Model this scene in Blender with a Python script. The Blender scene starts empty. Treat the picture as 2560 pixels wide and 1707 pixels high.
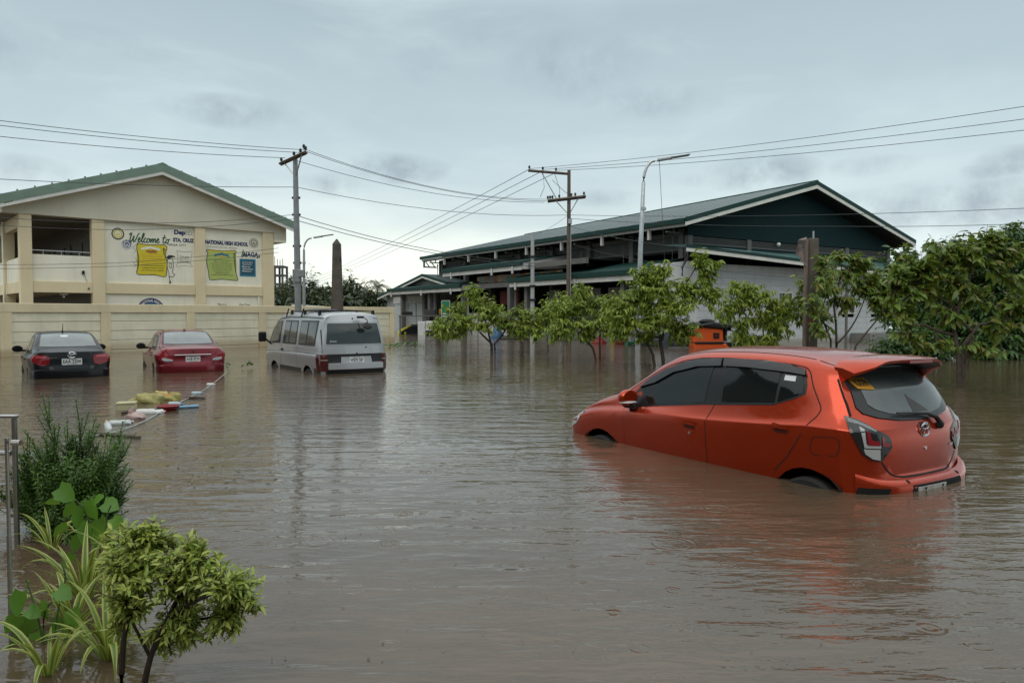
import bpy, bmesh, math, random
import numpy as np
from mathutils import Vector, Matrix, Euler
from mathutils.bvhtree import BVHTree
R = math.radians
rnd = random.Random(11)
scene = bpy.context.scene
COL = scene.collection

# ---------------------------------------------------------------- camera
PITCH = math.atan(67.5 / 1849.0)
cam_data = bpy.data.cameras.new('camera')
cam_data.sensor_width = 36.0
cam_data.lens = 36.0 * 1849.0 / 2560.0
cam_data.clip_end = 4000.0
cam_data.clip_start = 0.05
cam = bpy.data.objects.new('camera', cam_data)
COL.objects.link(cam)
cam.location = (0, 0, 1.45)
cam.rotation_euler = (R(90) - PITCH, 0, 0)
scene.camera = cam

# ---------------------------------------------------------------- sky and light
world = bpy.data.worlds.new('World')
scene.world = world
world.use_nodes = True
SUN_EL, SUN_AZ = R(52), R(205)      # soft sun lamp added behind the viewpoint to lift faces turned to it


def nd(nt, typ, **kw):
    n = nt.nodes.new(typ)
    for k, v in kw.items():
        setattr(n, k, v)
    return n


def setin(nt, sock, v):
    if isinstance(v, bpy.types.NodeSocket):
        nt.links.new(v, sock)
    else:
        sock.default_value = v


def mth(nt, op, a, b=None, c=None, clamp=False):
    n = nd(nt, 'ShaderNodeMath', operation=op)
    n.use_clamp = clamp
    setin(nt, n.inputs[0], a)
    if b is not None:
        setin(nt, n.inputs[1], b)
    if c is not None:
        setin(nt, n.inputs[2], c)
    return n.outputs[0]


def vmth(nt, op, a, b=None):
    n = nd(nt, 'ShaderNodeVectorMath', operation=op)
    setin(nt, n.inputs[0], a)
    if b is not None:
        setin(nt, n.inputs[1], b)
    return n.outputs['Value'] if op in ('DOT_PRODUCT', 'LENGTH', 'DISTANCE') else n.outputs[0]


def mixc(nt, fac, a, b, mode='MIX'):
    n = nd(nt, 'ShaderNodeMix', data_type='RGBA', blend_type=mode)
    setin(nt, n.inputs[0], fac)
    setin(nt, n.inputs[6], a)
    setin(nt, n.inputs[7], b)
    return n.outputs[2]


def ramp(nt, fac, stops, interp='LINEAR'):
    n = nd(nt, 'ShaderNodeValToRGB')
    n.color_ramp.interpolation = interp
    e = n.color_ramp.elements
    while len(e) < len(stops):
        e.new(0.5)
    for i, (p, c) in enumerate(stops):
        e[i].position = p
        e[i].color = c if len(c) == 4 else (*c, 1)
    setin(nt, n.inputs[0], fac)
    return n.outputs[0]


def noise(nt, vec, scale, detail=3, rough=.55, dist=0.0):
    n = nd(nt, 'ShaderNodeTexNoise')
    if vec is not None:
        nt.links.new(vec, n.inputs['Vector'])
    n.inputs['Scale'].default_value = scale
    n.inputs['Detail'].default_value = detail
    n.inputs['Roughness'].default_value = rough
    n.inputs['Distortion'].default_value = dist
    return n.outputs[0]


def build_world():
    nt = world.node_tree
    nt.nodes.clear()
    out = nd(nt, 'ShaderNodeOutputWorld')
    sky = nd(nt, 'ShaderNodeTexSky', sky_type='NISHITA')
    sky.sun_disc = False
    sky.sun_elevation = SUN_EL
    sky.sun_rotation = SUN_AZ
    sky.air_density = 1.5
    sky.dust_density = 3.0
    bg1 = nd(nt, 'ShaderNodeBackground')
    nt.links.new(sky.outputs[0], bg1.inputs[0])
    bg1.inputs[1].default_value = 0.05
    tc = nd(nt, 'ShaderNodeTexCoord')
    d = vmth(nt, 'NORMALIZE', tc.outputs['Generated'])
    sep = nd(nt, 'ShaderNodeSeparateXYZ')
    nt.links.new(d, sep.inputs[0])
    x, y, z = sep.outputs
    # overcast deck: pale at the horizon, slate higher up
    base = ramp(nt, z, [(0.0, (.76, .83, .775)), (.05, (.71, .80, .77)), (.12, (.535, .63, .645)),
                        (.22, (.41, .505, .54)), (.37, (.315, .40, .44)), (.54, (.74, .82, .84)), (.75, (1.12, 1.15, 1.13)), (1.0, (1.2, 1.22, 1.2))])
    # the bright gap low on the horizon, where the sun stands behind the deck
    g = vmth(nt, 'DOT_PRODUCT', d, Vector((-.20, .975, .075)).normalized())
    g1 = mth(nt, 'POWER', mth(nt, 'MAXIMUM', g, 0.0), 16.0)
    low = mth(nt, 'SUBTRACT', 1.0, mth(nt, 'MULTIPLY', z, 5.5), clamp=True)
    glow = mth(nt, 'MULTIPLY', g1, mth(nt, 'POWER', low, 1.5))
    base = mixc(nt, mth(nt, 'MULTIPLY', glow, .95, clamp=True), base, (.98, .96, .76, 1))
    # clouds on a flat deck overhead
    inv = mth(nt, 'DIVIDE', 1.0, mth(nt, 'ADD', mth(nt, 'ABSOLUTE', z), .09))
    pv = nd(nt, 'ShaderNodeCombineXYZ')
    nt.links.new(mth(nt, 'MULTIPLY', x, inv), pv.inputs[0])
    nt.links.new(mth(nt, 'MULTIPLY', y, inv), pv.inputs[1])
    p = pv.outputs[0]
    mpl = nd(nt, 'ShaderNodeMapping')
    nt.links.new(d, mpl.inputs[0])
    mpl.inputs['Scale'].default_value = (3.2, 3.2, 11.0)
    layer = noise(nt, mpl.outputs[0], 1.0, 7, .58, .4)
    base = mixc(nt, mth(nt, 'MULTIPLY', mth(nt, 'SUBTRACT', layer, .46, clamp=True), 1.5, clamp=True), base, (.33, .42, .465, 1))
    base = mixc(nt, mth(nt, 'MULTIPLY', mth(nt, 'SUBTRACT', .46, layer, clamp=True), 1.2, clamp=True), base, (.66, .76, .78, 1))
    broad = noise(nt, p, .55, 4, .5)
    base = mixc(nt, mth(nt, 'MULTIPLY', mth(nt, 'SUBTRACT', broad, .40, clamp=True), .9, clamp=True), base, (.38, .46, .51, 1))
    light = noise(nt, p, .9, 5, .55, .3)
    base = mixc(nt, mth(nt, 'MULTIPLY', mth(nt, 'SUBTRACT', light, .50, clamp=True), .9, clamp=True), base, (.70, .79, .80, 1))
    # torn dark scraps of low cloud, each with its own place in the sky
    frag = noise(nt, d, 15.0, 7, .6, .15)
    tot = None
    for (cx, cy, cz, sx, sz, amt) in CLOUDS:
        c = Vector((cx, cy, cz)).normalized()
        rx = mth(nt, 'DIVIDE', mth(nt, 'SUBTRACT', x, c.x), sx)
        rz = mth(nt, 'DIVIDE', mth(nt, 'SUBTRACT', z, c.z), sz)
        q = mth(nt, 'ADD', mth(nt, 'MULTIPLY', rx, rx), mth(nt, 'MULTIPLY', rz, rz))
        f = mth(nt, 'SUBTRACT', 1.0, q, clamp=True)
        f = mth(nt, 'MULTIPLY', mth(nt, 'MULTIPLY', f, mth(nt, 'SUBTRACT', frag, .40, clamp=True)), 5.2 * amt, clamp=True)
        tot = f if tot is None else mth(nt, 'MAXIMUM', tot, f)
    tot = mth(nt, 'MULTIPLY', tot, mth(nt, 'GREATER_THAN', y, 0.0))
    base = mixc(nt, mth(nt, 'MULTIPLY', tot, .9), base, (.29, .35, .395, 1))
    bg2 = nd(nt, 'ShaderNodeBackground')
    nt.links.new(base, bg2.inputs[0])
    bg2.inputs[1].default_value = 0.98
    mx = nd(nt, 'ShaderNodeMixShader')
    mx.inputs[0].default_value = 0.95
    nt.links.new(bg1.outputs[0], mx.inputs[1])
    nt.links.new(bg2.outputs[0], mx.inputs[2])
    nt.links.new(mx.outputs[0], out.inputs[0])


def pxdir(px, py):
    # direction of a picture point (2352-wide coordinates); used only to place clouds where the sky has them
    f = 1849 / 1.08844
    u = (px - 1176) / f
    v = -(py - 784.2) / f
    return (u, math.cos(PITCH) + v * math.sin(PITCH), -math.sin(PITCH) + v * math.cos(PITCH))


CLOUDS = [(*pxdir(1320, 150), .10, .045, .8), (*pxdir(985, 145), .045, .03, .5), (*pxdir(1490, 235), .09, .022, .75),
          (*pxdir(540, 258), .09, .022, .8), (*pxdir(910, 388), .075, .022, .95), (*pxdir(770, 425), .05, .018, .7),
          (*pxdir(1745, 398), .075, .026, .95), (*pxdir(2230, 470), .20, .035, .8), (*pxdir(2000, 382), .05, .014, .5),
          (*pxdir(1390, 455), .05, .014, .55), (*pxdir(2340, 370), .04, .02, .8), (*pxdir(2265, 395), .03, .012, .7),
          (*pxdir(525, 418), .05, .012, .6), (*pxdir(30, 390), .06, .02, .6), (*pxdir(10, 125), .06, .03, .5),
          (*pxdir(200, 95), .09, .02, .3), (*pxdir(1640, 410), .06, .012, .5), (*pxdir(1100, 95), .06, .02, .5)]
build_world()

sun_data = bpy.data.lights.new('sun', 'SUN')
sun_data.energy = 0.7
sun_data.angle = R(45)
sun_data.color = (1.0, .95, .86)
sun = bpy.data.objects.new('sun', sun_data)
COL.objects.link(sun)
sdir = Vector((math.sin(SUN_AZ) * math.cos(SUN_EL), math.cos(SUN_AZ) * math.cos(SUN_EL), math.sin(SUN_EL)))
sun.rotation_euler = sdir.to_track_quat('Z', 'Y').to_euler()

scene.view_settings.view_transform = 'Standard'
scene.view_settings.look = 'None'
scene.view_settings.gamma = 1.0
scene.view_settings.exposure = 0.52
scene.view_settings.use_curve_mapping = False
scene.render.engine = 'CYCLES'
scene.cycles.max_bounces = 8
scene.cycles.transparent_max_bounces = 8
scene.cycles.use_denoising = True


# ---------------------------------------------------------------- helpers
def at(px, py, Y):
    """world point seen at (px,py) of the 2352-wide photograph at world depth Y"""
    d = Vector(pxdir(px, py))
    return Vector((0, 0, 1.45)) + d * (Y / d.y)


def onwater(px, py, z=0.0):
    d = Vector(pxdir(px, py))
    return Vector((0, 0, 1.45)) + d * ((z - 1.45) / d.z)


def tag(o, label=None, cat=None, group=None, kind=None):
    if label: o['label'] = label
    if cat: o['category'] = cat
    if group: o['group'] = group
    if kind: o['kind'] = kind
    return o


def thing(name, label, cat, loc=(0, 0, 0), rotz=0.0, group=None):
    o = bpy.data.objects.new(name, None)
    o.empty_display_size = .2
    COL.objects.link(o)
    o.location = loc
    o.rotation_euler = (0, 0, rotz)
    return tag(o, label, cat, group)


def link(name, me, parent=None):
    o = bpy.data.objects.new(name, me)
    COL.objects.link(o)
    if parent is not None:
        o.parent = parent
    return o


class MB:
    def __init__(s):
        s.bm = bmesh.new()

    def box(s, c, d, rot=None):
        m = Matrix.Translation(c)
        if rot is not None:
            m = m @ (rot if isinstance(rot, Matrix) else Euler(rot).to_matrix().to_4x4())
        m = m @ Matrix.Diagonal((d[0], d[1], d[2], 1))
        bmesh.ops.create_cube(s.bm, size=1.0, matrix=m)
        return s

    def box2(s, lo, hi):
        lo, hi = Vector(lo), Vector(hi)
        return s.box((lo + hi) / 2, hi - lo)

    def poly(s, pts):
        f = s.bm.faces.new([s.bm.verts.new(p) for p in pts])
        return f

    def prism(s, pts2, axis, a, b):
        """polygon in the plane across 'axis' (x: (y,z), y: (x,z), z: (x,y)) extruded from a to b"""
        def P(p, t):
            return {'x': (t, p[0], p[1]), 'y': (p[0], t, p[1]), 'z': (p[0], p[1], t)}[axis]
        A = [s.bm.verts.new(P(p, a)) for p in pts2]
        B = [s.bm.verts.new(P(p, b)) for p in pts2]
        n = len(A)
        fs = [s.bm.faces.new(A), s.bm.faces.new(B[::-1])]
        for i in range(n):
            fs.append(s.bm.faces.new((A[i], B[i], B[(i + 1) % n], A[(i + 1) % n])))
        bmesh.ops.recalc_face_normals(s.bm, faces=fs)
        return s

    def tube(s, pts, r, n=8, cap=True):
        pts = [Vector(p) for p in pts]
        rs = r if isinstance(r, (list, tuple)) else [r] * len(pts)
        rings = []
        up = Vector((0, 0, 1))
        for i, p in enumerate(pts):
            t = (pts[min(i + 1, len(pts) - 1)] - pts[max(i - 1, 0)])
            if t.length < 1e-9: t = Vector((0, 0, 1))
            t.normalize()
            a = t.cross(up)
            if a.length < .05: a = t.cross(Vector((1, 0, 0)))
            a.normalize()
            b = t.cross(a)
            rings.append([s.bm.verts.new(p + (a * math.cos(6.28318 * k / n) + b * math.sin(6.28318 * k / n)) * rs[i]) for k in range(n)])
        for i in range(len(rings) - 1):
            for k in range(n):
                s.bm.faces.new((rings[i][k], rings[i][(k + 1) % n], rings[i + 1][(k + 1) % n], rings[i + 1][k]))
        if cap and n > 2:
            s.bm.faces.new(rings[0][::-1]); s.bm.faces.new(rings[-1])
        return s

    def cyl(s, p0, p1, r0, r1=None, n=12):
        return s.tube([p0, p1], [r0, r0 if r1 is None else r1], n)

    def ball(s, c, r, seg=10, rot=None):
        r = (r, r, r) if not isinstance(r, (tuple, list)) else r
        m = Matrix.Translation(c)
        if rot is not None: m = m @ Euler(rot).to_matrix().to_4x4()
        m = m @ Matrix.Diagonal((*r, 1))
        bmesh.ops.create_uvsphere(s.bm, u_segments=seg, v_segments=max(5, seg * 2 // 3), radius=1, matrix=m)
        return s

    def lathe(s, prof, n=12, c=(0, 0, 0), rot=None):
        m = Matrix.Translation(c) @ (Euler(rot).to_matrix().to_4x4() if rot else Matrix())
        rings = [[s.bm.verts.new(m @ Vector((r * math.cos(6.28318 * k / n), r * math.sin(6.28318 * k / n), z))) for k in range(n)] for r, z in prof]
        for i in range(len(rings) - 1):
            for k in range(n):
                s.bm.faces.new((rings[i][k], rings[i][(k + 1) % n], rings[i + 1][(k + 1) % n], rings[i + 1][k]))
        s.bm.faces.new(rings[0][::-1]); s.bm.faces.new(rings[-1])
        return s

    def jitter(s, amt, seed=1, scale=1.0):
        r = random.Random(seed)
        for v in s.bm.verts:
            v.co += Vector((r.uniform(-1, 1), r.uniform(-1, 1), r.uniform(-1, 1))) * amt
        return s

    def mesh(s, name, mats, smooth=False, bevel=0.0, angle=30):
        if bevel:
            es = [e for e in s.bm.edges if len(e.link_faces) == 2 and e.calc_face_angle(0) > R(25)]
            bmesh.ops.bevel(s.bm, geom=es, offset=bevel, segments=1, affect='EDGES')
        me = bpy.data.meshes.new(name)
        s.bm.to_mesh(me)
        s.bm.free()
        for m in (mats if isinstance(mats, (list, tuple)) else [mats]):
            me.materials.append(m)
        if smooth or bevel:
            me.shade_smooth()
            me.set_sharp_from_angle(angle=R(angle))
        return me

    def build(s, name, mats, parent=None, smooth=False, bevel=0.0, angle=30, label=None):
        o = link(name, s.mesh(name, mats, smooth, bevel, angle), parent)
        if label: o['label'] = label
        return o


# ---------------------------------------------------------------- materials
_M = {}


def mat(name, col=(.5, .5, .5), rough=.6, metal=0.0, var=.12, scale=2.0, bump=0.0, bscale=30.0, coat=0.0, spec=.32,
        streak=0.0, wet=None, space='world', col2=None, spots=None):
    """principled surface with noise-driven wear; 'wet' darkens the band the flood has soaked"""
    if name in _M: return _M[name]
    m = bpy.data.materials.new(name)
    m.use_nodes = True
    nt = m.node_tree
    b = nt.nodes['Principled BSDF']
    if space == 'world':
        pos = nd(nt, 'ShaderNodeNewGeometry').outputs['Position']
    else:
        pos = nd(nt, 'ShaderNodeTexCoord').outputs['Object']
    c = (*col, 1)
    n1 = noise(nt, pos, scale, 5, .6)
    hi = tuple(min(1, v * (1 + var)) for v in col) if col2 is None else col2
    lo = tuple(v * (1 - var) for v in col) if col2 is None else col
    cc = mixc(nt, ramp(nt, n1, [(.3, (0, 0, 0)), (.7, (1, 1, 1))]), (*lo, 1), (*hi, 1))
    if streak:
        mp = nd(nt, 'ShaderNodeMapping')
        nt.links.new(pos, mp.inputs[0])
        mp.inputs['Scale'].default_value = (5, 5, .35)
        s = noise(nt, mp.outputs[0], 1.0, 5, .65)
        cc = mixc(nt, mth(nt, 'MULTIPLY', mth(nt, 'SUBTRACT', s, .5, clamp=True), streak * 3, clamp=True), cc, (*[v * .45 for v in col], 1))
    if spots:
        s = noise(nt, pos, spots[0], 4, .7)
        cc = mixc(nt, mth(nt, 'MULTIPLY', mth(nt, 'SUBTRACT', s, spots[1], clamp=True), 12, clamp=True), cc, (*spots[2], 1))
    rg = mth(nt, 'ADD', mth(nt, 'MULTIPLY', n1, .2), rough - .1)
    if wet:
        geo = nd(nt, 'ShaderNodeNewGeometry')
        sp = nd(nt, 'ShaderNodeSeparateXYZ')
        nt.links.new(geo.outputs['Position'], sp.inputs[0])
        zz = mth(nt, 'ADD', sp.outputs[2], mth(nt, 'MULTIPLY', mth(nt, 'SUBTRACT', noise(nt, geo.outputs['Position'], 1.3, 4), .5), .25))
        w = mth(nt, 'SUBTRACT', 1.0, mth(nt, 'DIVIDE', mth(nt, 'SUBTRACT', zz, wet * .55), wet * .5), clamp=True)
        cc = mixc(nt, mth(nt, 'MULTIPLY', w, .75), cc, (*[v * k for v, k in zip(col, (.62, .55, .45))], 1))
    nt.links.new(cc, b.inputs['Base Color'])
    nt.links.new(rg, b.inputs['Roughness'])
    b.inputs['Metallic'].default_value = metal
    b.inputs['Specular IOR Level'].default_value = spec
    b.inputs['Coat Weight'].default_value = coat
    b.inputs['Coat Roughness'].default_value = .06
    if bump:
        bp = nd(nt, 'ShaderNodeBump')
        bp.inputs['Strength'].default_value = 1
        bp.inputs['Distance'].default_value = bump
        nt.links.new(noise(nt, pos, bscale, 4, .6), bp.inputs['Height'])
        nt.links.new(bp.outputs[0], b.inputs['Normal'])
    _M[name] = m
    return m


def leafmat(name, cols, rough=.42, trans=.35, spots=None):
    """foliage: hue differs from leaf to leaf, light comes through the blade"""
    m = bpy.data.materials.new(name)
    m.use_nodes = True
    nt = m.node_tree
    b = nt.nodes['Principled BSDF']
    out = nt.nodes['Material Output']
    g = nd(nt, 'ShaderNodeNewGeometry')
    oi = nd(nt, 'ShaderNodeObjectInfo')
    f = mth(nt, 'FRACT', mth(nt, 'ADD', g.outputs['Random Per Island'], mth(nt, 'MULTIPLY', oi.outputs['Random'], 7.31)))
    k = len(cols) - 1
    c = ramp(nt, f, [(i / k, cc) for i, cc in enumerate(cols)])
    nz = noise(nt, g.outputs['Position'], 14, 3)
    c = mixc(nt, mth(nt, 'MULTIPLY', nz, .22), c, (*[v * .6 for v in cols[0]], 1))
    nt.links.new(c, b.inputs['Base Color'])
    b.inputs['Roughness'].default_value = rough
    b.inputs['Specular IOR Level'].default_value = .45
    t = nd(nt, 'ShaderNodeBsdfTranslucent')
    tcol = mixc(nt, .5, c, (.22, .30, .03, 1))
    nt.links.new(tcol, t.inputs[0])
    mx = nd(nt, 'ShaderNodeMixShader')
    mx.inputs[0].default_value = trans
    nt.links.new(b.outputs[0], mx.inputs[1])
    nt.links.new(t.outputs[0], mx.inputs[2])
    nt.links.new(mx.outputs[0], out.inputs[0])
    return m


def paint(name, col, metal=.4, rough=.32, drops=True, dirt=.25, coat=.8):
    """wet car paint: flake base under a clear coat, rain beads and thin dirt"""
    m = bpy.data.materials.new(name)
    m.use_nodes = True
    nt = m.node_tree
    b = nt.nodes['Principled BSDF']
    tc = nd(nt, 'ShaderNodeTexCoord').outputs['Object']
    fl = noise(nt, tc, 900, 1)
    c = mixc(nt, mth(nt, 'MULTIPLY', fl, .5), (*col, 1), (*[min(1, v * 1.5 + .01) for v in col], 1))
    dn = noise(nt, tc, 2.3, 6, .65)
    sp = nd(nt, 'ShaderNodeSeparateXYZ')
    nt.links.new(tc, sp.inputs[0])
    c = mixc(nt, mth(nt, 'MULTIPLY', mth(nt, 'SUBTRACT', dn, .5, clamp=True), dirt * 2, clamp=True), c, (.16, .125, .09, 1))
    nt.links.new(c, b.inputs['Base Color'])
    b.inputs['Metallic'].default_value = metal
    nt.links.new(mth(nt, 'ADD', mth(nt, 'MULTIPLY', dn, .18), rough - .08), b.inputs['Roughness'])
    b.inputs['Coat Weight'].default_value = coat
    b.inputs['Specular IOR Level'].default_value = .2
    nt.links.new(mth(nt, 'ADD', mth(nt, 'MULTIPLY', mth(nt, 'SUBTRACT', dn, .42, clamp=True), .7), .03), b.inputs['Coat Roughness'])
    if drops:
        v = nd(nt, 'ShaderNodeTexVoronoi')
        nt.links.new(tc, v.inputs['Vector'])
        v.inputs['Scale'].default_value = 62
        gate = mth(nt, 'GREATER_THAN', noise(nt, tc, 30, 2), .52)
        hgt = mth(nt, 'MULTIPLY', mth(nt, 'SUBTRACT', .34, v.outputs['Distance'], clamp=True), gate)
        bp = nd(nt, 'ShaderNodeBump')
        bp.inputs['Distance'].default_value = .005
        nt.links.new(hgt, bp.inputs['Height'])
        nt.links.new(bp.outputs[0], b.inputs['Coat Normal'])
    return m


def glassmat(name, tint=(.012, .014, .015), rough=.03, drops=0.0, haze=0.0, spec=.62):
    """tinted pane: dark body, mirror-like surface, optional rain film"""
    m = bpy.data.materials.new(name)
    m.use_nodes = True
    nt = m.node_tree
    b = nt.nodes['Principled BSDF']
    tc = nd(nt, 'ShaderNodeTexCoord').outputs['Object']
    n1 = noise(nt, tc, 3.0, 4)
    c = mixc(nt, n1, (*tint, 1), (*[v * 1.8 + haze for v in tint], 1))
    nt.links.new(c, b.inputs['Base Color'])
    b.inputs['Specular IOR Level'].default_value = spec
    nt.links.new(mth(nt, 'ADD', mth(nt, 'MULTIPLY', n1, .05), rough), b.inputs['Roughness'])
    if drops:
        mp = nd(nt, 'ShaderNodeMapping')
        nt.links.new(tc, mp.inputs[0])
        mp.inputs['Scale'].default_value = (1, 1, .35)
        bp = nd(nt, 'ShaderNodeBump')
        bp.inputs['Distance'].default_value = drops
        nt.links.new(noise(nt, mp.outputs[0], 55, 3, .6, .6), bp.inputs['Height'])
        nt.links.new(bp.outputs[0], b.inputs['Normal'])
    return m


def flat(name, col, rough=.55, metal=0.0, spec=.5):
    return mat(name, col, rough, metal, var=.05, scale=6, spec=spec)


# ---------------------------------------------------------------- lettering
_txt = {}


def text_mesh(s, bold=0.0, shear=0.0, depth=0.0):
    key = (s, bold, shear, depth)
    if key in _txt: return _txt[key]
    cu = bpy.data.curves.new('lettering', 'FONT')
    cu.body = s
    cu.size = 1.0
    cu.resolution_u = 2
    cu.offset = bold
    cu.shear = shear
    cu.extrude = depth
    o = bpy.data.objects.new('lettering', cu)
    COL.objects.link(o)
    dg = bpy.context.evaluated_depsgraph_get()
    me = bpy.data.meshes.new_from_object(o.evaluated_get(dg))
    bpy.data.objects.remove(o)
    bpy.data.curves.remove(cu)
    co = [v.co.copy() for v in me.vertices]
    fs = [tuple(p.vertices) for p in me.polygons]
    bpy.data.meshes.remove(me)
    x0 = min(c.x for c in co); x1 = max(c.x for c in co)
    y0 = min(c.y for c in co); y1 = max(c.y for c in co)
    _txt[key] = (co, fs, x0, x1, y0, y1)
    return _txt[key]


def text(name, s, M4, w, h, material, parent=None, bold=.012, shear=0.0, arc=None):
    """lettering filling w x h, its left bottom corner at the origin of frame M4 (text in the frame's XY plane)"""
    co, fs, x0, x1, y0, y1 = text_mesh(s, bold, shear)
    me = bpy.data.meshes.new(name)
    vs = []
    for c in co:
        u = (c.x - x0) / (x1 - x0); v = (c.y - y0) / (y1 - y0)
        if arc:
            r0, a0, a1 = arc
            a = a0 + (a1 - a0) * u
            rr = r0 + h * v
            p = Vector((math.cos(a) * rr, math.sin(a) * rr, 0))
        else:
            p = Vector((u * w, v * h, 0))
        vs.append(M4 @ p)
    me.from_pydata(vs, [], fs)
    me.materials.append(material)
    return link(name, me, parent)


def frame(o, xd, yd):
    """4x4 with origin o, X along xd, Y along yd"""
    xd = Vector(xd).normalized(); yd = Vector(yd).normalized()
    zd = xd.cross(yd)
    return Matrix(((xd.x, yd.x, zd.x, o[0]), (xd.y, yd.y, zd.y, o[1]), (xd.z, yd.z, zd.z, o[2]), (0, 0, 0, 1)))


def facing(x, y, z):
    """frame on a wall whose outside looks along local -y"""
    return frame((x, y, z), (1, 0, 0), (0, 0, 1))
# ================================================================ the setting: water
def water_material():
    m = bpy.data.materials.new('flood_water')
    m.use_nodes = True
    nt = m.node_tree
    b = nt.nodes['Principled BSDF']
    pos = nd(nt, 'ShaderNodeNewGeometry').outputs['Position']

    def mapped(sc, rot=0.0):
        mp = nd(nt, 'ShaderNodeMapping')
        nt.links.new(pos, mp.inputs[0])
        mp.inputs['Scale'].default_value = sc
        mp.inputs['Rotation'].default_value = (0, 0, rot)
        return mp.outputs[0]
    silt = noise(nt, mapped((.35, .5, 1)), 1.0, 4, .6)
    c = mixc(nt, ramp(nt, silt, [(.3, (0, 0, 0)), (.7, (1, 1, 1))]), (.072, .051, .032, 1), (.108, .078, .051, 1))
    nt.links.new(c, b.inputs['Base Color'])
    b.inputs['IOR'].default_value = 1.52
    b.inputs['Specular IOR Level'].default_value = .5
    nt.links.new(mth(nt, 'ADD', mth(nt, 'MULTIPLY', mth(nt, 'SUBTRACT', noise(nt, mapped((.22, .9, 1), .2), 1.0, 5, .65), .45, clamp=True), .35), .025), b.inputs['Roughness'])
    # wind ripples lie across the view, ruffled in patches
    patch_ = ramp(nt, noise(nt, mapped((.16, .28, 1), .15), 1.0, 3, .5), [(.36, (.12,) * 3), (.64, (1.15,) * 3)])
    w1 = mth(nt, 'SUBTRACT', noise(nt, mapped((.75, 2.5, 1), R(-9)), 1.6, 3, .5, .35), .5)
    w2 = mth(nt, 'SUBTRACT', noise(nt, mapped((2.6, 7.0, 1), R(13)), 1.7, 3, .55, .3), .5)
    w3 = mth(nt, 'SUBTRACT', noise(nt, mapped((14, 22, 1), R(5)), 1.5, 2, .5), .5)
    h = mth(nt, 'ADD', mth(nt, 'MULTIPLY', w1, WAVE[0]), mth(nt, 'MULTIPLY', mth(nt, 'MULTIPLY', w2, patch_), WAVE[1]))
    h = mth(nt, 'ADD', h, mth(nt, 'MULTIPLY', mth(nt, 'MULTIPLY', w3, patch_), WAVE[2]))

    def rings(cell, rmax, k, amp, seedshift, dens):
        v = nd(nt, 'ShaderNodeTexVoronoi', voronoi_dimensions='2D')
        mp = nd(nt, 'ShaderNodeMapping')
        nt.links.new(pos, mp.inputs[0])
        mp.inputs['Location'].default_value = seedshift
        nt.links.new(mp.outputs[0], v.inputs['Vector'])
        v.inputs['Scale'].default_value = 1.0 / cell
        d = mth(nt, 'MULTIPLY', v.outputs['Distance'], cell)
        cs = nd(nt, 'ShaderNodeSeparateColor')
        nt.links.new(v.outputs['Color'], cs.inputs[0])
        rr = mth(nt, 'MULTIPLY', cs.outputs[0], rmax)
        e = mth(nt, 'DIVIDE', mth(nt, 'SUBTRACT', d, rr), rmax * .22)
        env = mth(nt, 'EXPONENT', mth(nt, 'MULTIPLY', mth(nt, 'MULTIPLY', e, e), -1.0))
        wv = mth(nt, 'SINE', mth(nt, 'MULTIPLY', mth(nt, 'SUBTRACT', d, rr), k))
        fade = mth(nt, 'SUBTRACT', 1.15, cs.outputs[0])
        on = mth(nt, 'LESS_THAN', cs.outputs[1], dens)
        a = mth(nt, 'MULTIPLY', mth(nt, 'MULTIPLY', wv, env), mth(nt, 'MULTIPLY', fade, on))
        return mth(nt, 'MULTIPLY', a, amp)
    h = mth(nt, 'ADD', h, rings(.70, .15, 130, .0028, (3.1, 1.7, 0), .5))
    h = mth(nt, 'ADD', h, rings(.36, .08, 230, .0015, (8.3, 5.2, 0), .45))
    bp = nd(nt, 'ShaderNodeBump')
    bp.inputs['Strength'].default_value = 1.0
    bp.inputs['Distance'].default_value = 1.0
    nt.links.new(h, bp.inputs['Height'])
    nt.links.new(bp.outputs[0], b.inputs['Normal'])
    return m


WAVE = (.020, .0085, .0012)
wb = MB()
wb.poly([(-900, -30, 0), (900, -30, 0), (900, 1500, 0), (-900, 1500, 0)])
tag(wb.build('flood_water', water_material()), 'brown rippled flood water pitted by rain across the whole street', kind='structure')
gb = MB()
gb.poly([(-900, -30, -.75), (900, -30, -.75), (900, 1500, -.75), (-900, 1500, -.75)])
tag(gb.build('ground', mat('mud', (.09, .07, .05), .9, bump=.01)), 'drowned street under the brown water', kind='structure')

# ================================================================ materials of the place
cream = mat('cream_paint', (.78, .74, .61), .75, var=.09, scale=.8, bump=.002, bscale=40, streak=.22)
ochre = mat('ochre_paint', (.68, .575, .38), .75, var=.06, scale=.8, bump=.002, bscale=40, streak=.08, wet=.25)
ochre_wall = mat('ochre_wall_paint', (.70, .60, .40), .75, var=.1, scale=.9, bump=.002, bscale=40, streak=.25, wet=.3)
plank_cream = mat('cream_plank_paint', (.75, .70, .54), .75, var=.10, scale=1.2, bump=.003, bscale=25, streak=.25, wet=.42)
gable_cream = mat('shaded_gable_paint', (.58, .54, .43), .8, var=.06, scale=.6, bump=.002, streak=.1)  # greyer than the panels, with the overhang's shade put into the colour
roof_green = mat('pale_green_roofing', (.165, .235, .185), .55, var=.12, scale=1.5, streak=.15)
trim_white = mat('weathered_white_trim', (.62, .61, .56), .7, var=.1, scale=2, streak=.2)
rust = mat('rust', (.09, .035, .018), .9, var=.4, scale=12)
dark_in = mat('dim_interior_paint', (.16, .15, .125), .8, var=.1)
steel = mat('galvanised_steel', (.42, .44, .45), .42, .75, var=.12, scale=6)
black_plastic = mat('black_plastic', (.012, .012, .013), .45, var=.2, scale=20)
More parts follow.
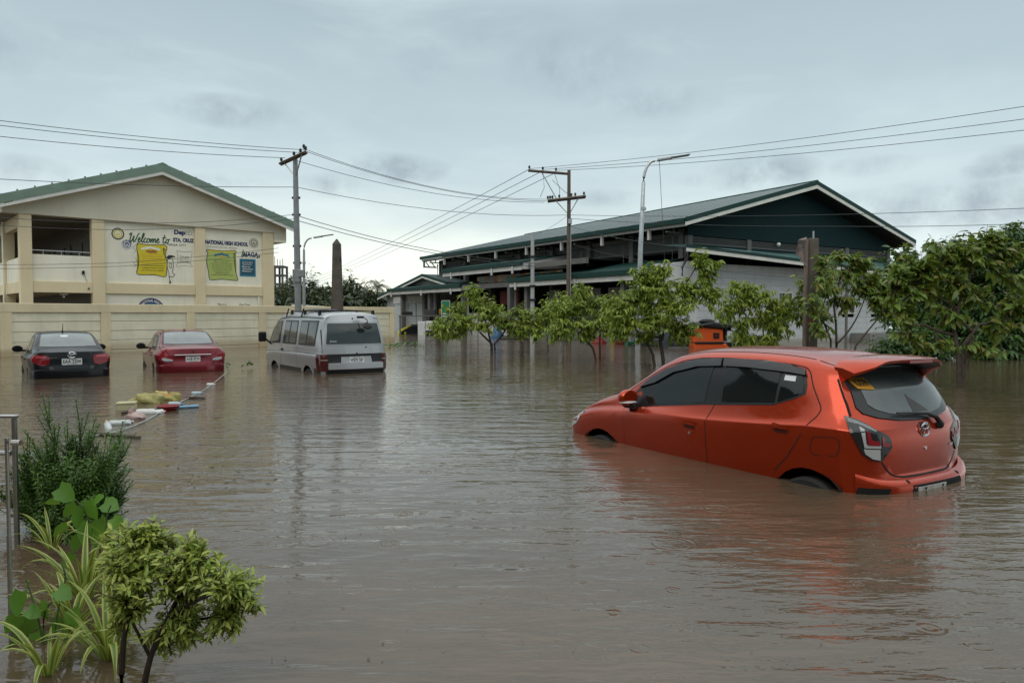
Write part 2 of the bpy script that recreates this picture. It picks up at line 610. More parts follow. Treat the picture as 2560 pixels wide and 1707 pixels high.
hall_green = mat('dark_green_sheet', (.010, .040, .034), .6, spec=.2, var=.12, scale=1.0, streak=.1)
hall_wall_green = mat('dark_green_gable', (.008, .025, .027), .8, spec=.15, var=.12, scale=1.0)
hall_roof = mat('teal_roof_sheet', (.080, .105, .104), .45, .1, var=.2, scale=.8)
hall_white = mat('grey_white_board', (.50, .49, .47), .7, var=.1, scale=1.5, streak=.2)
grey_conc = mat('grey_concrete', (.20, .195, .185), .85, var=.18, scale=2.0, bump=.004, streak=.2)
hall_grey = mat('grey_beam_paint', (.13, .128, .122), .75, var=.12)
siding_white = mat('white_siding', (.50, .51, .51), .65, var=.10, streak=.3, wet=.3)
dark_void = mat('shaded_market_interior', (.022, .021, .020), .95, spec=.1)  # near-black: shade of the unlit interior put into the colour
wood_dark = mat('weathered_pole_wood', (.105, .085, .068), .85, var=.3, scale=5, bump=.006, bscale=18, streak=.3)
pole_steel = mat('dull_pole_steel', (.22, .23, .24), .5, .3, var=.15, scale=5)
pole_conc = mat('pole_concrete', (.34, .35, .35), .8, var=.14, scale=3, bump=.003)
wire_mat = mat('wire_sheath', (.05, .055, .06), .6)
blue_ink = flat('blue_sign_paint', (.012, .020, .10))
green_ink = flat('green_sign_paint', (.02, .085, .035))
black_ink = flat('black_sign_paint', (.02, .02, .02))
grey_ink = flat('faded_sign_paint', (.30, .28, .25))
white_ink = flat('white_sign_paint', (.75, .75, .72))
yellow_ink = flat('yellow_sign_paint', (.62, .50, .02))
orange_ink = flat('orange_sign_paint', (.62, .30, .02))
lime_ink = flat('lime_sign_paint', (.40, .48, .13))
teal_ink = flat('teal_sign_paint', (.02, .17, .27))
darkteal_ink = flat('deep_teal_sign_paint', (.01, .07, .11))

# ================================================================ school building
SCH = thing('school_building', 'cream two storey school block with green gable roof and painted welcome mural', 'building', (-21.29, 32.08, 0), R(42))


def sch(name, mb, m, parent=None, **k):
    return mb.build(name, m, parent or SCH, **k)


for a, b_ in ((0, .46), (2.79, 3.31), (7.36, 7.85), (10.84, 11.44)):
    sch('pillar', MB().box2((a, -.10, -.8), (b_, .35, 5.80)), ochre, bevel=.012)
for a, b_ in ((.46, 2.79), (3.31, 7.36), (7.85, 10.84)):
    sch('floor_beam', MB().box2((a, -.05, 2.42), (b_, .33, 2.915)), ochre, bevel=.01)
for a, b_ in ((3.31, 7.36), (7.85, 10.84)):
    sch('wall_panel', MB().box2((a, .04, 2.915), (b_, .30, 5.80)), cream)
    sch('wall_panel', MB().box2((a, .04, -.8), (b_, .30, 2.42)), cream)
sch('parapet', MB().box2((.46, .02, 2.915), (2.79, .2, 4.09)), cream, bevel=.01)
rail = MB().cyl((.46, .1, 4.27), (2.79, .1, 4.27), .022, n=8)
for x in (.9, 1.6, 2.3): rail.cyl((x, .1, 4.08), (x, .1, 4.27), .014, n=6)
sch('balcony_rail', rail, steel, smooth=True)
sch('parapet', MB().box2((.46, .02, -.8), (2.79, .2, .95)), cream)
gab = [(-.02, 5.80), (11.46, 5.80), (12.1, 5.31), (12.1, 6.2), (5.72, 8.36), (-.62, 6.2), (-.62, 5.80)]
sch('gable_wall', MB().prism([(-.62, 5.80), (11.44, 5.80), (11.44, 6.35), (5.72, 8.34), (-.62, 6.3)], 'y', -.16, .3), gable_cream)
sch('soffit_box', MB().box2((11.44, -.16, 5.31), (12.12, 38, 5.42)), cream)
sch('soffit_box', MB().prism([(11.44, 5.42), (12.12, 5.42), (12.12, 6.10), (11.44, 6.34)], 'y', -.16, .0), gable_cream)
DEP = 38.0
for x0, x1, zpk, ze in ((5.72, 12.45, 8.60, 6.36), (5.72, -1.0, 8.60, 6.36)):
    for k in range(int(DEP / 1.0)):      # roofing sheets laid side by side
        y0 = -.6 + k * 1.0
        sheet = MB().prism([(x0, zpk - .07), (x1, ze - .07), (x1, ze), (x0, zpk)], 'y', y0, y0 + .985)
        sch('roof_sheet', sheet, roof_green)
for x1, ze in ((12.45, 6.36), (-1.0, 6.36)):
    s = 1 if x1 > 5 else -1
    sch('barge_board', MB().prism([(5.72, 8.63), (x1, ze + .03), (x1, ze - .36), (5.72, 8.24)], 'y', -.68, -.605), roof_green)
    sch('barge_trim', MB().prism([(5.72, 8.24), (x1, ze - .36), (x1, ze - .52), (5.72, 8.08)], 'y', -.66, -.60), trim_white)
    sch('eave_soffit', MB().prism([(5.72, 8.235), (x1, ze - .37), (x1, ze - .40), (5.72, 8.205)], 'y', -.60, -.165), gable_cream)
sch('rust_patch', MB().prism([(-.62, 6.22), (-.25, 6.35), (-.28, 6.22), (-.6, 6.10)], 'y', -.668, -.661), rust)
sch('ridge_cap', MB().prism([(5.5, 8.57), (5.72, 8.66), (5.94, 8.57)], 'y', -.69, DEP - .6), roof_green)
for k in range(10):                      # sheet ribs that show along the verge
    x = -.75 + k * .64
    z = 6.36 + (x + 1.0) / 6.72 * 2.24
    sch('roof_bolt', MB().box((x, -.60, z + .055), (.06, .10, .08)), roof_green)
for k in range(9):
    x = 6.6 + k * .66
    z = 8.60 - (x - 5.72) / 6.73 * 2.24
    sch('roof_bolt', MB().box((x, -.60, z + .05), (.06, .10, .05)), roof_green)
# end wall to the right and the verandah side seen at a slant on the left
sch('side_wall', MB().box2((11.14, .35, -.8), (11.44, 37, 5.80)), ochre)
sch('corridor_floor', MB().box2((.05, .34, 2.5), (2.95, 37, 2.88)), ochre)
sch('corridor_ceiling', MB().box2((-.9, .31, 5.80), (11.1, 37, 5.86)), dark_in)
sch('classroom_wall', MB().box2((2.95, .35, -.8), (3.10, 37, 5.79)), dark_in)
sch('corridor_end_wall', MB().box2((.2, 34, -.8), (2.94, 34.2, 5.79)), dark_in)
for k in range(1, 9):
    y = k * 3.9
    sch('verandah_post', MB().box2((-.02, y, -.8), (.40, y + .42, 5.79)), ochre, bevel=.01)
    d = MB().box2((2.90, y - 2.9, 2.9), (2.945, y - 2.0, 4.95)).box2((2.90, y - 1.5, 3.7), (2.945, y - .3, 4.9))
    sch('classroom_door', d, mat('dark_door_paint', (.05, .04, .03), .5))
    sch('verandah_parapet', MB().box2((.06, y - 3.46, 2.89), (.22, y - .01, 3.95)), cream)
    sch('verandah_beam', MB().box2((.02, y - 3.47, 5.25), (.30, y - .005, 5.79)), ochre)
    sch('verandah_beam', MB().box2((.02, y - 3.47, 2.40), (.30, y - .005, 2.88)), ochre)
    sch('downpipe', MB().cyl((-.12, y - .4, -.8), (-.12, y - .4, 5.75), .05, n=8), cream, smooth=True)
sch('corridor_lamp', MB().box((1.75, .6, 2.36), (.30, .08, .06)).ball((1.75, .6, 2.26), .06, 8), white_ink)
lo = MB().prism([(9.99, 1.2), (10.01, 1.2), (10.01, 2.35), (9.99, 2.35)], 'y', .0, .03)
sch('downpipe', MB().cyl((10.62, -.02, -.5), (10.62, -.02, 2.38), .045, n=8), cream, smooth=True)
wi = MB().tube([(2.45, .0, 3.45), (2.47, -.01, 3.25), (2.6, -.01, 2.85), (2.66, -.07, 2.62)], .008, 5).box((2.43, -.01, 3.35), (.10, .06, .16)).box((2.62, -.07, 2.62), (.06, .04, .06))
sch('cable_bracket', wi, black_plastic)

# ---- mural on the gable end
YF = .034                                   # just proud of the panels


def T(name, s, x, z, w, h, m, y=YF, **k):
    return text(name, s, facing(x, y, z), w, h, m, SCH, **k)


def ribbon_mesh(paths, w, closed=False):
    """flat brush strokes in a wall's XZ plane (y given)"""
    mb = MB()
    for path in paths:
        pts = [Vector((p[0], 0, p[1])) for p in path]
        L = []; Rr = []
        for i, p in enumerate(pts):
            t = pts[min(i + 1, len(pts) - 1)] - pts[max(i - 1, 0)]
            if t.length < 1e-9: t = Vector((1, 0, 0))
            t.normalize()
            n = Vector((-t.z, 0, t.x)) * (w / 2)
            L.append(p + n); Rr.append(p - n)
        for i in range(len(pts) - 1):
            mb.poly([L[i], Rr[i], Rr[i + 1], L[i + 1]])
    return mb


def crspline(p, n=5):
    out = []
    for i in range(len(p) - 1):
        a = p[max(i - 1, 0)]; b_ = p[i]; c = p[i + 1]; d = p[min(i + 2, len(p) - 1)]
        for k in range(n):
            t = k / n
            out.append(tuple(.5 * (2 * b_[j] + (c[j] - a[j]) * t + (2 * a[j] - 5 * b_[j] + 4 * c[j] - d[j]) * t * t + (3 * b_[j] - a[j] - 3 * c[j] + d[j]) * t ** 3) for j in range(len(b_))))
    out.append(tuple(p[-1]))
    return out


def flatshape(name, pts, x, z, m, y=YF, parent=None, sx=1, sz=1):
    mb = MB()
    f = mb.poly([(x + p[0] * sx, y, z + p[1] * sz) for p in pts])
    bmesh.ops.triangulate(mb.bm, faces=[f])
    return mb.build(name, m, parent or SCH)


def disc(name, x, z, r, m, y, r_in=None, n=28, parent=None):
    mb = MB()
    o = [mb.bm.verts.new((x + r * math.cos(6.28318 * k / n), y, z + r * math.sin(6.28318 * k / n))) for k in range(n)]
    if r_in is None:
        mb.bm.faces.new(o)
    else:
        i_ = [mb.bm.verts.new((x + r_in * math.cos(6.28318 * k / n), y, z + r_in * math.sin(6.28318 * k / n))) for k in range(n)]
        for k in range(n):
            mb.bm.faces.new((o[k], o[(k + 1) % n], i_[(k + 1) % n], i_[k]))
    return mb.build(name, m, parent or SCH)


# "Welcome to" brushed in script: strokes on a unit line, x advances, z 0..1 (ascenders)
script = [
    [(0, .75), (.08, .95), (.16, .9), (.10, .4), (.14, .02), (.26, .25), (.36, .7), (.34, .3), (.38, .03), (.52, .3), (.64, .85), (.72, 1.0)],
    [(.66, .2), (.78, .28), (.84, .45), (.76, .5), (.70, .25), (.76, .05), (.88, .1), (.96, .3)],
    [(.94, .25), (1.05, .6), (1.08, .95), (1.0, .95), (.97, .4), (1.02, .03), (1.12, .12)],
    [(1.30, .42), (1.22, .48), (1.14, .3), (1.17, .06), (1.27, .04), (1.36, .15)],
    [(1.46, .46), (1.38, .36), (1.37, .1), (1.46, .02), (1.56, .16), (1.54, .4), (1.46, .46), (1.56, .38), (1.64, .40)],
    [(1.64, .46), (1.67, .2), (1.66, .02), (1.72, .3), (1.80, .46), (1.83, .3), (1.82, .03), (1.88, .32), (1.97, .46), (2.0, .25), (2.0, .06), (2.10, .1)],
    [(2.08, .2), (2.20, .28), (2.25, .44), (2.17, .48), (2.11, .25), (2.17, .04), (2.28, .08), (2.36, .2)],
    [(2.66, .92), (2.60, .4), (2.62, .06), (2.72, .06), (2.80, .2)], [(2.50, .56), (2.64, .60), (2.80, .62)],
    [(2.92, .46), (2.84, .36), (2.83, .1), (2.91, .02), (3.0, .16), (2.99, .4), (2.92, .46), (3.02, .42), (3.10, .52)]]
SX = (6.25 - 4.34) / 3.1
strokes = []
for st in script:
    strokes.append([(4.34 + (p[0] + .12 * p[1]) * SX * .96, 4.86 + p[1] * .44 + p[0] * .012) for p in crspline(st, 5)])
for part_ in (strokes[:7], strokes[7:]):
    w_ = ribbon_mesh(part_, .052)
    for v in w_.bm.verts: v.co.y = YF
    sch('lettering', w_, green_ink)
T('lettering', 'Dep', 6.41, 5.30, .52, .30, blue_ink, bold=.06)
T('lettering', 'ED', 6.93, 5.375, .35, .20, grey_ink, bold=.0)
T('lettering', 'STA. CRUZ', 6.35, 5.0, 1.0, .205, blue_ink, bold=.06)
T('lettering', 'NATIONAL HIGH SCHOOL', 7.90, 4.99, 2.20, .22, blue_ink, bold=.065)
T('lettering', 'NAGA CITY', 6.10, 4.80, .88, .11, black_ink)
T('lettering', 'SCHOOL ID No. 302265', 7.99, 4.83, 1.52, .085, grey_ink)
T('lettering', 'NAGA', 9.84, 4.46, .80, .26, blue_ink, bold=.045)
sw = ribbon_mesh([crspline([(9.74, 4.42), (9.80, 4.70), (9.86, 4.80)], 4), crspline([(9.80, 4.42), (9.86, 4.62), (9.97, 4.44), (10.02, 4.74)], 4), crspline([(10.50, 4.46), (10.66, 4.44), (10.72, 4.56), (10.64, 4.50)], 4)], .045)
for v in sw.bm.verts: v.co.y = YF - .002
sch('swoosh', sw, green_ink)
T('lettering', 'an maogmang lugar', 9.98, 4.405, .52, .035, grey_ink)


def seal(x, z, r, ring, inner, mid, words=None):
    s0 = disc('seal', x, z, r, ring, YF)
    disc('seal_face', x, z, r * .80, inner, YF - .002, parent=SCH)
    disc('seal_ring', x, z, r * .66, mid, YF - .004, r_in=r * .50, parent=SCH)
    mb = MB()
    for px, ph in ((-.22, .30), (0, .45), (.22, .30)):
        mb.poly([(x + (px - .08) * r, YF - .004, z - .3 * r), (x + (px + .08) * r, YF - .004, z - .3 * r), (x + (px + .06) * r, YF - .004, z + (ph - .2) * r), (x + (px - .06) * r, YF - .004, z + (ph - .2) * r)])
    mb.build('seal_emblem', mid, SCH)
    if words:
        text('lettering', words, facing(x, YF - .005, z), 1, r * .16, white_ink, SCH, arc=(r * .81, R(165), R(15)), bold=.02)
    return s0


seal(3.90, 5.21, .275, black_ink, white_ink, yellow_ink)
disc('seal_band', 3.90, 5.21, .20, yellow_ink, YF - .0045, r_in=.155)
seal(4.28, 4.73, .225, white_ink, blue_ink, white_ink)
text('lettering', 'CITY OF NAGA', facing(4.28, YF - .006, 4.73), 1, .05, blue_ink, SCH, arc=(.178, R(170), R(10)), bold=.02)
disc('seal_rim', 4.28, 4.73, .232, blue_ink, YF - .001, r_in=.224)
seal(10.40, 5.20, .25, grey_ink, cream, black_ink)

# scrolls
s1 = [(.04, 1), (.35, .97), (.86, 1.0), (.98, .96), (.99, .86), (.93, .83), (.88, .90), (.89, .74), (.99, .50), (.97, .22), (.92, .02), (.55, .07), (.04, .06), (-.02, .16), (.02, .24), (.06, .55), (.0, .78), (.0, .92)]
for nm, pts, x, z, w, h, m in (('scroll_painting', s1, 4.71, 3.25, 1.36, 1.58, yellow_ink), ('scroll_painting', [(.0, .98), (.5, .95), (.93, .99), (.93, .88), (.88, .86), (.90, .55), (.94, .28), (1.0, .06), (.95, .0), (.5, .03), (.12, .0), (.06, .06), (.03, .3), (-.02, .6), (.02, .86), (-.02, .92)], 7.98, 3.2, 1.54, 1.56, lime_ink)):
    sm = [(p[0], p[1]) for p in crspline(pts + [pts[0]], 3)]
    flatshape(nm, [(p[0] * w, p[1] * h) for p in sm[:-1]], x, z, m)
    o = ribbon_mesh([[(x + p[0] * w, z + p[1] * h) for p in sm]], .03)
    for v in o.bm.verts: v.co.y = YF - .003
    o.build('scroll_outline', black_ink, SCH)
flatshape('scroll_curl', [(.0, .0), (.45, -.04), (.9, .0), (.88, -.11), (.45, -.13), (.06, -.11)], 8.0, 4.74, yellow_ink, YF - .002, sx=1.5, sz=1.0)
flatshape('scroll_band', [(0, 0), (.5, .10), (1, 0), (1, -.1), (.5, -.01), (0, -.1)], 4.90, 4.62, white_ink, YF - .002, sx=.86, sz=.9)
flatshape('scroll_sun', [(math.cos(a) * .26, math.sin(a) * .12) for a in np.linspace(0, 6.1, 16)], 5.38, 4.46, orange_ink, YF - .002)
T('lettering', 'DepED', 5.13, 4.40, .46, .12, black_ink, y=YF - .004, bold=.03)
flatshape('scroll_band', [(0, 0), (.5, .12), (1, 0), (1.08, -.14), (.9, -.10), (.5, -.02), (.1, -.10), (-.08, -.14)], 8.36, 4.50, teal_ink, YF - .002, sx=.70, sz=.9)
T('lettering', 'DepED', 8.50, 4.35, .42, .11, orange_ink, y=YF - .004, bold=.03)
lines1 = ['We are teachers and staff', 'who value learners first', 'and serve with all heart', 'our nation and our people', 'As a learner-centered public institution', 'the Department of Education continuously', 'improves itself to better serve its stakeholders']
for k, s in enumerate(lines1):
    z = 4.22 - k * .115
    T('lettering', s, 4.92 + (.0 if k < 4 else -.02), z, .92 if k < 4 else 1.0, .06 if k < 4 else .07, orange_ink if k < 4 else black_ink, y=YF - .003, bold=.02)
lines2 = ['To protect and promote the right of every', 'Filipino to quality, equitable,', 'culture-based and complete basic education', 'where students learn in a child-friendly', 'gender-sensitive, safe and motivating', 'environment. Teachers facilitate learning', 'and constantly nurture every learner', 'Administrators and staff', 'as stewards of the institution ensure']
for k, s in enumerate(lines2):
    w = (1.1, .8, 1.1, 1.0, 1.05, 1.0, .9, .7, 1.1)[k]
    T('lettering', s, 8.17 + (1.1 - w) / 2, 4.20 - k * .095, w, .06, black_ink, y=YF - .003, bold=.02)
flatshape('notice_board', [(0, 0), (.86, .0), (.86, .92), (0, .92)], 9.63, 3.43, teal_ink)
flatshape('notice_panel', [(.07, .09), (.79, .09), (.79, .84), (.07, .84)], 9.63, 3.43, darkteal_ink, YF - .002)
for k, s in enumerate(['Our Core Values', 'Maka-Diyos', 'Maka-tao', 'Makakalikasan', 'Makabansa']):
    T('lettering', s, 9.76 + .03 * (k % 2), 4.14 - k * .115, .56 - .06 * (k % 3), .065, white_ink, y=YF - .004, bold=.02)
pp = crspline([(6.50, 4.58), (6.9, 4.53), (7.24, 4.57), (7.20, 4.3), (7.18, 3.95), (7.26, 3.82), (6.9, 3.87), (6.50, 3.80), (6.55, 4.0), (6.57, 4.35), (6.50, 4.58)], 3)
o = ribbon_mesh([pp, [(6.56, 3.98), (6.9, 4.02), (7.19, 3.97)]], .02)
for v in o.bm.verts: v.co.y = YF
o.build('scroll_outline', grey_ink, SCH)
for k, s in enumerate(['Work Hard', 'Stay Humble', 'Remain Competent', 'Be Resilient']):
    T('lettering', s, 6.64 + .02 * (k % 2), 4.28 - k * .085, .46, .05, black_ink, bold=.02)
tr = ribbon_mesh([crspline([(6.03, 4.20), (6.15, 4.32), (6.40, 4.30)], 4), crspline([(6.10, 4.2), (6.06, 3.8), (6.14, 3.45)], 4), crspline([(6.30, 4.2), (6.36, 3.85), (6.30, 3.5), (6.42, 3.40), (6.30, 3.28)], 4), [(6.14, 3.45), (6.18, 3.0)], [(6.3, 3.28), (6.1, 3.3)], [(6.15, 4.0), (6.2, 3.9), (6.14, 3.8), (6.22, 3.7)], [(6.24, 4.0), (6.28, 3.85), (6.24, 3.7)]], .026)
for v in tr.bm.verts: v.co.y = YF
tr.build('torch_painting', black_ink, SCH)
flatshape('torch_cap', [(0, 0), (.1, .12), (.28, .14), (.44, .06), (.28, .04), (.12, -.06)], 6.03, 4.20, black_ink, YF - .002)
flatshape('torch_tassel', [(0, .0), (.04, .15), (.08, .15), (.10, 0)], 6.13, 2.96, black_ink, YF - .002)
fl_ = ribbon_mesh([crspline([(4.62, 4.90), (4.75, 4.85), (4.64, 4.72), (4.55, 4.60), (4.66, 4.5), (4.58, 4.38)], 4), crspline([(4.60, 4.15), (4.70, 4.0), (4.55, 3.9), (4.66, 3.78), (4.56, 3.7)], 4)], .02)
for v in fl_.bm.verts: v.co.y = YF
fl_.build('flourish', grey_ink, SCH)
n = 30
ag = MB()
for r0, r1, mm in ((.0, .62, blue_ink),):
    pass
disc('seal', 5.29, 1.60, .64, blue_ink, YF)
disc('seal_face', 5.29, 1.60, .40, teal_ink, YF - .002)
text('lettering', 'STA. CRUZ NATIONAL HIGH SCHOOL', facing(5.29, YF - .004, 1.60), 1, .13, white_ink, SCH, arc=(.45, R(205), R(-10)), bold=.02)
T('lettering', 'This is a', 8.45, 1.90, .48, .12, black_ink, bold=.01)
T('lettering', 'Free Zone', 9.61, 1.90, .55, .12, black_ink, bold=.01)

# ================================================================ perimeter wall
WL = thing('perimeter_wall', 'cream precast wall with ochre posts standing in the flood before the school', 'wall', (-17.63, 25.44, 0), R(53.967))
posts = [-6.95, -3.45, 0.0, 3.35, 6.80, 10.30, 14.35, 18.55]
for p in posts:
    MB().box2((p, -.07, -.8), (p + .36, .12, 1.52)).build('wall_post', ochre_wall, WL, bevel=.012)
MB().box2((-8, -.075, 1.522), (18.915, .125, 1.845)).build('coping', ochre_wall, WL, bevel=.012)
for a, b_ in zip([-8] + posts, posts):
    x0 = a + (.36 if a != -8 else 0)
    for zt in (1.52, 1.19, .82, .46, .09):
        zb = {1.52: 1.20, 1.19: .835, .82: .475, .46: .105, .09: -.3}[zt]
        dy = rnd.uniform(-.006, .006)
        MB().box2((x0 + .002, -.012 + dy, zb), (b_ - .002, .05 + dy, zt - .004)).build('plank', plank_cream, WL, bevel=.006)
MB().box2((-8, .045, -.8), (18.55, .07, 1.52)).build('wall_core', plank_cream, WL)
# ================================================================ market hall
HALL = thing('market_hall', 'long market hall with dark green gable, teal roof and open dim stalls', 'building', (8.41, 36.0, 0), R(33))
HL = 29.0          # eave length
HW = 20.4          # span
ZE, ZP = 6.12, 8.86


def hl(name, mb, m, **k):
    return mb.build(name, m, HALL, **k)


for s in (0, 1):
    x1 = 0.0 if s == 0 else HW
    for k in range(29):
        y0 = k * 1.0
        zr = ZP - .36 * k / 29                  # the ridge sags slightly towards the far end
        b = MB().prism([(10.2, zr - .06), (x1, ZE - .06), (x1, ZE), (10.2, zr)], 'y', y0, y0 + .99)
        # standing rib of each sheet
        b.prism([(10.2, zr), (x1, ZE), (x1, ZE + .014), (10.2, zr + .014)], 'y', y0 + .02, y0 + .05)
        hl('roof_sheet', b, hall_roof)
    xx = x1
    sg = 1 if s == 0 else -1
    hl('barge_board', MB().prism([(10.2, ZP + .03), (xx - sg * .04, ZE + .03), (xx - sg * .04, ZE - .19), (10.2, ZP - .20)], 'y', -.10, -.012), hall_green)
    hl('barge_trim', MB().prism([(10.2, ZP - .20), (xx - sg * .04, ZE - .19), (xx - sg * .04, ZE - .37), (10.2, ZP - .40)], 'y', -.085, -.012), trim_white)
    hl('eave_gutter', MB().box2((min(xx, xx - sg * .14), .0, ZE - .24), (max(xx, xx - sg * .14), HL, ZE - .005)), hall_green)
    hl('eave_board', MB().box2((min(xx + sg * .05, xx + sg * .14), .05, ZE - .38), (max(xx + sg * .05, xx + sg * .14), HL, ZE - .245)), hall_white)
hl('ridge_cap', MB().tube([(10.2, -.11, ZP - .01), (10.2, HL + .05, ZP - .37)], .09, 6), hall_green)
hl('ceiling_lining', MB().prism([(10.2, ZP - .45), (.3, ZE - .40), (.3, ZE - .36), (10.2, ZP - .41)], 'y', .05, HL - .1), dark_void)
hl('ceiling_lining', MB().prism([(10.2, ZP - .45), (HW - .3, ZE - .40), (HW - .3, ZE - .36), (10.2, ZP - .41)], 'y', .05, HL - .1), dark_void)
for k in range(1, 8):                      # stub down-spouts hanging from the long eave
    y = k * 3.75 - 1.2
    hl('downspout', MB().box2((.02, y, ZE - .85), (.17, y + .14, ZE - .245)), hall_white)
# gable end facing the camera
hl('gable_wall', MB().prism([(1.2, 5.46), (19.4, 5.46), (19.4, 6.0), (10.2, 8.40), (1.2, 6.0)], 'y', 1.0, 1.12), hall_wall_green)
for x in (1.2, 5.7, 10.1, 14.6, 19.05):
    hl('gable_post', MB().box2((x, .96, -.8), (x + .32, 1.24, 5.455)), hall_grey, bevel=.01)
for a, b_ in ((1.52, 5.7), (6.02, 10.1), (10.42, 14.6), (14.92, 19.05)):
    for k in range(4):
        hl('louvre_slat', MB().box(((a + b_) / 2, 1.08, 5.12 + k * .09), (b_ - a - .01, .012, .075), (R(35), 0, 0)), hall_grey)
    hl('louvre_rail', MB().box2((a, 1.02, 5.02), (b_, 1.14, 5.07)), hall_grey)
    hl('gable_infill', MB().box2((a, 1.03, -.8), (b_, 1.10, 5.015)), hall_wall_green)
# far end and the other long side
hl('end_wall', MB().prism([(1.2, -.8), (19.4, -.8), (19.4, 6.0), (10.2, 8.0), (1.2, 5.8)], 'y', HL - .9, HL - .8), hall_wall_green)
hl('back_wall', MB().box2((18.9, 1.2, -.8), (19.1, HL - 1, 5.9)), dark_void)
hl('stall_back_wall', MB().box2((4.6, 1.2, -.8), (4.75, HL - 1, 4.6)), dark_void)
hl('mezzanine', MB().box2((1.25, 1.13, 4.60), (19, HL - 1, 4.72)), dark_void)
# clerestory on the long side
hl('upper_wall', MB().box2((1.50, 1.13, 4.82), (1.60, HL - .9, 5.44)), mat('hall_upper_wall', (.105, .11, .105), .8, var=.2, streak=.2))
hl('tie_beam', MB().box2((1.36, 1.13, 5.44), (1.62, HL - .9, 5.66)), hall_grey)
hl('tie_beam', MB().box2((1.36, 1.13, 4.70), (1.66, HL - .9, 4.82)), hall_grey)
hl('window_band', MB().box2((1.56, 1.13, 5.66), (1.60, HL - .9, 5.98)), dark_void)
for k in range(8):
    y = 1.3 + k * 3.75
    hl('column', MB().box2((1.18, y, -.8), (1.52, y + .34, 5.80)), hall_grey, bevel=.01)
    hl('bracket', MB().box2((.12, y + .1, 5.55), (1.2, y + .2, 5.63)).box((.65, y + .15, 5.68), (.06, .06, .2)), hall_grey)
    hl('rain_pipe', MB().tube([(1.05, y + .6, 5.5), (1.05, y + .6, 3.9), (.85, y + .6, 3.75)], .05, 6), hall_white, smooth=True)
# end truss that shows against the sky at the far left eave
tr_ = MB().box2((.15, HL - .2, 5.25), (1.3, HL - .05, 5.35)).box2((.15, HL - .2, 5.35), (.25, HL - .05, 5.8)).cyl((.3, HL - .12, 5.8), (.7, HL - .12, 5.3), .04, n=6).cyl((.75, HL - .12, 5.85), (1.2, HL - .12, 5.3), .04, n=6)
hl('eave_truss', tr_, hall_grey)


def canopy(y0, y1, w, zb, zt, back_w, back_z, stub=(0.3,)):
    """shed canopy along the long side: green gutter over a pale fascia, roof sheets behind"""
    x = -w
    zm = zb + (zt - zb) * .50
    hl('canopy_fascia', MB().box2((x + .02, y0, zb), (x + .10, y1, zm - .003)), hall_white, bevel=.006)
    hl('canopy_gutter', MB().box2((x - .08, y0 - .06, zm), (x + .12, y1 + .06, zt)), hall_green, bevel=.01)
    hl('canopy_roof', MB().prism([(x + .12, zt - .08), (-back_w, back_z - .06), (-back_w, back_z), (x + .12, zt)], 'y', y0 - .05, y1 + .05), hall_green)
    hl('canopy_end', MB().prism([(x + .12, zb + .05), (-back_w, zb + .12), (-back_w, back_z - .065), (x + .12, zt - .085)], 'y', y0 + .0, y0 + .05), hall_white)
    for t in stub:
        y = y0 + (y1 - y0) * t
        hl('downspout', MB().box2((x - .05, y, zb - .18), (x + .015, y + .16, zm - .005)), hall_white)


canopy(11.4, 21.5, 2.0, 4.12, 4.66, -1.45, 5.25, (.08, .32, .86))
canopy(1.2, 12.7, 2.0, 3.12, 3.66, -1.1, 4.3, (.42, .93))
canopy(18.9, 31.2, 2.0, 3.05, 3.55, -.3, 3.9, (.1, .48, .93))
hl('link_beam', MB().box2((-1.5, 5.8, 4.22), (-1.32, 11.3, 4.52)), hall_grey)
hl('link_beam', MB().box2((-1.5, 12.8, 3.18), (-1.32, 18.8, 3.48)), hall_grey)
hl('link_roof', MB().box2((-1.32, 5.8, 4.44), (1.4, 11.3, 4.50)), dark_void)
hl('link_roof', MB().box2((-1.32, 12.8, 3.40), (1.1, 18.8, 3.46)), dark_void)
for y in (2.6, 11.3, 13.2, 19.2, 24.3, 29.2):
    hl('column', MB().box2((-1.62, y, -.8), (-1.32, y + .3, 3.16)), hall_grey, bevel=.01)
    hl('column', MB().box2((-1.26, y + .04, -.8), (-1.12, y + .24, 3.16)), hall_white)
# coloured panes seen in the slot between the two canopies
tints = [(.60, .55, .45), (.55, .22, .08), (.22, .42, .50), (.60, .30, .12), (.30, .50, .52), (.58, .45, .30)]
for k in range(18):
    c = tints[k % 6]
    hl('coloured_pane', MB().box2((-.55, 9.2 + k * .55, 3.60), (-.50, 9.2 + k * .55 + .53, 4.05)), mat('pane_paint_%d' % (k % 6), c, .5, var=.2, scale=5))
# low stall fronts and shutters under the canopies
for a, b_, zt in ((18.9, 24.0, 1.55), (13.6, 18.8, 1.55)):
    n_ = 5
    for k in range(n_):
        y0 = a + (b_ - a) * k / n_
        hl('stall_panel', MB().box2((-.62, y0 + .02, -.8), (-.56, y0 + (b_ - a) / n_ - .02, zt)), hall_white)
for y0 in (2.4, 4.1, 5.9, 8.0, 9.6):
    hl('stall_shutter', MB().box2((-.4, y0, 1.2), (-.34, y0 + 1.15, 2.9)), grey_conc)
for y0 in (3.6, 7.2):
    g = MB()
    for k in range(6): g.cyl((-.36, y0 + k * .16, 1.2), (-.36, y0 + k * .16, 2.9), .012, n=5)
    for k in range(3): g.cyl((-.36, y0, 1.3 + k * .7), (-.36, y0 + .9, 1.3 + k * .7), .012, n=5)
    hl('stall_grille', g, hall_white)
hl('stall_counter', MB().box2((-.5, 2.0, -.8), (-.2, 13.0, 1.15)), grey_conc)
hl('red_sign', MB().box2((-.2, 14.4, 2.1), (-.15, 16.6, 3.0)), mat('dull_red_sign', (.13, .02, .015), .6))

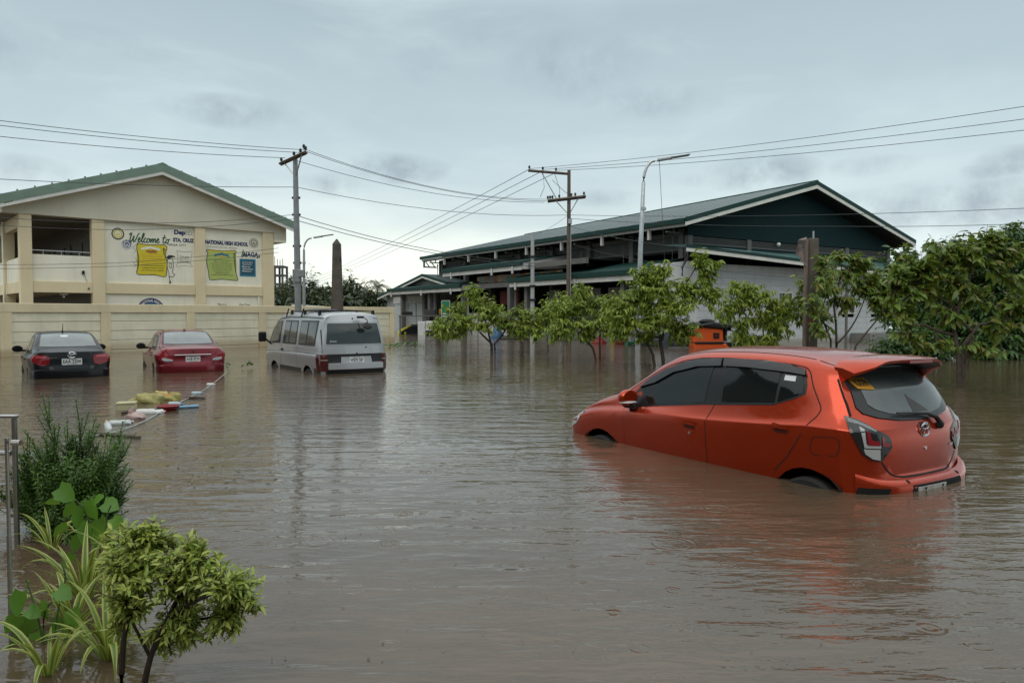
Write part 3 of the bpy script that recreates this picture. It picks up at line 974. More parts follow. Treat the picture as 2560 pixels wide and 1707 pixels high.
# lean-to along the gable and the white annex under it
lt = MB()
A = [(-3.1, -3.0, 4.42), (14.6, -3.0, 3.70), (19.3, .93, 4.70), (-.4, .93, 4.88)]
top = [lt.bm.verts.new(p) for p in A]
bot = [lt.bm.verts.new((p[0], p[1], p[2] - .07)) for p in A]
lt.bm.faces.new(top); lt.bm.faces.new(bot[::-1])
for i in range(4):
    lt.bm.faces.new((top[i], bot[i], bot[(i + 1) % 4], top[(i + 1) % 4]))
bmesh.ops.recalc_face_normals(lt.bm, faces=lt.bm.faces[:])
hl('lean_to_roof', lt, mat('lean_to_sheet', (.05, .125, .115), .35, .1, var=.15))
for k in range(22):                        # ribs of the lean-to sheets
    t = (k + .5) / 22
    p = Vector(A[0]).lerp(Vector(A[1]), t); q = Vector(A[3]).lerp(Vector(A[2]), t)
    hl('roof_rib', MB().cyl(p + Vector((0, 0, .012)), q + Vector((0, 0, .012)), .022, n=4), mat('lean_to_sheet'))
for (nm, dz0, dz1, dy, m) in (('lean_to_gutter', .03, -.10, -.05, hall_green), ('lean_to_fascia', -.102, -.27, -.03, trim_white)):
    b = MB()
    p, q = Vector(A[0]), Vector(A[1])
    vs = []
    for (P, z) in ((p, dz0), (q, dz0), (q, dz1), (p, dz1)):
        vs.append(P + Vector((0, dy, z)))
    f0 = [b.bm.verts.new(v) for v in vs]; f1 = [b.bm.verts.new(v + Vector((0, -.05, 0))) for v in vs]
    b.bm.faces.new(f0); b.bm.faces.new(f1[::-1])
    for i in range(4): b.bm.faces.new((f0[i], f1[i], f1[(i + 1) % 4], f0[(i + 1) % 4]))
    bmesh.ops.recalc_face_normals(b.bm, faces=b.bm.faces[:])
    hl(nm, b, m)
NB = 17
wins = [(.05, 1.0, .95, 1.55), (4.4, 5.4, 1.55, 2.5), (9.7, 10.8, 1.55, 2.5), (12.4, 13.4, 1.55, 2.5)]


def annex_top(x):
    f_ = 4.42 - .0407 * (x + 3.1)
    return f_ + .247 * (4.88 - .0091 * (x + .4) - f_) - .085


for k in range(14):                        # lapped boards, cut round the windows
    z0 = -.55 + k * .31; z1 = z0 + .302
    segs = [(-1.3, 14.2)]
    for (a, b_, c, d) in wins:
        if z1 > c and z0 < d:
            segs = [s for (p, q) in segs for s in ((p, min(q, a)), (max(p, b_), q)) if s[1] - s[0] > .05]
    for (p, q) in segs:
        z1a = min(z1, annex_top(p)); z1b = min(z1, annex_top(q))
        if z1a <= z0: continue
        if z1b <= z0 + .02:
            q = p + (q - p) * (z1a - z0) / max(z1a - z1b, .001) if z1b < z0 else q
            z1b = z0 + .02
        hl('siding_board', MB().prism([(p, z0), (q, z0), (q, z1b), (p, z1a)], 'y', -2.03, -1.97), siding_white)
hl('annex_side_wall', MB().box2((-1.28, -1.96, -.8), (-1.2, .9, 3.9)), siding_white)
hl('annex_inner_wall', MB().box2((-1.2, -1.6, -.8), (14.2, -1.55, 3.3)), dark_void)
for (a, b_, c, d) in wins:
    w = MB().box2((a - .07, -2.07, c - .07), (b_ + .07, -1.98, c)).box2((a - .07, -2.07, d), (b_ + .07, -1.98, d + .07)).box2((a - .07, -2.07, c), (a, -1.98, d)).box2((b_, -2.07, c), (b_ + .07, -1.98, d)).box2(((a + b_) / 2 - .025, -2.06, c), ((a + b_) / 2 + .025, -1.99, d))
    wo = w.build('annex_window', trim_white, HALL)
    MB().box2((a, -2.0, c), (b_, -1.985, d)).build('pane', glassmat('window_glass'), wo)
hl('annex_post', MB().cyl((9.05, -2.7, -.8), (9.05, -2.7, 3.7), .07, n=8), hall_grey, smooth=True)
hl('annex_post', MB().cyl((13.9, -2.7, -.8), (13.9, -2.7, 3.5), .07, n=8), hall_grey, smooth=True)
hl('vent_pipe', MB().tube([(-1.55, -1.5, 4.2), (-1.55, -1.5, 3.9), (-1.75, -1.5, 3.6), (-1.75, -1.5, 3.2)], .06, 7), hall_grey, smooth=True)
hl('annex_step', MB().box2((10.4, -3.2, -.8), (14.0, -2.1, .45)), grey_conc)
hl('lamp_globe', MB().ball((8.2, .9, 5.33), .11, 10), white_ink, smooth=True)

# small end block with roller shutters at the far left
def s_at(px, w):
    """distance along the long side of the hall (w out from it) seen at picture column px"""
    k = (px - 1176) / 1698.8
    return (k * (36 - .545 * w) - (8.41 - .839 * w)) / (-.545 - k * .839)


EB = thing('market_end_block', 'low grey shuttered shop block with a small gable at the far market end', 'building', (8.41, 36.0, 0), R(33))
eb = lambda nm, mb, m, **k: mb.build(nm, m, EB, **k)
sp_, sl_ = s_at(983, .5), s_at(869, .9)
gg = mat('grey_gable', (.22, .23, .23), .8, streak=.2)
zpk = at(983, 630, 36 + .839 * sp_ - .27).z; zev = at(869, 681, 36 + .839 * sl_ - .4).z
eb('gable', MB().prism([(sp_ - 3.5, 3.0), (sl_ - .8, 3.0), (sl_ - .8, zev + .15), (sp_, zpk - .12), (sp_ - 3.5, zpk - .8)], 'x', -.52, -.42), gg)
for (y1, z1) in ((sl_, zev), (sp_ - 4.0, zpk - .75)):
    eb('roof', MB().prism([(sp_, zpk), (y1, z1), (y1, z1 - .06), (sp_, zpk - .06)], 'x', -.95, 1.1), hall_roof)
    eb('barge_board', MB().prism([(sp_, zpk + .02), (y1, z1 + .02), (y1, z1 - .16), (sp_, zpk - .16)], 'x', -1.02, -.955), hall_green)
    eb('barge_trim', MB().prism([(sp_, zpk - .16), (y1, z1 - .16), (y1, z1 - .30), (sp_, zpk - .30)], 'x', -1.0, -.955), trim_white)
eb('wall', MB().box2((-.40, s_at(1010, .5), -.8), (1.1, sl_ - .8, 3.0)), mat('end_block_wall', (.30, .31, .31), .8, streak=.2))
for (a, b_) in ((907, 924), (934, 955), (957, 975)):
    y1, y0 = s_at(a, .5), s_at(b_, .5)
    for k in range(16):
        eb('shutter_slat', MB().box2((-.50 - .02 * (k % 2), y0, -.3 + k * .165), (-.42, y1, -.3 + k * .165 + .155)), mat('shutter_paint', (.50, .53, .53), .6, .2, var=.08, streak=.1))
    eb('shutter_box', MB().box2((-.60, y0 - .1, 2.36), (-.42, y1 + .1, 2.92)), hall_white)
for a in (928, 976, 1004):
    y0 = s_at(a, .7)
    eb('column', MB().box2((-.85, y0 - .2, -.8), (-.55, y0 + .2, 3.0)), hall_grey)

# ================================================================ poles, lamps, post
PA = thing('utility_pole', 'grey steel power pole with four insulators behind the silver van', 'pole', at(686, 722, 31) * 1.0, 0)
PA.location = (at(686, 722, 31).x, 31, 0)
top = at(678, 352, 31); zt = top.z; dx = top.x - PA.location.x
MB().tube([(0, 0, -.8), (dx * .5, 0, zt * .5), (dx, 0, zt - .25)], [.15, .13, .10], 12).build('pole_shaft', pole_steel, PA, smooth=True)
arm_dir = Vector((.83, .55, .0)).normalized()
ar = MB()
A0 = Vector((-1.02, 1.05, zt - .24)); A1 = Vector((.66, -1.05, zt - .20))
ar.tube([A0 + Vector((0, .1, 0)), A1 + Vector((0, .1, 0))], .065, 4)
ar.tube([A0 + Vector((0, -.12, 0)), A1 + Vector((0, -.12, 0))], .055, 4)
ar.build('crossarm', wood_dark, PA)
MB().tube([A0.lerp(A1, .15), Vector((dx * .9, 0, zt - 1.0)), A0.lerp(A1, .85)], .03, 5).build('brace', steel, PA)


def insulator(p, parent, sc=1.0):
    MB().lathe([(.02, 0), (.02, .05), (.06, .06), (.05, .10), (.07, .12), (.045, .17), (.03, .20)], 8, p).build('insulator', black_plastic, parent, smooth=True)


for t in (.04, .55, .80, .99):
    insulator(A0.lerp(A1, t) + Vector((0, 0, .06)), PA)
insulator(A0.lerp(A1, .9) + Vector((0, .1, .2)), PA)
for z in (3.6, 4.3, 5.6, 6.3):
    f = z / zt
    MB().cyl((dx * f - .17, 0, z), (dx * f + .17, 0, z), .05, n=8).build('pole_clamp', black_plastic, PA)
MB().box((dx * .62, 0, 3.05), (.30, .34, .55)).box((dx * .62 + .22, -.1, 3.15), (.25, .2, .3)).build('splice_box', pole_steel, PA, bevel=.02)

PB = thing('utility_pole', 'dark wooden power pole with two offset crossarms in front of the market', 'pole', (at(1306, 722, 40).x, 40, 0))
ztb = at(1307, 391, 40).z
MB().tube([(0, 0, -.8), (0, 0, ztb)], [.15, .09], 10).build('pole_shaft', wood_dark, PB, smooth=True)
aL = at(1213, 392, 40) - Vector((PB.location.x, 40, 0))
MB().tube([aL, (0, 0, aL.z - .18)], .075, 4).build('crossarm', wood_dark, PB)
bm_ = at(1258, 462, 40) - Vector((PB.location.x, 40, 0)); bp_ = at(1345, 452, 40) - Vector((PB.location.x, 40, 0))
MB().tube([bm_ + Vector((0, -.15, 0)), bp_ + Vector((0, -.15, 0))], .075, 4).tube([bm_ + Vector((0, .15, 0)), bp_ + Vector((0, .15, 0))], .075, 4).build('crossarm', wood_dark, PB)
mid = aL.lerp(Vector((0, 0, aL.z - .18)), .32)
MB().cyl(mid, bm_.lerp(bp_, .25), .03, n=5).build('brace', steel, PB)
MB().tube([bm_.lerp(bp_, .2), (0, 0, bm_.z - .75), bm_.lerp(bp_, .82)], .03, 5).build('brace', steel, PB)
for t in (.03, .36, .68):
    insulator(aL.lerp(Vector((0, 0, aL.z - .18)), t) + Vector((0, 0, .07)), PB)
for t in (.0, .06, .12, .3, .62, .72, .95):
    insulator(bm_.lerp(bp_, t) + Vector((0, -.15, .05)), PB)
dp = MB()
for (x0, z0, x1, z1) in ((-1.4, aL.z, -1.55, bm_.z + .2), (-.8, aL.z - .1, -.5, bm_.z + .2), (-.9, aL.z - .5, 0.1, bm_.z + .3)):
    dp.tube([(x0, 0, z0), ((x0 + x1) / 2 + .15, 0, (z0 + z1) / 2 - .2), (x1, 0, z1)], .012, 4)
dp.build('jumper_wire', wire_mat, PB)
MB().box((.05, -.14, bm_.z - 1.1), (.2, .2, .25)).cyl((.1, -.1, bm_.z - 1.1), (.1, -.1, 1), .02, n=5).build('meter_box', steel, PB)

PC = thing('concrete_post', 'slim grey utility post left of the wooden power pole', 'post', (at(1223, 722, 38).x, 38, 0))
MB().tube([(0, 0, -.8), (0, 0, at(1223, 540, 38).z)], [.13, .09], 10).build('post_shaft', pole_conc, PC, smooth=True)
for z in (2.2, 2.9, 4.4):
    MB().box((0, -.1, z), (.34, .1, .1)).build('post_bracket', black_plastic, PC)


def lamp(label, px, pbase, ptop, Y, reach, lean, boxy):
    x0 = at(px, 722, Y).x
    L = thing('street_lamp', label, 'street lamp', (x0, Y, 0))
    H_ = at(px, ptop, Y).z
    tx = lean
    pts = [(0, 0, -.8), (tx * .5, 0, H_ * .5), (tx, 0, H_ * .86)]
    rs = [.11, .10, .075]
    for k in range(1, 7):
        a = R(90) * k / 6
        rr = reach * .40
        pts.append((tx + rr * (1 - math.cos(a)), 0, H_ * .86 + (H_ * .115) * math.sin(a)))
        rs.append(.06)
    MB().tube(pts, rs, 10).build('lamp_post', steel, L, smooth=True)
    e = Vector(pts[-1])
    d = Vector((1, 0, .16)).normalized()
    hd = MB()
    hd.box(e + d * (reach * .18 + .22), (.62, .28, .10), (0, -R(9), 0))
    hd.build('lamp_head', steel, L, bevel=.02)
    MB().box(e + d * (reach * .18 + .85), (.80, .34, .035), (0, -R(9), 0)).build('solar_panel', mat('solar_panel', (.03, .035, .05), .25), L, bevel=.005)
    MB().cyl((tx, 0, H_ * .72), (tx, 0, H_ * .72 + .12), .12, n=10).build('lamp_collar', steel, L, smooth=True)
    return L


lamp('grey street lamp with curved neck standing before the market hall', 1464, 800, 358, 31, 1.15, .22, 1)
lamp('distant small street lamp between the school corner and the tapered pillar', 698, 722, 541, 50, 1.3, .05, 0)

OB = thing('tapered_pillar', 'weathered brown tapered concrete pillar rising behind the silver van', 'pillar', (at(775, 722, 32.5).x, 32.5, 0))
zo = at(771, 549, 32.5).z
b = MB()
prof = [(-.8, .27), (zo - .22, .155), (zo, .02)]
prev = None
for z, r_ in prof:
    ring = [b.bm.verts.new((sx * r_, sy * r_, z)) for sx, sy in ((-1, -1), (1, -1), (1, 1), (-1, 1))]
    if prev:
        for i in range(4): b.bm.faces.new((prev[i], prev[(i + 1) % 4], ring[(i + 1) % 4], ring[i]))
    prev = ring
b.bm.faces.new(prev)
b.build('pillar_shaft', mat('old_brown_concrete', (.095, .082, .068), .9, var=.3, scale=2.5, bump=.01, bscale=14, streak=.4), OB, bevel=.012)
MB().box((.16, -.1, zo - .9), (.10, .1, .16)).cyl((-.27, -.1, 1.4), (-.22, -.1, 2.2), .012, n=5).build('pillar_bracket', black_plastic, OB)

PD = thing('old_service_post', 'brown concrete service post with looped cables behind the orange hatchback', 'post', (at(1864, 722, 20.1).x, 20.1, 0))
zd = at(1866, 548, 20.1).z
MB().box2((-.13, -.12, -.8), (.13, .12, zd)).build('post_shaft', mat('old_brown_concrete'), PD, bevel=.02)
MB().cyl((-.24, -.12, -.8), (-.22, -.12, zd - .02), .055, n=8).build('conduit', mat('pinkish_conduit', (.16, .12, .10), .6), PD, smooth=True)
MB().cyl((.02, 0, zd), (.02, 0, zd + .20), .022, n=6).build('rebar', steel, PD)
cb = MB()
for k in range(7):
    s = k * .025
    cb.tube([(-.22, -.14, zd - .02 + s * .2), (-.30 - s, -.2, zd - .06), (-.34 - s * 1.2, -.2, zd - .3 - s), (-.30 - s * .5, -.2, zd - .55), (-.40 + s, -.2, zd - .62 - s * .8)], .014, 5)
cb.build('cable_loop', mat('grey_cable', (.25, .20, .19), .5), PD, smooth=True)
MB().box((-.10, -.165, 1.22), (.09, .02, .20)).build('red_tag', mat('red_tag', (.20, .02, .015), .6), PD)

# ================================================================ wires


def wire(label, pts, sag=0.0, r=.016, nm='power_line'):
    P = [Vector(p) for p in pts]
    out = []
    for a, b in zip(P[:-1], P[1:]):
        for k in range(12):
            t = k / 12
            q = a.lerp(b, t); q.z -= sag * 4 * t * (1 - t)
            out.append(q)
    out.append(P[-1])
    tag(MB().tube(out, r * .72, 5).build(nm, wire_mat, smooth=True), label, 'power line', 'overhead wires across the street')


wire('uppermost wire left of the steel pole over the school roof', [at(-260, 243, 23), at(705, 345, 31)], .15)
wire('second wire from the top left of the steel pole', [at(-260, 255, 22.6), at(690, 351, 31)], .15)
wire('third wire from the top left of the steel pole', [at(-260, 284, 22), at(655, 363, 31)], .15)
wire('uppermost wire spanning from steel pole to wooden pole', [at(705, 345, 31), at(1262, 458, 40)], .55)
wire('middle wire spanning from steel pole to wooden pole', [at(702, 348, 31.2), at(1256, 462, 40)], .50)
wire('lowest crossarm wire spanning from steel pole to wooden pole', [at(680, 369, 31), at(1250, 465, 39.8)], .45)
wire('neutral wire crossing the school gable and meeting the steel pole', [at(-200, 400, 24), at(678, 430, 31)], .12)
wire('neutral wire sagging between steel pole and wooden pole', [at(680, 430, 31), at(1304, 494, 40)], .40)
wire('low cable from the steel pole towards the market roof, the upper one', [at(680, 495, 31), at(1230, 605, 38)], .35, .02)
wire('low cable from the steel pole towards the market roof, the lower one', [at(680, 506, 31), at(1230, 612, 38)], .30, .02)
wire('upper cable drawn across the mural to the steel pole', [at(-200, 480, 27.5), at(300, 512, 29.5), at(682, 492, 31)], .12, .014)
wire('lower cable drawn across the top of the mural', [at(-200, 500, 27.5), at(280, 528, 29.5), at(682, 502, 31)], .10, .014)
wire('upper sagging cable crossing the yellow scroll painting', [at(-200, 606, 27.5), at(270, 604, 29), at(640, 570, 31)], .05, .012)
wire('lower sagging cable crossing the yellow scroll painting', [at(-200, 616, 27.5), at(270, 612, 29), at(640, 580, 31)], .05, .012)
wire('leftmost of three wires running from the wooden pole into the distance', [at(1214, 390, 40), at(700, 648, 140)], .4, .022)
wire('middle one of three wires running from the wooden pole into the distance', [at(1244, 394, 40), at(705, 652, 140)], .4, .022)
wire('rightmost of three wires running from the wooden pole into the distance', [at(1274, 398, 40), at(710, 656, 140)], .4, .022)
wire('highest of the wires running right from the wooden pole', [at(1216, 388, 40), at(2700, 190, 23)], .25)
wire('second highest wire running right from the wooden pole', [at(1244, 390, 40), at(2700, 226, 23)], .25)
wire('third highest wire running right from the wooden pole', [at(1276, 392, 40), at(2700, 258, 23)], .25)
wire('upper wire crossing the green gable of the hall', [at(1306, 494, 40), at(2700, 462, 26)], .25)
wire('lower wire crossing the green gable of the hall', [at(1306, 502, 40), at(1900, 520, 33), at(2700, 498, 26)], .12)
wire('thin drop wire from the wooden pole to the slim post', [at(1305, 494, 40), at(1224, 542, 38)], .1, .012)
wire('slack wire hanging from the lamp head down to the canopy', [at(1514, 362, 31), at(1534, 740, 33)], .0, .014)
wire('drop wire bundle from the wooden pole to the service post', [at(1310, 520, 40), at(1862, 585, 20.1)], .30, .012)
wire('faint cable over the white annex wall behind the sapling', [at(1310, 560, 40), at(1850, 640, 20.1)], .25, .010)
# ================================================================ vehicles
def pchip(x, y, xn):
    x = np.asarray(x, float); y = np.asarray(y, float)
    h = np.diff(x); d = np.diff(y) / h
    m = np.zeros_like(y)
    for i in range(1, len(x) - 1):
        if d[i - 1] * d[i] > 0:
            w1 = 2 * h[i] + h[i - 1]; w2 = h[i] + 2 * h[i - 1]
            m[i] = (w1 + w2) / (w1 / d[i - 1] + w2 / d[i])
    m[0] = d[0]; m[-1] = d[-1]
    k = np.clip(np.searchsorted(x, xn) - 1, 0, len(h) - 1)
    t = (xn - x[k]) / h[k]
    return ((1 + 2 * t) * (1 - t) ** 2 * y[k] + t * (1 - t) ** 2 * h[k] * m[k] + t * t * (3 - 2 * t) * y[k + 1] + t * t * (t - 1) * h[k] * m[k + 1])


def car_body(st, tail, nose, zlow, corner=.10, arches=(), nx=6, nj=4, ncorner=.12):
    """st rows: X, lean, ws, zcr, zb, yb, yc, zc, zt ; tail/nose: [(z, X)] centre-line profiles"""
    tz, tx = zip(*tail); nz, nx_ = zip(*nose)
    Xt = lambda z: float(np.interp(z, tz, tx)); Xn = lambda z: float(np.interp(z, nz, nx_))
    n = len(st)
    rings = []
    for i, (X, ln, ws, zcr, zb, yb, yc, zc, zt) in enumerate(st):
        p = [(ws - .24, zlow), (ws - .075, zlow + .02), (ws - .056, min(.42, zcr * .5)), (ws - .024, min(.62, zcr * .72)), (ws + .002, zcr - .014), (ws - .018, zcr + .016),
             (yb - .015, zb), ((yb + yc) / 2 + .010, (zb + zc) / 2), (yc, zc), (yc - .10, zc + (zt - zc) * .60), ((yc - .10) * .52, zt - (zt - zc) * .10), (0, zt)]
        r = []
        for (y, z) in p:
            x = X
            if ln > 0: x = X * (1) + ln * (Xt(z) + corner - .10)
            elif ln < 0: x = X - ln * (Xn(z) - Xn(.55))
            r.append((x, y, z))
        rings.append(r)
    P = np.array(rings)
    # refine along the car
    xs = np.array([r[0] for r in st]); idx = []
    xn = np.concatenate([np.linspace(xs[i], xs[i + 1], nx, endpoint=False) for i in range(n - 1)] + [[xs[-1]]])
    Q = np.zeros((len(xn), 12, 3))
    for j in range(12):
        for c in range(3):
            Q[:, j, c] = pchip(xs, P[:, j, c], xn)
    ch = np.concatenate([[0], np.cumsum(np.mean(np.linalg.norm(np.diff(P, axis=1), axis=2), axis=0))])
    jn = np.concatenate([np.linspace(ch[i], ch[i + 1], nj, endpoint=False) for i in range(11)] + [[ch[-1]]])
    D = np.zeros((len(xn), len(jn), 3))
    for i in range(len(xn)):
        for c in range(3):
            D[i, :, c] = pchip(ch, Q[i, :, c], jn)
    bm = bmesh.new()
    NI, NJ = D.shape[:2]
    jc = 8 * nj
    for sgn in (1, -1):
        V = [[bm.verts.new((D[i, j, 0], sgn * D[i, j, 1], D[i, j, 2])) for j in range(NJ)] for i in range(NI)]
        F = []
        for i in range(NI - 1):
            for j in range(NJ - 1):
                F.append((V[i][j], V[i + 1][j], V[i + 1][j + 1], V[i][j + 1]))
        # tail and nose closures
        for (row, prof, cr, flip) in ((0, Xt, corner, False), (NI - 1, Xn, ncorner, True)):
            ytop = D[row, jc, 1]
            fr = [1 - D[row, j, 1] / ytop for j in range(jc, NJ)]
            grid = []
            for j in range(jc + 1):
                line = [V[row][j]]
                y0 = D[row, j, 1]; z0 = D[row, j, 2]; x0 = D[row, j, 0]
                for c in range(1, len(fr)):
                    if j == jc:
                        line.append(V[row][jc + c]); continue
                    y = y0 * (1 - fr[c])
                    z = z0 + (D[row, jc + c, 2] - D[row, jc, 2]) * (j / jc) ** 5
                    e = (1 - fr[c]) ** 3
                    xc = prof(z0)
                    x = xc + (x0 - xc) * e
                    if j > jc - 4:
                        tt = (j - (jc - 4)) / 4
                        x = x * (1 - tt) + D[row, jc + c, 0] * tt
                    line.append(bm.verts.new((x, sgn * y, z)))
                grid.append(line)
            for j in range(jc):
                for c in range(len(fr) - 1):
                    q = (grid[j][c], grid[j][c + 1], grid[j + 1][c + 1], grid[j + 1][c])
                    F.append(q if not flip else q[::-1])
        for q in F:
            if len(set(q)) < 3: continue
            q = list(dict.fromkeys(q))
            try: bm.faces.new(q if sgn < 0 else q[::-1])
            except ValueError: pass
    bmesh.ops.remove_doubles(bm, verts=bm.verts, dist=1e-4)
    bmesh.ops.recalc_face_normals(bm, faces=bm.faces[:])
    # the wheel openings are cut out of the shell
    for (xa, za, r) in arches:
        N = 14
        for sgn in (1, -1):
            S = [f for f in bm.faces if f.calc_center_median().y * sgn > .45 and abs(f.calc_center_median().x - xa) < r + .25 and f.calc_center_median().z < za + r + .25]
            for k in range(N + 1):
                a = R(-10 + 200 * k / N)
                nrm = Vector((math.cos(a), 0, math.sin(a)))
                pt = Vector((xa, 0, za)) + nrm * r
                geom = list({v for f in S for v in f.verts}) + list({e for f in S for e in f.edges}) + S
                res = bmesh.ops.bisect_plane(bm, geom=geom, plane_co=pt, plane_no=nrm, dist=1e-5)
                fs = {f for f in res['geom'] if isinstance(f, bmesh.types.BMFace)}
                S = [f for f in fs if (f.calc_center_median() - pt).dot(nrm) < 0]
            bmesh.ops.delete(bm, geom=S, context='FACES')
    return bm


def bvh_of(me):
    bm = bmesh.new(); bm.from_mesh(me)
    t = BVHTree.FromBMesh(bm)
    bm.free()
    return t


def chaikin(p, n=2, closed=True, r=.03):
    """round the corners of a polygon with a fixed radius"""
    q = []
    m = len(p)
    for i in range(m):
        if not closed and i in (0, m - 1):
            q.append(p[i]); continue
        A, P, B_ = (Vector(p[(i - 1) % m]), Vector(p[i]), Vector(p[(i + 1) % m]))
        d0, d1 = A - P, B_ - P
        k = min(r, d0.length * .45, d1.length * .45)
        s0 = P + d0.normalized() * k; s1 = P + d1.normalized() * k
        for t in (0, .33, .67, 1):
            c = s0 * (1 - t) ** 2 + P * 2 * t * (1 - t) + s1 * t * t
            q.append((c.x, c.y))
    return q


class Car:
    def __init__(s, name, label, cat, M, k=1.0):
        s.root = bpy.data.objects.new(name, None)
        COL.objects.link(s.root)
        s.root.matrix_world = M @ Matrix.Scale(1, 4)
        tag(s.root, label, cat)
        s.k = k
        s.pivot = .75

    def fin(s, me):
        if s.k != 1.0:
            me.transform(Matrix.Scale(s.k, 4))
        return me

    def shell(s, name, bm, m, angle=30):
        me = bpy.data.meshes.new(name)
        bm.to_mesh(me); bm.free()
        me.materials.append(m)
        me.shade_smooth(); me.set_sharp_from_angle(angle=R(angle))
        s.bvh = bvh_of(me)
        o = link(name, s.fin(me), s.root)
        return o

    def cast(s, axis, sgn, u, v, off):
        if axis == 'y': o, d = Vector((u, sgn * 4, v)), Vector((0, -sgn, 0))
        elif axis == 'a':
            # u is the bearing (degrees / 100) round a pivot inside the tail: 0 looks straight back
            a = R(u * 100)
            d = Vector((-math.cos(a), sgn * math.sin(a), 0))
            h = s.bvh.ray_cast(Vector((s.pivot, 0, v)), d)
            return None if h[0] is None else h[0] + d * off
        elif axis == 'x': o, d = Vector((sgn * 12, u, v)), Vector((-sgn, 0, 0))
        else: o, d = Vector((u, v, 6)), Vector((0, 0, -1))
        h = s.bvh.ray_cast(o, d)
        if h[0] is None: return None
        n = h[1] if h[1].dot(d) < 0 else -h[1]
        return h[0] + (n * .6 - d * .4).normalized() * off

    def patch(s, name, poly, m, axis='y', sgn=1, off=.003, cell=.06, skirt=.006, parent=None, ang=50):
        bm = bmesh.new()
        f = bm.faces.new([bm.verts.new((p[0], p[1], 0)) for p in poly])
        bmesh.ops.triangulate(bm, faces=[f])
        us = [p[0] for p in poly]; vs = [p[1] for p in poly]
        for (a, b, nrm) in ((min(us), max(us), Vector((1, 0, 0))), (min(vs), max(vs), Vector((0, 1, 0)))):
            c = math.floor(a / cell) * cell + cell
            while c < b:
                g = bm.verts[:] + bm.edges[:] + bm.faces[:]
                bmesh.ops.bisect_plane(bm, geom=g, plane_co=nrm * c, plane_no=nrm, dist=1e-6)
                c += cell
        miss = []; good = []
        for v in bm.verts:
            h = s.cast(axis, sgn, v.co.x, v.co.y, off)
            if h is None: miss.append(v)
            else:
                good.append((v.co.copy(), h)); v.co = h
        for v in miss:
            if not good: continue
            w = min(good, key=lambda g: (g[0] - v.co).length)[1]
            if axis == 'a': v.co = w
            elif axis == 'y': v.co = Vector((v.co.x, w.y, v.co.y))
            elif axis == 'x': v.co = Vector((w.x, v.co.x, v.co.y))
            else: v.co = Vector((v.co.x, v.co.y, w.z))
        if skirt:
            d = {'y': Vector((0, -sgn, 0)), 'x': Vector((-sgn, 0, 0)), 'z': Vector((0, 0, -1)), 'a': Vector((.75, -sgn * .66, 0))}[axis]
            be = [e for e in bm.edges if len(e.link_faces) == 1]
            ret = bmesh.ops.extrude_edge_only(bm, edges=be)
            for g in ret['geom']:
                if isinstance(g, bmesh.types.BMVert): g.co += d * (skirt + off)
        bmesh.ops.recalc_face_normals(bm, faces=bm.faces[:])
        # outward side
        out = {'y': Vector((0, sgn, 0)), 'x': Vector((sgn, 0, 0)), 'z': Vector((0, 0, 1)), 'a': Vector((-.75, sgn * .66, 0))}[axis]
        big = sum((f.normal * f.calc_area() for f in bm.faces), Vector())
        if big.dot(out) < 0: bmesh.ops.reverse_faces(bm, faces=bm.faces[:])
        me = bpy.data.meshes.new(name)
        bm.to_mesh(me); bm.free()
        me.materials.append(m)
        me.shade_smooth(); me.set_sharp_from_angle(angle=R(ang))
        return link(name, s.fin(me), parent or s.root)

    def both(s, name, poly, m, **k):
        a = s.patch(name, poly, m, axis='y', sgn=1, **k)
        b = s.patch(name, poly, m, axis='y', sgn=-1, **k)
        return a, b

    def strip(s, name, path, w, m, axis='y', sgn=1, off=.0015, parent=None, smooth=0, closed=False):
        if smooth: path = chaikin(path, smooth, closed)
        if closed: path = list(path) + [path[0]]
        bm = bmesh.new()
        pts = [Vector(p) for p in path]
        fine = [pts[0]]
        for a, b in zip(pts[:-1], pts[1:]):
            n = max(1, int((b - a).length / .06))
            fine += [a.lerp(b, (i + 1) / n) for i in range(n)]
        prev = None
        for i, p in enumerate(fine):
            t = (fine[min(i + 1, len(fine) - 1)] - fine[max(i - 1, 0)]).normalized()
            nn = Vector((-t.y, t.x)) * w / 2
            a = s.cast(axis, sgn, p.x + nn.x, p.y + nn.y, off); b = s.cast(axis, sgn, p.x - nn.x, p.y - nn.y, off)
            if a is None or b is None or (a - b).length > w * 4: prev = None; continue
            cur = (bm.verts.new(a), bm.verts.new(b))
            if prev: bm.faces.new((prev[0], prev[1], cur[1], cur[0]))
            prev = cur
        me = bpy.data.meshes.new(name)
        bm.to_mesh(me); bm.free()
        me.materials.append(m); me.shade_smooth()
        return link(name, s.fin(me), parent or s.root)

    def add(s, name, mb, m, parent=None, **k):
        me = mb.mesh(name, m, **k)
        return link(name, s.fin(me), parent or s.root)

    def wheel(s, x, y, r, w, spokes=10):
        sg = 1 if y > 0 else -1
        t = MB().lathe([(r * .66, -w / 2), (r * .93, -w / 2), (r, -w * .36), (r, w * .36), (r * .93, w / 2), (r * .66, w / 2)], 32, (x, y, r), (R(90), 0, 0))
        o = s.add('wheel', t, mat('tyre_rubber', (.018, .018, .018), .8, bump=.002), smooth=True)
        rim = MB().lathe([(r * .1, -.02), (r * .66, -.03), (r * .66, .03), (r * .1, .02)], 28, (x, y + sg * w * .33, r), (R(90), 0, 0))
        for k in range(spokes):
            a = 6.28318 * k / spokes
            rim.box((x + math.cos(a) * r * .36, y + sg * (w * .42), r + math.sin(a) * r * .36), (r * .58, .03, .035), (0, -a, 0))
        s.add('rim', rim, mat('wheel_cover', (.30, .31, .32), .4, .7), parent=o, smooth=True)
        return o

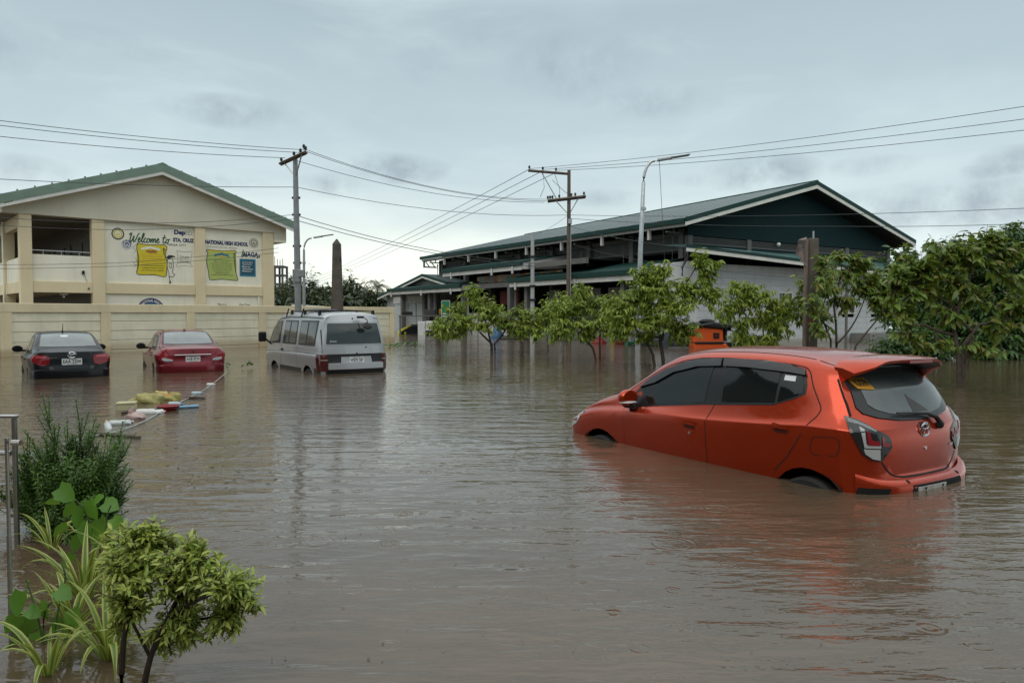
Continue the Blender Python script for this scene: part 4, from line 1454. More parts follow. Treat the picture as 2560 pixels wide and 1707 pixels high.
    def well(s, xa, za, r, y0, y1):
        """dark liner inside the wheel opening"""
        for sg in (1, -1):
            mb = MB()
            N = 14
            A = []; B = []
            for k in range(N + 1):
                a = R(-20 + 220 * k / N)
                A.append(mb.bm.verts.new((xa + math.cos(a) * r, sg * y1, za + math.sin(a) * r)))
                B.append(mb.bm.verts.new((xa + math.cos(a) * r, sg * y0, za + math.sin(a) * r)))
            for k in range(N): mb.bm.faces.new((A[k], A[k + 1], B[k + 1], B[k]))
            mb.bm.faces.new(B)
            s.add('wheel_well', mb, black_plastic)

    def plate(s, txt, x, y, z, w, h, tilt=0.0, xdir=-1, sub=None, rotm=None):
        mb = MB().box((0, 0, 0), (w, .006, h))
        o = s.add('number_plate', mb, flat('plate_white', (.62, .64, .62), .5))
        M = (Matrix.Translation(Vector((x, y, z)) * s.k) @ Euler((0, 0, R(-90))).to_matrix().to_4x4() @ Euler((tilt, 0, 0)).to_matrix().to_4x4())
        o.matrix_local = M
        t = text('plate_lettering', txt, frame((-w * .44 * s.k, -.0045 * s.k, -h * .26 * s.k), (1, 0, 0), (0, 0, 1)), w * .88 * s.k, h * .58 * s.k, black_ink, o, bold=.02)
        b = MB().box((0, -.0042, h * .40), (w * .5, .002, h * .07)).box((0, -.0042, -h * .40), (w * .5, .002, h * .06))
        s.add('plate_border', b, grey_ink, parent=o)
        return o


def pose(x, y, z, yaw, pitch=0.0, roll=0.0):
    cy, sy = math.cos(R(yaw)), math.sin(R(yaw)); cp, sp = math.cos(R(pitch)), math.sin(R(pitch)); cr, sr = math.cos(R(roll)), math.sin(R(roll))
    Rz = Matrix(((cy, -sy, 0), (sy, cy, 0), (0, 0, 1))); Ry = Matrix(((cp, 0, -sp), (0, 1, 0), (sp, 0, cp))); Rx = Matrix(((1, 0, 0), (0, cr, -sr), (0, sr, cr)))
    return Matrix.Translation((x, y, z)) @ (Rz @ Ry @ Rx).to_4x4()


seam_m = flat('panel_gap', (.008, .006, .006), .9)
chrome = mat('chrome', (.62, .63, .64), .18, 1.0, var=.05)
lamp_red = glassmat('red_lens', (.16, .008, .012), .08)
lamp_clear = glassmat('clear_lens', (.26, .27, .27), .06)
lamp_black = glassmat('smoked_lens', (.012, .012, .013), .06)
glass_dark = glassmat('tinted_glass', (.006, .008, .008), .02, spec=.42)
glass_rear = glassmat('rainy_sky_sheen_glass', (.050, .058, .058), .06, drops=.0015, haze=.03)  # rain drops are bump; the pale base paints in reflected sky
glass_sheen = glassmat('sky_sheen_rear_glass', (.11, .13, .13), .10, haze=.02)  # pale base colour stands in for sky mirrored in the slanted pane
frame_black = flat('window_trim_black', (.010, .010, .011), .35)

# ---------------------------------------------------------------- orange hatchback
orange = paint('burnt_orange_paint', (.34, .029, .004), .6, .22, dirt=.01, coat=.55)
H_ = Car('hatchback', 'orange hatchback with rear spoiler standing half drowned in the foreground', 'car', pose(3.558, 6.209, -.590, 122.27, -.507, .33), 1.1483)
tail = [(.2, .08), (.40, .012), (.50, .0), (.575, .015), (.605, .062), (.70, .054), (.85, .054), (.93, .066), (.99, .098), (1.1, .165), (1.3, .275), (1.42, .36), (1.6, .42)]
nose = [(.2, 3.58), (.45, 3.655), (.58, 3.65), (.68, 3.60), (.78, 3.50), (.9, 3.30)]
st = [
    # X,  lean, ws,  zcr,  zb,   yb,   yc,   zc,   zt
    (.10, 1.0, .700, .955, 1.050, .655, .520, 1.375, 1.405),
    (.20, .92, .765, .965, 1.060, .715, .548, 1.385, 1.430),
    (.42, .55, .792, .965, 1.075, .745, .565, 1.400, 1.465),
    (.75, .15, .800, .945, 1.070, .755, .578, 1.412, 1.492),
    (1.20, 0, .802, .918, 1.035, .757, .588, 1.425, 1.510),
    (1.60, 0, .802, .900, 1.005, .757, .590, 1.415, 1.505),
    (1.95, 0, .802, .892, .965, .755, .585, 1.370, 1.470),
    (2.22, 0, .800, .880, .938, .752, .600, 1.270, 1.385),
    (2.48, 0, .795, .862, .914, .748, .648, 1.115, 1.215),
    (2.74, 0, .790, .840, .892, .742, .690, .978, 1.065),
    (2.96, 0, .785, .815, .866, .735, .688, .925, .985),
    (3.20, -.1, .775, .765, .815, .725, .66, .862, .912),
    (3.40, -.4, .745, .690, .745, .690, .61, .790, .835),
    (3.53, -1.0, .66, .610, .660, .600, .53, .705, .745)]
bm_h = car_body(st, tail, nose, .20, arches=((.505, .32, .322), (2.915, .32, .322)))
H_.shell('body', bm_h, orange, 40)
for xa in (.505, 2.915):
    H_.well(xa, .32, .335, .50, .765)
    for sg in (1, -1):
        H_.wheel(xa, sg * .685, .287, .175, 12)
        # rolled lip of the arch
        arc = [(xa + math.cos(R(a)) * .332, .32 + math.sin(R(a)) * .332) for a in range(-5, 186, 10)]
        H_.strip('arch_lip', arc, .022, orange, sgn=sg, off=.008)
# side glass: black surround first, panes on it
DLO = [(2.56, .905), (2.419, 1.085), (2.278, 1.188), (2.093, 1.283), (1.906, 1.346), (1.719, 1.382), (1.442, 1.402), (1.177, 1.404), (.961, 1.396), (.787, 1.380), (.651, 1.352), (.614, 1.322), (.581, 1.240), (.574, 1.180), (.656, 1.140), (.797, 1.089), (.84, 1.076), (1.47, 1.019), (1.541, 1.013), (2.297, .925)]
gF = [(2.36, 1.085), (2.118, 1.205), (1.989, 1.262), (1.776, 1.320), (1.523, 1.345), (1.539, 1.035), (2.238, .950)]
gR = [(1.372, 1.345), (1.152, 1.343), (.836, 1.330), (.826, 1.098), (1.352, 1.052)]
gQ = [(.808, 1.322), (.640, 1.308), (.606, 1.239), (.598, 1.188), (.660, 1.155), (.799, 1.104)]
visF = [(2.41, 1.091), (2.278, 1.191), (2.093, 1.285), (1.906, 1.348), (1.719, 1.386), (1.446, 1.406), (1.433, 1.345), (1.698, 1.327), (1.993, 1.258), (2.2, 1.152)]
visR = [(1.430, 1.406), (1.177, 1.408), (.961, 1.400), (.787, 1.383), (.639, 1.354), (.613, 1.314), (.739, 1.327), (.918, 1.336), (1.157, 1.346), (1.405, 1.345)]
for sg in (1, -1):
    H_.patch('window_frame', DLO, frame_black, sgn=sg, off=.003, cell=.09)
    for p, nm in ((gF, 'door_window'), (gR, 'door_window'), (gQ, 'quarter_window')):
        H_.patch(nm, p, glass_dark, sgn=sg, off=.006, cell=.09)
    for p in (visF, visR):
        H_.patch('rain_visor', p, lamp_black, sgn=sg, off=.026, cell=.08, skirt=.004)
    # shut lines
    H_.strip('panel_gap', [(2.56, 1.058), (2.454, 1.128), (2.296, 1.222), (2.111, 1.312), (1.906, 1.372), (1.7, 1.402), (1.434, 1.414), (1.059, 1.412), (.77, 1.392), (.637, 1.374), (.591, 1.342), (.536, 1.244), (.470, 1.152), (.424, 1.084), (.440, 1.03), (.482, .985), (.566, .848), (.669, .70), (.79, .58)], .008, seam_m, sgn=sg, smooth=1)
    H_.strip('panel_gap', [(1.430, 1.40), (1.436, 1.20), (1.424, 1.024), (1.455, .94), (1.475, .88), (1.480, .30)], .007, seam_m, sgn=sg, smooth=1)
    H_.strip('panel_gap', [(2.59, .915), (2.537, .87), (2.535, .75), (2.55, .30)], .003, seam_m, sgn=sg)
    H_.strip('panel_gap', [(.440, 1.40), (.425, 1.36), (.353, 1.24), (.279, 1.118), (.238, 1.045)], .012, seam_m, sgn=sg, off=.003)
    H_.strip('fuel_door' if sg > 0 else 'panel_gap', chaikin([(.446, .885), (.256, .898), (.245, .84), (.27, .765), (.44, .750), (.474, .785)], 2), .006, seam_m, sgn=sg, closed=True) if sg > 0 else None
    for (a, b_) in ((1.655, .832), (.712, .912)):
        hnd = H_.patch('door_handle', chaikin([(a + .07, b_ + .034), (a - .07, b_ + .028), (a - .07, b_ + .0), (a + .07, b_ + .006)], 2), orange, sgn=sg, off=.022, cell=.05, skirt=.0)
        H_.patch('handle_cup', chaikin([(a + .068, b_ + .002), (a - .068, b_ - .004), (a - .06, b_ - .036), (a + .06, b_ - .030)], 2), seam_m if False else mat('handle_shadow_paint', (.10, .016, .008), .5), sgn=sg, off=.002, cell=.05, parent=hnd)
    H_.patch('key_lock', [(1.66 + math.cos(a) * .013, .762 + math.sin(a) * .013) for a in np.linspace(0, 5.8, 10)], chrome, sgn=sg, off=.005)
H_.patch('window_sticker', [(.788, 1.308), (.690, 1.304), (.686, 1.265), (.785, 1.270)], flat('paper', (.62, .65, .66)), sgn=1, off=.009)
# mirrors
for sg in (1, -1):
    m = MB().ball((2.40, sg * .845, 1.005), (.075, .105, .078), 16, (0, R(-6), sg * R(-12)))
    for v in m.bm.verts:
        if v.co.x < 2.372: v.co.x = 2.372
    mo = H_.add('door_mirror', m, orange, smooth=True, angle=40)
    H_.add('mirror_base', MB().ball((2.43, sg * .80, .935), (.085, .075, .035), 12, (0, 0, 0)).box((2.42, sg * .775, .92), (.14, .08, .04)), frame_black, parent=mo, smooth=True)
    H_.add('mirror_strip', MB().ball((2.395, sg * .848, .962), (.068, .098, .016), 12), lamp_clear, parent=mo, smooth=True)
# windscreen, headlamps
H_.patch('windscreen', [(2.16, -.50), (2.86, -.62), (2.93, -.35), (2.95, 0), (2.93, .35), (2.86, .62), (2.16, .50), (2.10, .25), (2.09, 0), (2.10, -.25)], glass_dark, axis='z', off=.004, cell=.1)
for sg in (1, -1):
    H_.patch('headlamp', chaikin([(3.18, .80), (3.36, .765), (3.50, .70), (3.53, .63), (3.44, .60), (3.30, .66)], 2), lamp_clear, sgn=sg, off=.006, cell=.06)
wp = MB().tube([(2.93, -.1, .99), (2.80, -.48, 1.075)], .012, 5).tube([(2.93, .45, .98), (2.80, .05, 1.095)], .012, 5)
H_.add('wiper', wp, black_plastic)
# roof: drip channels and the lid spoiler
for sg in (1, -1):
    H_.strip('roof_channel', [(2.02, sg * .505), (1.6, sg * .515), (1.1, sg * .512), (.7, sg * .500), (.46, sg * .487)], .012, seam_m, axis='z', off=.001)
H_.strip('panel_gap', [(.455, -.52), (.47, -.3), (.475, 0), (.47, .3), (.455, .52)], .010, seam_m, axis='z', off=.0015, smooth=1)
# spoiler: lofted wing across the back of the roof
sp = MB()
NS = 24
rows = []
for i in range(NS + 1):
    u = -1 + 2 * i / NS
    y = u * .540
    au = abs(u)
    crown = .040 * (1 - u * u)
    zf = 1.418 + .046 * (1 - au ** 2.2) - (.035 * max(0, (au - .86) / .14))           # leading edge on the roof
    xf = .458 - .012 * au
    xr = .125 + .10 * max(0, (au - .80) / .20) ** 1.5 + .06 * au * au             # trailing edge sweeps forward at the ends
    step = .012 if au < .33 else 0.0
    zr = 1.428 + .022 * (1 - au ** 2) - .075 * max(0, (au - .62) / .38) ** 1.4
    lo = .050 + .03 * max(0, (au - .80) / .2)
    prof = [(xf, zf + .004), (xf * .6 + xr * .4, zf * .55 + zr * .45 + .012), (xr + .03, zr + .006), (xr - step, zr - .006), (xr - step + .012, zr - .026), (xr + .10, zr - lo), (xf - .06, zf - .085 - .05 * max(0, (au - .8) / .2))]
    rows.append([sp.bm.verts.new((x, y, z)) for x, z in prof])
for i in range(NS):
    for j in range(len(rows[0])):
        j2 = (j + 1) % len(rows[0])
        sp.bm.faces.new((rows[i][j], rows[i + 1][j], rows[i + 1][j2], rows[i][j2])).material_index = 1 if j in (4, 5) and 1 < i < NS - 2 else 0
sp.bm.faces.new(rows[0]); sp.bm.faces.new(rows[-1][::-1])
bmesh.ops.recalc_face_normals(sp.bm, faces=sp.bm.faces[:])
so = H_.add('spoiler', sp, [orange, frame_black], smooth=True, angle=38)
H_.add('brake_lamp', MB().box((.098, 0, 1.428), (.012, .30, .022)), lamp_red, parent=so)
# rear: window, lamps, badge, bumper
RW = [(.470, 1.392), (.515, 1.345), (.555, 1.20), (.580, 1.105), (.555, 1.062), (.45, 1.030), (.25, 1.004), (0, .994), (-.25, 1.004), (-.45, 1.030), (-.555, 1.062), (-.580, 1.105), (-.555, 1.20), (-.515, 1.345), (-.470, 1.392)]
H_.patch('rear_window_frame', RW, frame_black, axis='x', sgn=-1, off=.009, cell=.022)
RG = [(.43, 1.365), (.48, 1.20), (.485, 1.12), (.44, 1.085), (.34, 1.055), (.18, 1.035), (0, 1.028), (-.18, 1.035), (-.34, 1.055), (-.47, 1.10), (-.515, 1.13), (-.50, 1.20), (-.43, 1.365)]
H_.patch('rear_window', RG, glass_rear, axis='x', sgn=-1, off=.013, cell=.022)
ks = H_.patch('window_sticker', [(.500, 1.300), (.345, 1.300), (.362, 1.222), (.490, 1.225)], flat('amber_paper', (.52, .25, .02)), axis='x', sgn=-1, off=.017)
TLt = lambda s, y0, z0, w, h, m, off=.0: None
pL = H_.cast('x', -1, .480, 1.240, .022); pR = H_.cast('x', -1, .368, 1.240, .022); pU = H_.cast('x', -1, .480, 1.288, .022)
if pL and pR and pU:
    text('sticker_lettering', 'KX799', frame(pL * H_.k, pR - pL, pU - pL), (pR - pL).length * H_.k, (pU - pL).length * H_.k, black_ink, H_.root, bold=.02)
H_.patch('sun_shade', [(.055, 1.05), (.055, 1.175), (-.15, 1.05)], mat('shade_cloth', (.045, .042, .04), .5), axis='x', sgn=-1, off=.015, cell=.03)
for sg in (1, -1):
    yy = lambda p: [(sg * a, b) for a, b in p]
    # smoked lamp wraps from the lid round to the flank (bearings in degrees, heights in metres)
    def lp(nm, p, m, o, sk=.004, par=None):
        return H_.patch(nm, [(a / 100, b) for a, b in p], m, axis='a', sgn=sg, off=o, cell=.03, skirt=sk, parent=par)
    tl = lp('tail_lamp', [(54.5, 1.052), (51.0, 1.040), (48.0, 1.025), (44.0, .995), (39.6, .955), (34.0, .918), (31.6, .890), (30.6, .826), (37.4, .822), (37.2, .728), (42.4, .742), (46.8, .786), (49.0, .845), (52.2, .94)], lamp_black, .010, .014)
    lp('lamp_chrome', [(48.2, .985), (45.9, .965), (45.1, .856), (37.6, .846), (37.6, .822), (46.0, .832)], lamp_clear, .0125, par=tl)
    lp('lamp_red_lens', [(45.0, .950), (43.4, .944), (42.4, .884), (38.2, .872), (38.2, .842), (44.4, .850)], lamp_red, .0145, par=tl)
    lp('lamp_red_lens', [(37.0, .905), (35.4, .900), (35.2, .862), (32.2, .853), (32.0, .832), (36.6, .835)], lamp_red, .0145, par=tl)
    lp('reverse_lens', [(46.4, .825), (38.0, .814), (37.8, .738), (42.0, .752), (45.6, .790)], lamp_clear, .0135, par=tl)
    lp('lamp_chrome', [(53.4, 1.044), (48.4, 1.020), (43.8, .988), (39.6, .948), (40.6, .945), (44.6, .972), (49.0, 1.000), (52.6, 1.012)], mat('lamp_grey_band', (.20, .22, .22), .2), .0125, par=tl)
# round badge of crossing ovals
cz = H_.cast('x', -1, 0, .925, .0)
bd = MB()


def oval(mb, cx, y, z, a, b_, th, seg=22):
    pts = [(cx, y + math.cos(6.28318 * k / seg) * a, z + math.sin(6.28318 * k / seg) * b_) for k in range(seg + 1)]
    mb.tube(pts, th, 6, cap=False)


def badge(car, cx, y, z, s):
    mb = MB()
    oval(mb, cx, y, z, .062 * s, .050 * s, .0065 * s)
    oval(mb, cx, y, z + .003 * s, .022 * s, .046 * s, .0055 * s)
    oval(mb, cx, y, z + .022 * s, .046 * s, .018 * s, .0055 * s)
    return car.add('badge', mb, chrome, smooth=True)


badge(H_, cz.x - .010, 0, .925, 1.0)
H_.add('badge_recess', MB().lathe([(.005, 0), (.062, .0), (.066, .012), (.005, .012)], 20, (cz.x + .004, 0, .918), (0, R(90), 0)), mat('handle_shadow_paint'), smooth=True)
H_.patch('key_lock', [(math.cos(a) * .014, .79 + math.sin(a) * .014) for a in np.linspace(0, 5.8, 10)], chrome, axis='x', sgn=-1, off=.006)
c1 = H_.cast('x', -1, -.36, .765, .006); c2 = H_.cast('x', -1, -.47, .765, .006)
text('script_badge', 'wigo', frame(c1 * H_.k, c2 - c1, (0, 0, 1)), .13 * H_.k, .035 * H_.k, chrome, H_.root, bold=.03, shear=.2)
text('script_badge', 'G', frame((c2 + Vector((0, .004, .035))) * H_.k, c2 - c1, (0, 0, 1)), .035 * H_.k, .05 * H_.k, chrome, H_.root, bold=.03)
wpr = MB().tube([(cz.x - .03, -.20, .945), (cz.x + .0, -.17, 1.005), (cz.x + .012, -.06, 1.040), (cz.x + .030, .30, 1.062)], [.022, .018, .012, .007], 7)
wpr.ball((cz.x - .01, -.205, .945), (.03, .035, .03), 8)
H_.add('rear_wiper', wpr, black_plastic, smooth=True)
H_.strip('panel_gap', [(.49, .720), (.44, .66), (.38, .618), (.30, .604), (0, .600), (-.30, .604), (-.38, .618), (-.44, .66), (-.49, .720)], .012, seam_m, axis='x', sgn=-1, off=.003, smooth=1)
# bumper: a ledge swept round the tail
bp = MB()
path = []
for a in range(-100, 101, 5):
    o = Vector((.95, 0, .50)); d = Vector((-math.cos(R(a * .9)), math.sin(R(a * .9)), 0))
    if abs(a) > 80: continue
    h = H_.bvh.ray_cast(Vector((.75, 0, .50)), Vector((-math.cos(R(a)), math.sin(R(a)), 0)))
    if h[0]: path.append((h[0], Vector((-math.cos(R(a)), math.sin(R(a)), 0))))
rows = []
for i, (p, d) in enumerate(path):
    t = path[min(i + 1, len(path) - 1)][0] - path[max(i - 1, 0)][0]
    nrm = Vector((t.y, -t.x, 0)).normalized()
    if nrm.dot(d) < 0: nrm = -nrm
    side = min(1, (abs(p.y) / .70) ** 6)
    f = 1 - .75 * side
    sh = .055 * side                      # the ledge climbs a little towards the flanks
    row = [(-.01, .24), (.012, .27), (.030 * f, .40), (.044 * f, .48 + sh * .5), (.048 * f, .545 + sh), (.036 * f, .578 + sh), (.006, .598 + sh), (-.02, .600 + sh)]
    rows.append([bp.bm.verts.new(Vector((p.x, p.y, 0)) + nrm * q + Vector((0, 0, z))) for q, z in row])
for i in range(len(rows) - 1):
    for j in range(len(rows[0]) - 1):
        bp.bm.faces.new((rows[i][j], rows[i + 1][j], rows[i + 1][j + 1], rows[i][j + 1]))
bmesh.ops.recalc_face_normals(bp.bm, faces=bp.bm.faces[:])
if sum((f.normal.x * f.calc_area() for f in bp.bm.faces)) > 0: bmesh.ops.reverse_faces(bp.bm, faces=bp.bm.faces[:])
bt = BVHTree.FromBMesh(bp.bm)
body_bvh = H_.bvh
bo = H_.add('rear_bumper', bp, orange, smooth=True, angle=45)
H_.bvh = bt
for sg in (1, -1):
    H_.patch('bumper_vent', [(sg * a, b) for a, b in ((.69, .558), (.50, .550), (.52, .500), (.70, .490))], mat('vent_black', (.006, .006, .006), .8), axis='x', sgn=-1, off=.003, cell=.05, parent=bo)
    H_.patch('bumper_reflector', [(sg * a, b) for a, b in ((.70, .495), (.53, .505), (.53, .492), (.70, .481))], orange, axis='x', sgn=-1, off=.012, cell=.05, parent=bo)
    H_.patch('parking_sensor', [(sg * .33 + math.cos(a) * .012, .584 + math.sin(a) * .010) for a in np.linspace(0, 5.8, 10)], seam_m, axis='x', sgn=-1, off=.004, parent=bo)
H_.patch('plate_recess', [(.30, .560), (-.34, .560), (-.40, .44), (.32, .44)], mat('vent_black'), axis='x', sgn=-1, off=.002, cell=.05, parent=bo)
H_.patch('number_plate', [(.25, .542), (-.10, .542), (-.10, .44), (.25, .44)], mat('muddy_plate', (.36, .37, .35), .5, var=.3, scale=14), axis='x', sgn=-1, off=.008, cell=.08)
for y in (.17, -.05):
    H_.patch('plate_bolt', [(y + math.cos(a) * .010, .528 + math.sin(a) * .010) for a in np.linspace(0, 5.8, 10)], seam_m, axis='x', sgn=-1, off=.011)
H_.bvh = body_bvh

# ---------------------------------------------------------------- sedans
sed_st = [
    (.12, 1.0, .735, .88, .985, .690, .600, 1.035, 1.060),
    (.25, .7, .800, .89, .985, .740, .640, 1.050, 1.078),
    (.50, .3, .838, .90, .975, .770, .670, 1.055, 1.088),
    (.72, 0, .846, .90, .968, .775, .660, 1.085, 1.108),
    (1.02, 0, .850, .89, .962, .778, .615, 1.240, 1.275),
    (1.32, 0, .850, .885, .955, .778, .580, 1.360, 1.405),
    (1.70, 0, .850, .88, .945, .776, .568, 1.408, 1.458),
    (2.20, 0, .850, .87, .930, .775, .570, 1.420, 1.475),
    (2.60, 0, .848, .86, .915, .772, .590, 1.370, 1.435),
    (2.90, 0, .846, .85, .905, .770, .625, 1.240, 1.315),
    (3.20, 0, .842, .84, .895, .765, .675, 1.070, 1.140),
    (3.42, 0, .838, .825, .885, .757, .690, .980, 1.030),
    (3.75, 0, .82, .79, .845, .740, .66, .925, .975),
    (4.10, -.3, .78, .71, .77, .690, .59, .845, .890),
    (4.28, -1.0, .69, .62, .68, .60, .52, .745, .785)]
sed_tail = [(.2, .10), (.42, .01), (.55, .0), (.64, .01), (.70, .045), (.85, .06), (.98, .085), (1.04, .10), (1.3, .12)]
sed_nose = [(.2, 4.33), (.45, 4.40), (.6, 4.39), (.72, 4.33), (.82, 4.22), (.95, 4.0)]


def sedan(label, body_m, P, deck_lip, lampstyle, plate, mud=None):
    c = Car('sedan', label, 'car', P)
    c.pivot = .9
    bm = car_body(sed_st, sed_tail, sed_nose, .20, arches=((.90, .32, .34), (3.45, .32, .34)))
    c.shell('body', bm, body_m, 40)
    for xa in (.90, 3.45):
        c.well(xa, .32, .35, .52, .80)
        for sg in (1, -1): c.wheel(xa, sg * .72, .30, .19, 10)
    dlo = [(3.05, .955), (2.80, 1.12), (2.50, 1.285), (2.2, 1.345), (1.8, 1.355), (1.45, 1.325), (1.15, 1.20), (.92, 1.045), (1.0, 1.015), (2.0, .985)]
    for sg in (1, -1):
        c.patch('window_frame', dlo, frame_black, sgn=sg, off=.003, cell=.12)
        c.patch('door_window', [(2.86, .985), (2.70, 1.15), (2.48, 1.262), (2.2, 1.318), (2.03, 1.325), (2.05, 1.005)], glass_dark, sgn=sg, off=.007, cell=.12)
        c.patch('door_window', [(1.95, 1.325), (1.75, 1.322), (1.50, 1.30), (1.35, 1.24), (1.32, 1.03), (1.96, 1.008)], glass_dark, sgn=sg, off=.007, cell=.12)
        c.patch('quarter_window', [(1.29, 1.215), (1.18, 1.155), (1.03, 1.05), (1.28, 1.035)], glass_dark, sgn=sg, off=.007, cell=.12)
        c.strip('panel_gap', [(1.99, 1.36), (2.0, 1.0), (2.03, .85), (2.03, .3)], .012, seam_m, sgn=sg)
        c.strip('panel_gap', [(1.30, 1.28), (1.08, 1.02), (1.10, .88), (1.28, .6), (1.30, .45)], .012, seam_m, sgn=sg, smooth=1)
        c.strip('panel_gap', [(3.02, .93), (3.02, .4)], .010, seam_m, sgn=sg)
        for x in (2.20, 1.20):
            c.patch('door_handle', chaikin([(x + .10, .845), (x - .10, .852), (x - .10, .822), (x + .10, .815)], 2), body_m, sgn=sg, off=.028, cell=.06)
        mm = MB().ball((2.86, sg * .93, 1.015), (.07, .12, .085), 12)
        for v in mm.bm.verts: v.co.x = max(v.co.x, 2.835)
        mo = c.add('door_mirror', mm, black_plastic if lampstyle == 'red' else body_m, smooth=True, angle=45)
        c.add('mirror_stalk', MB().box((2.87, sg * .82, .965), (.06, .14, .05)), black_plastic, parent=mo)
        c.strip('roof_channel', [(2.5, sg * .495), (2.0, sg * .492), (1.5, sg * .492)], .014, seam_m, axis='z', off=.001)
    c.patch('windscreen', [(2.62, -.54), (3.28, -.64), (3.36, -.3), (3.37, 0), (3.36, .3), (3.28, .64), (2.62, .54), (2.55, 0)], glass_dark, axis='z', off=.004, cell=.12)
    c.patch('rear_window_frame', [(.76, -.635), (1.42, -.545), (1.44, 0), (1.42, .545), (.76, .635), (.73, .3), (.72, 0), (.73, -.3)], frame_black, axis='z', off=.004, cell=.1)
    c.patch('rear_window', [(.80, -.58), (1.37, -.50), (1.39, 0), (1.37, .50), (.80, .58), (.77, .3), (.76, 0), (.77, -.3)], glass_sheen, axis='z', off=.008, cell=.1)
    c.strip('panel_gap', [(.70, -.64), (.30, -.63), (.19, -.60)], .012, seam_m, axis='z', off=.002)
    c.strip('panel_gap', [(.70, .64), (.30, .63), (.19, .60)], .012, seam_m, axis='z', off=.002)
    c.strip('panel_gap', [(.60, .985), (.50, .80), (.50, .66), (.40, .62), (-.40, .62), (-.50, .66), (-.50, .80), (-.60, .985)], .014, seam_m, axis='x', sgn=-1, off=.003, smooth=1)
    bx = c.cast('x', -1, 0, .88, 0).x
    if lampstyle == 'black':
        for sg in (1, -1):
            yy = lambda p: [(sg * a, b) for a, b in p]
            c.patch('tail_lamp', [(a / 100, b) for a, b in ((51, .955), (44, .968), (36, .958), (30, .935), (27.5, .87), (28.5, .75), (34, .715), (40, .745), (46, .80), (51, .86))], lamp_red, axis='a', sgn=sg, off=.014, cell=.04, skirt=.02)
            c.patch('lamp_lens', yy([(.69, .935), (.62, .94), (.50, .925), (.49, .89), (.69, .89)]), glassmat('pink_lens', (.30, .05, .055), .08), axis='x', sgn=-1, off=.018, cell=.05)
            c.patch('reflector', yy([(.40 + math.cos(a) * .045, .66 + math.sin(a) * .045) for a in np.linspace(0, 5.8, 12)]), lamp_clear if False else mat('fog_reflector', (.05, .05, .05), .3), axis='x', sgn=-1, off=.010)
        badge(c, bx - .03, 0, .955, 1.35)
        c1 = c.cast('x', -1, .62, .885, .03); 
        c.plate(plate, bx - .022, 0, .80, .40, .145, R(-6))
        text('script_badge', 'VIOS', frame((bx - .03, .46, .885), (0, -1, 0), (0, 0, 1)), .16, .028, chrome, c.root, bold=.02)
        text('script_badge', 'E', frame((bx - .03, -.36, .965), (0, -1, 0), (0, 0, 1)), .04, .035, chrome, c.root, bold=.02)
        an = MB().tube([(1.55, .05, 1.45), (1.42, .05, 1.66)], [.012, .005], 6).ball((1.56, .05, 1.455), (.05, .025, .018), 8)
        c.add('aerial', an, black_plastic)
        c.patch('window_sticker', [(1.18 + math.cos(a) * .05, .05 + math.sin(a) * .09) for a in np.linspace(0, 5.8, 14)], flat('paper', (.62, .65, .66)), axis='z', off=.011)
    else:
        for sg in (1, -1):
            yy = lambda p: [(sg * a, b) for a, b in p]
            c.patch('tail_lamp', [(a / 100, b) for a, b in ((52, .94), (42, .945), (34, .86), (27, .77), (28, .72), (36, .71), (46, .74), (52, .83))], lamp_red, axis='a', sgn=sg, off=.014, cell=.04, skirt=.02)
            c.patch('reverse_lens', yy([(.70, .805), (.62, .800), (.50, .775), (.45, .745), (.47, .722), (.62, .722), (.69, .745)]), lamp_clear, axis='x', sgn=-1, off=.019, cell=.05)
        c.add('chrome_strip', MB().box((bx - .022, 0, .865), (.03, .86, .034)), chrome, bevel=.008)
        mb = MB()
        for a0 in (90, 210, 330):
            a = R(a0); r_ = .058
            d = Vector((0, math.cos(a), math.sin(a))); e = Vector((0, -math.sin(a), math.cos(a)))
            o = Vector((bx - .02, 0, .955))
            mb.poly([o, o + d * r_ * .6 + e * r_ * .34, o + d * r_ * 1.2, o + d * r_ * .6 - e * r_ * .34])
        bmesh.ops.solidify(mb.bm, geom=mb.bm.faces[:], thickness=.008)
        c.add('badge', mb, chrome)
        c.plate(plate, bx - .022, 0, .765, .34, .13, R(-4), sub=1)
        text('script_badge', 'MIRAGE G4', frame((bx - .025, -.40, .952), (0, -1, 0), (0, 0, 1)), .17, .022, chrome, c.root, bold=.02)
        c.patch('roof_fin', [(1.42, -.02), (1.60, -.03), (1.60, .03), (1.42, .02)], body_m, axis='z', off=.05, cell=.1, skirt=.0)
        c.add('aerial_fin', MB().prism([(1.40, 1.43), (1.62, 1.45), (1.46, 1.50)], 'y', -.022, .022), body_m, bevel=.006)
    bpr = MB()
    rows = []
    for a in range(-78, 79, 6):
        h = c.bvh.ray_cast(Vector((.9, 0, .55)), Vector((-math.cos(R(a)), math.sin(R(a)), 0)))
        if not h[0]: continue
        d = Vector((-math.cos(R(a)), math.sin(R(a)), 0)); p = h[0]
        sd = 1 - .7 * min(1, (abs(p.y) / .76) ** 6)
        rows.append([bpr.bm.verts.new(Vector((p.x, p.y, 0)) + d * q * sd + Vector((0, 0, z))) for q, z in ((-.01, .22), (.02, .3), (.045, .45), (.05, .56), (.036, .62), (-.01, .64))])
    for i in range(len(rows) - 1):
        for j in range(5): bpr.bm.faces.new((rows[i][j], rows[i + 1][j], rows[i + 1][j + 1], rows[i][j + 1]))
    bmesh.ops.recalc_face_normals(bpr.bm, faces=bpr.bm.faces[:])
    if sum((f.normal.x * f.calc_area() for f in bpr.bm.faces)) > 0: bmesh.ops.reverse_faces(bpr.bm, faces=bpr.bm.faces[:])
    c.add('rear_bumper', bpr, body_m, smooth=True, angle=45)
    return c


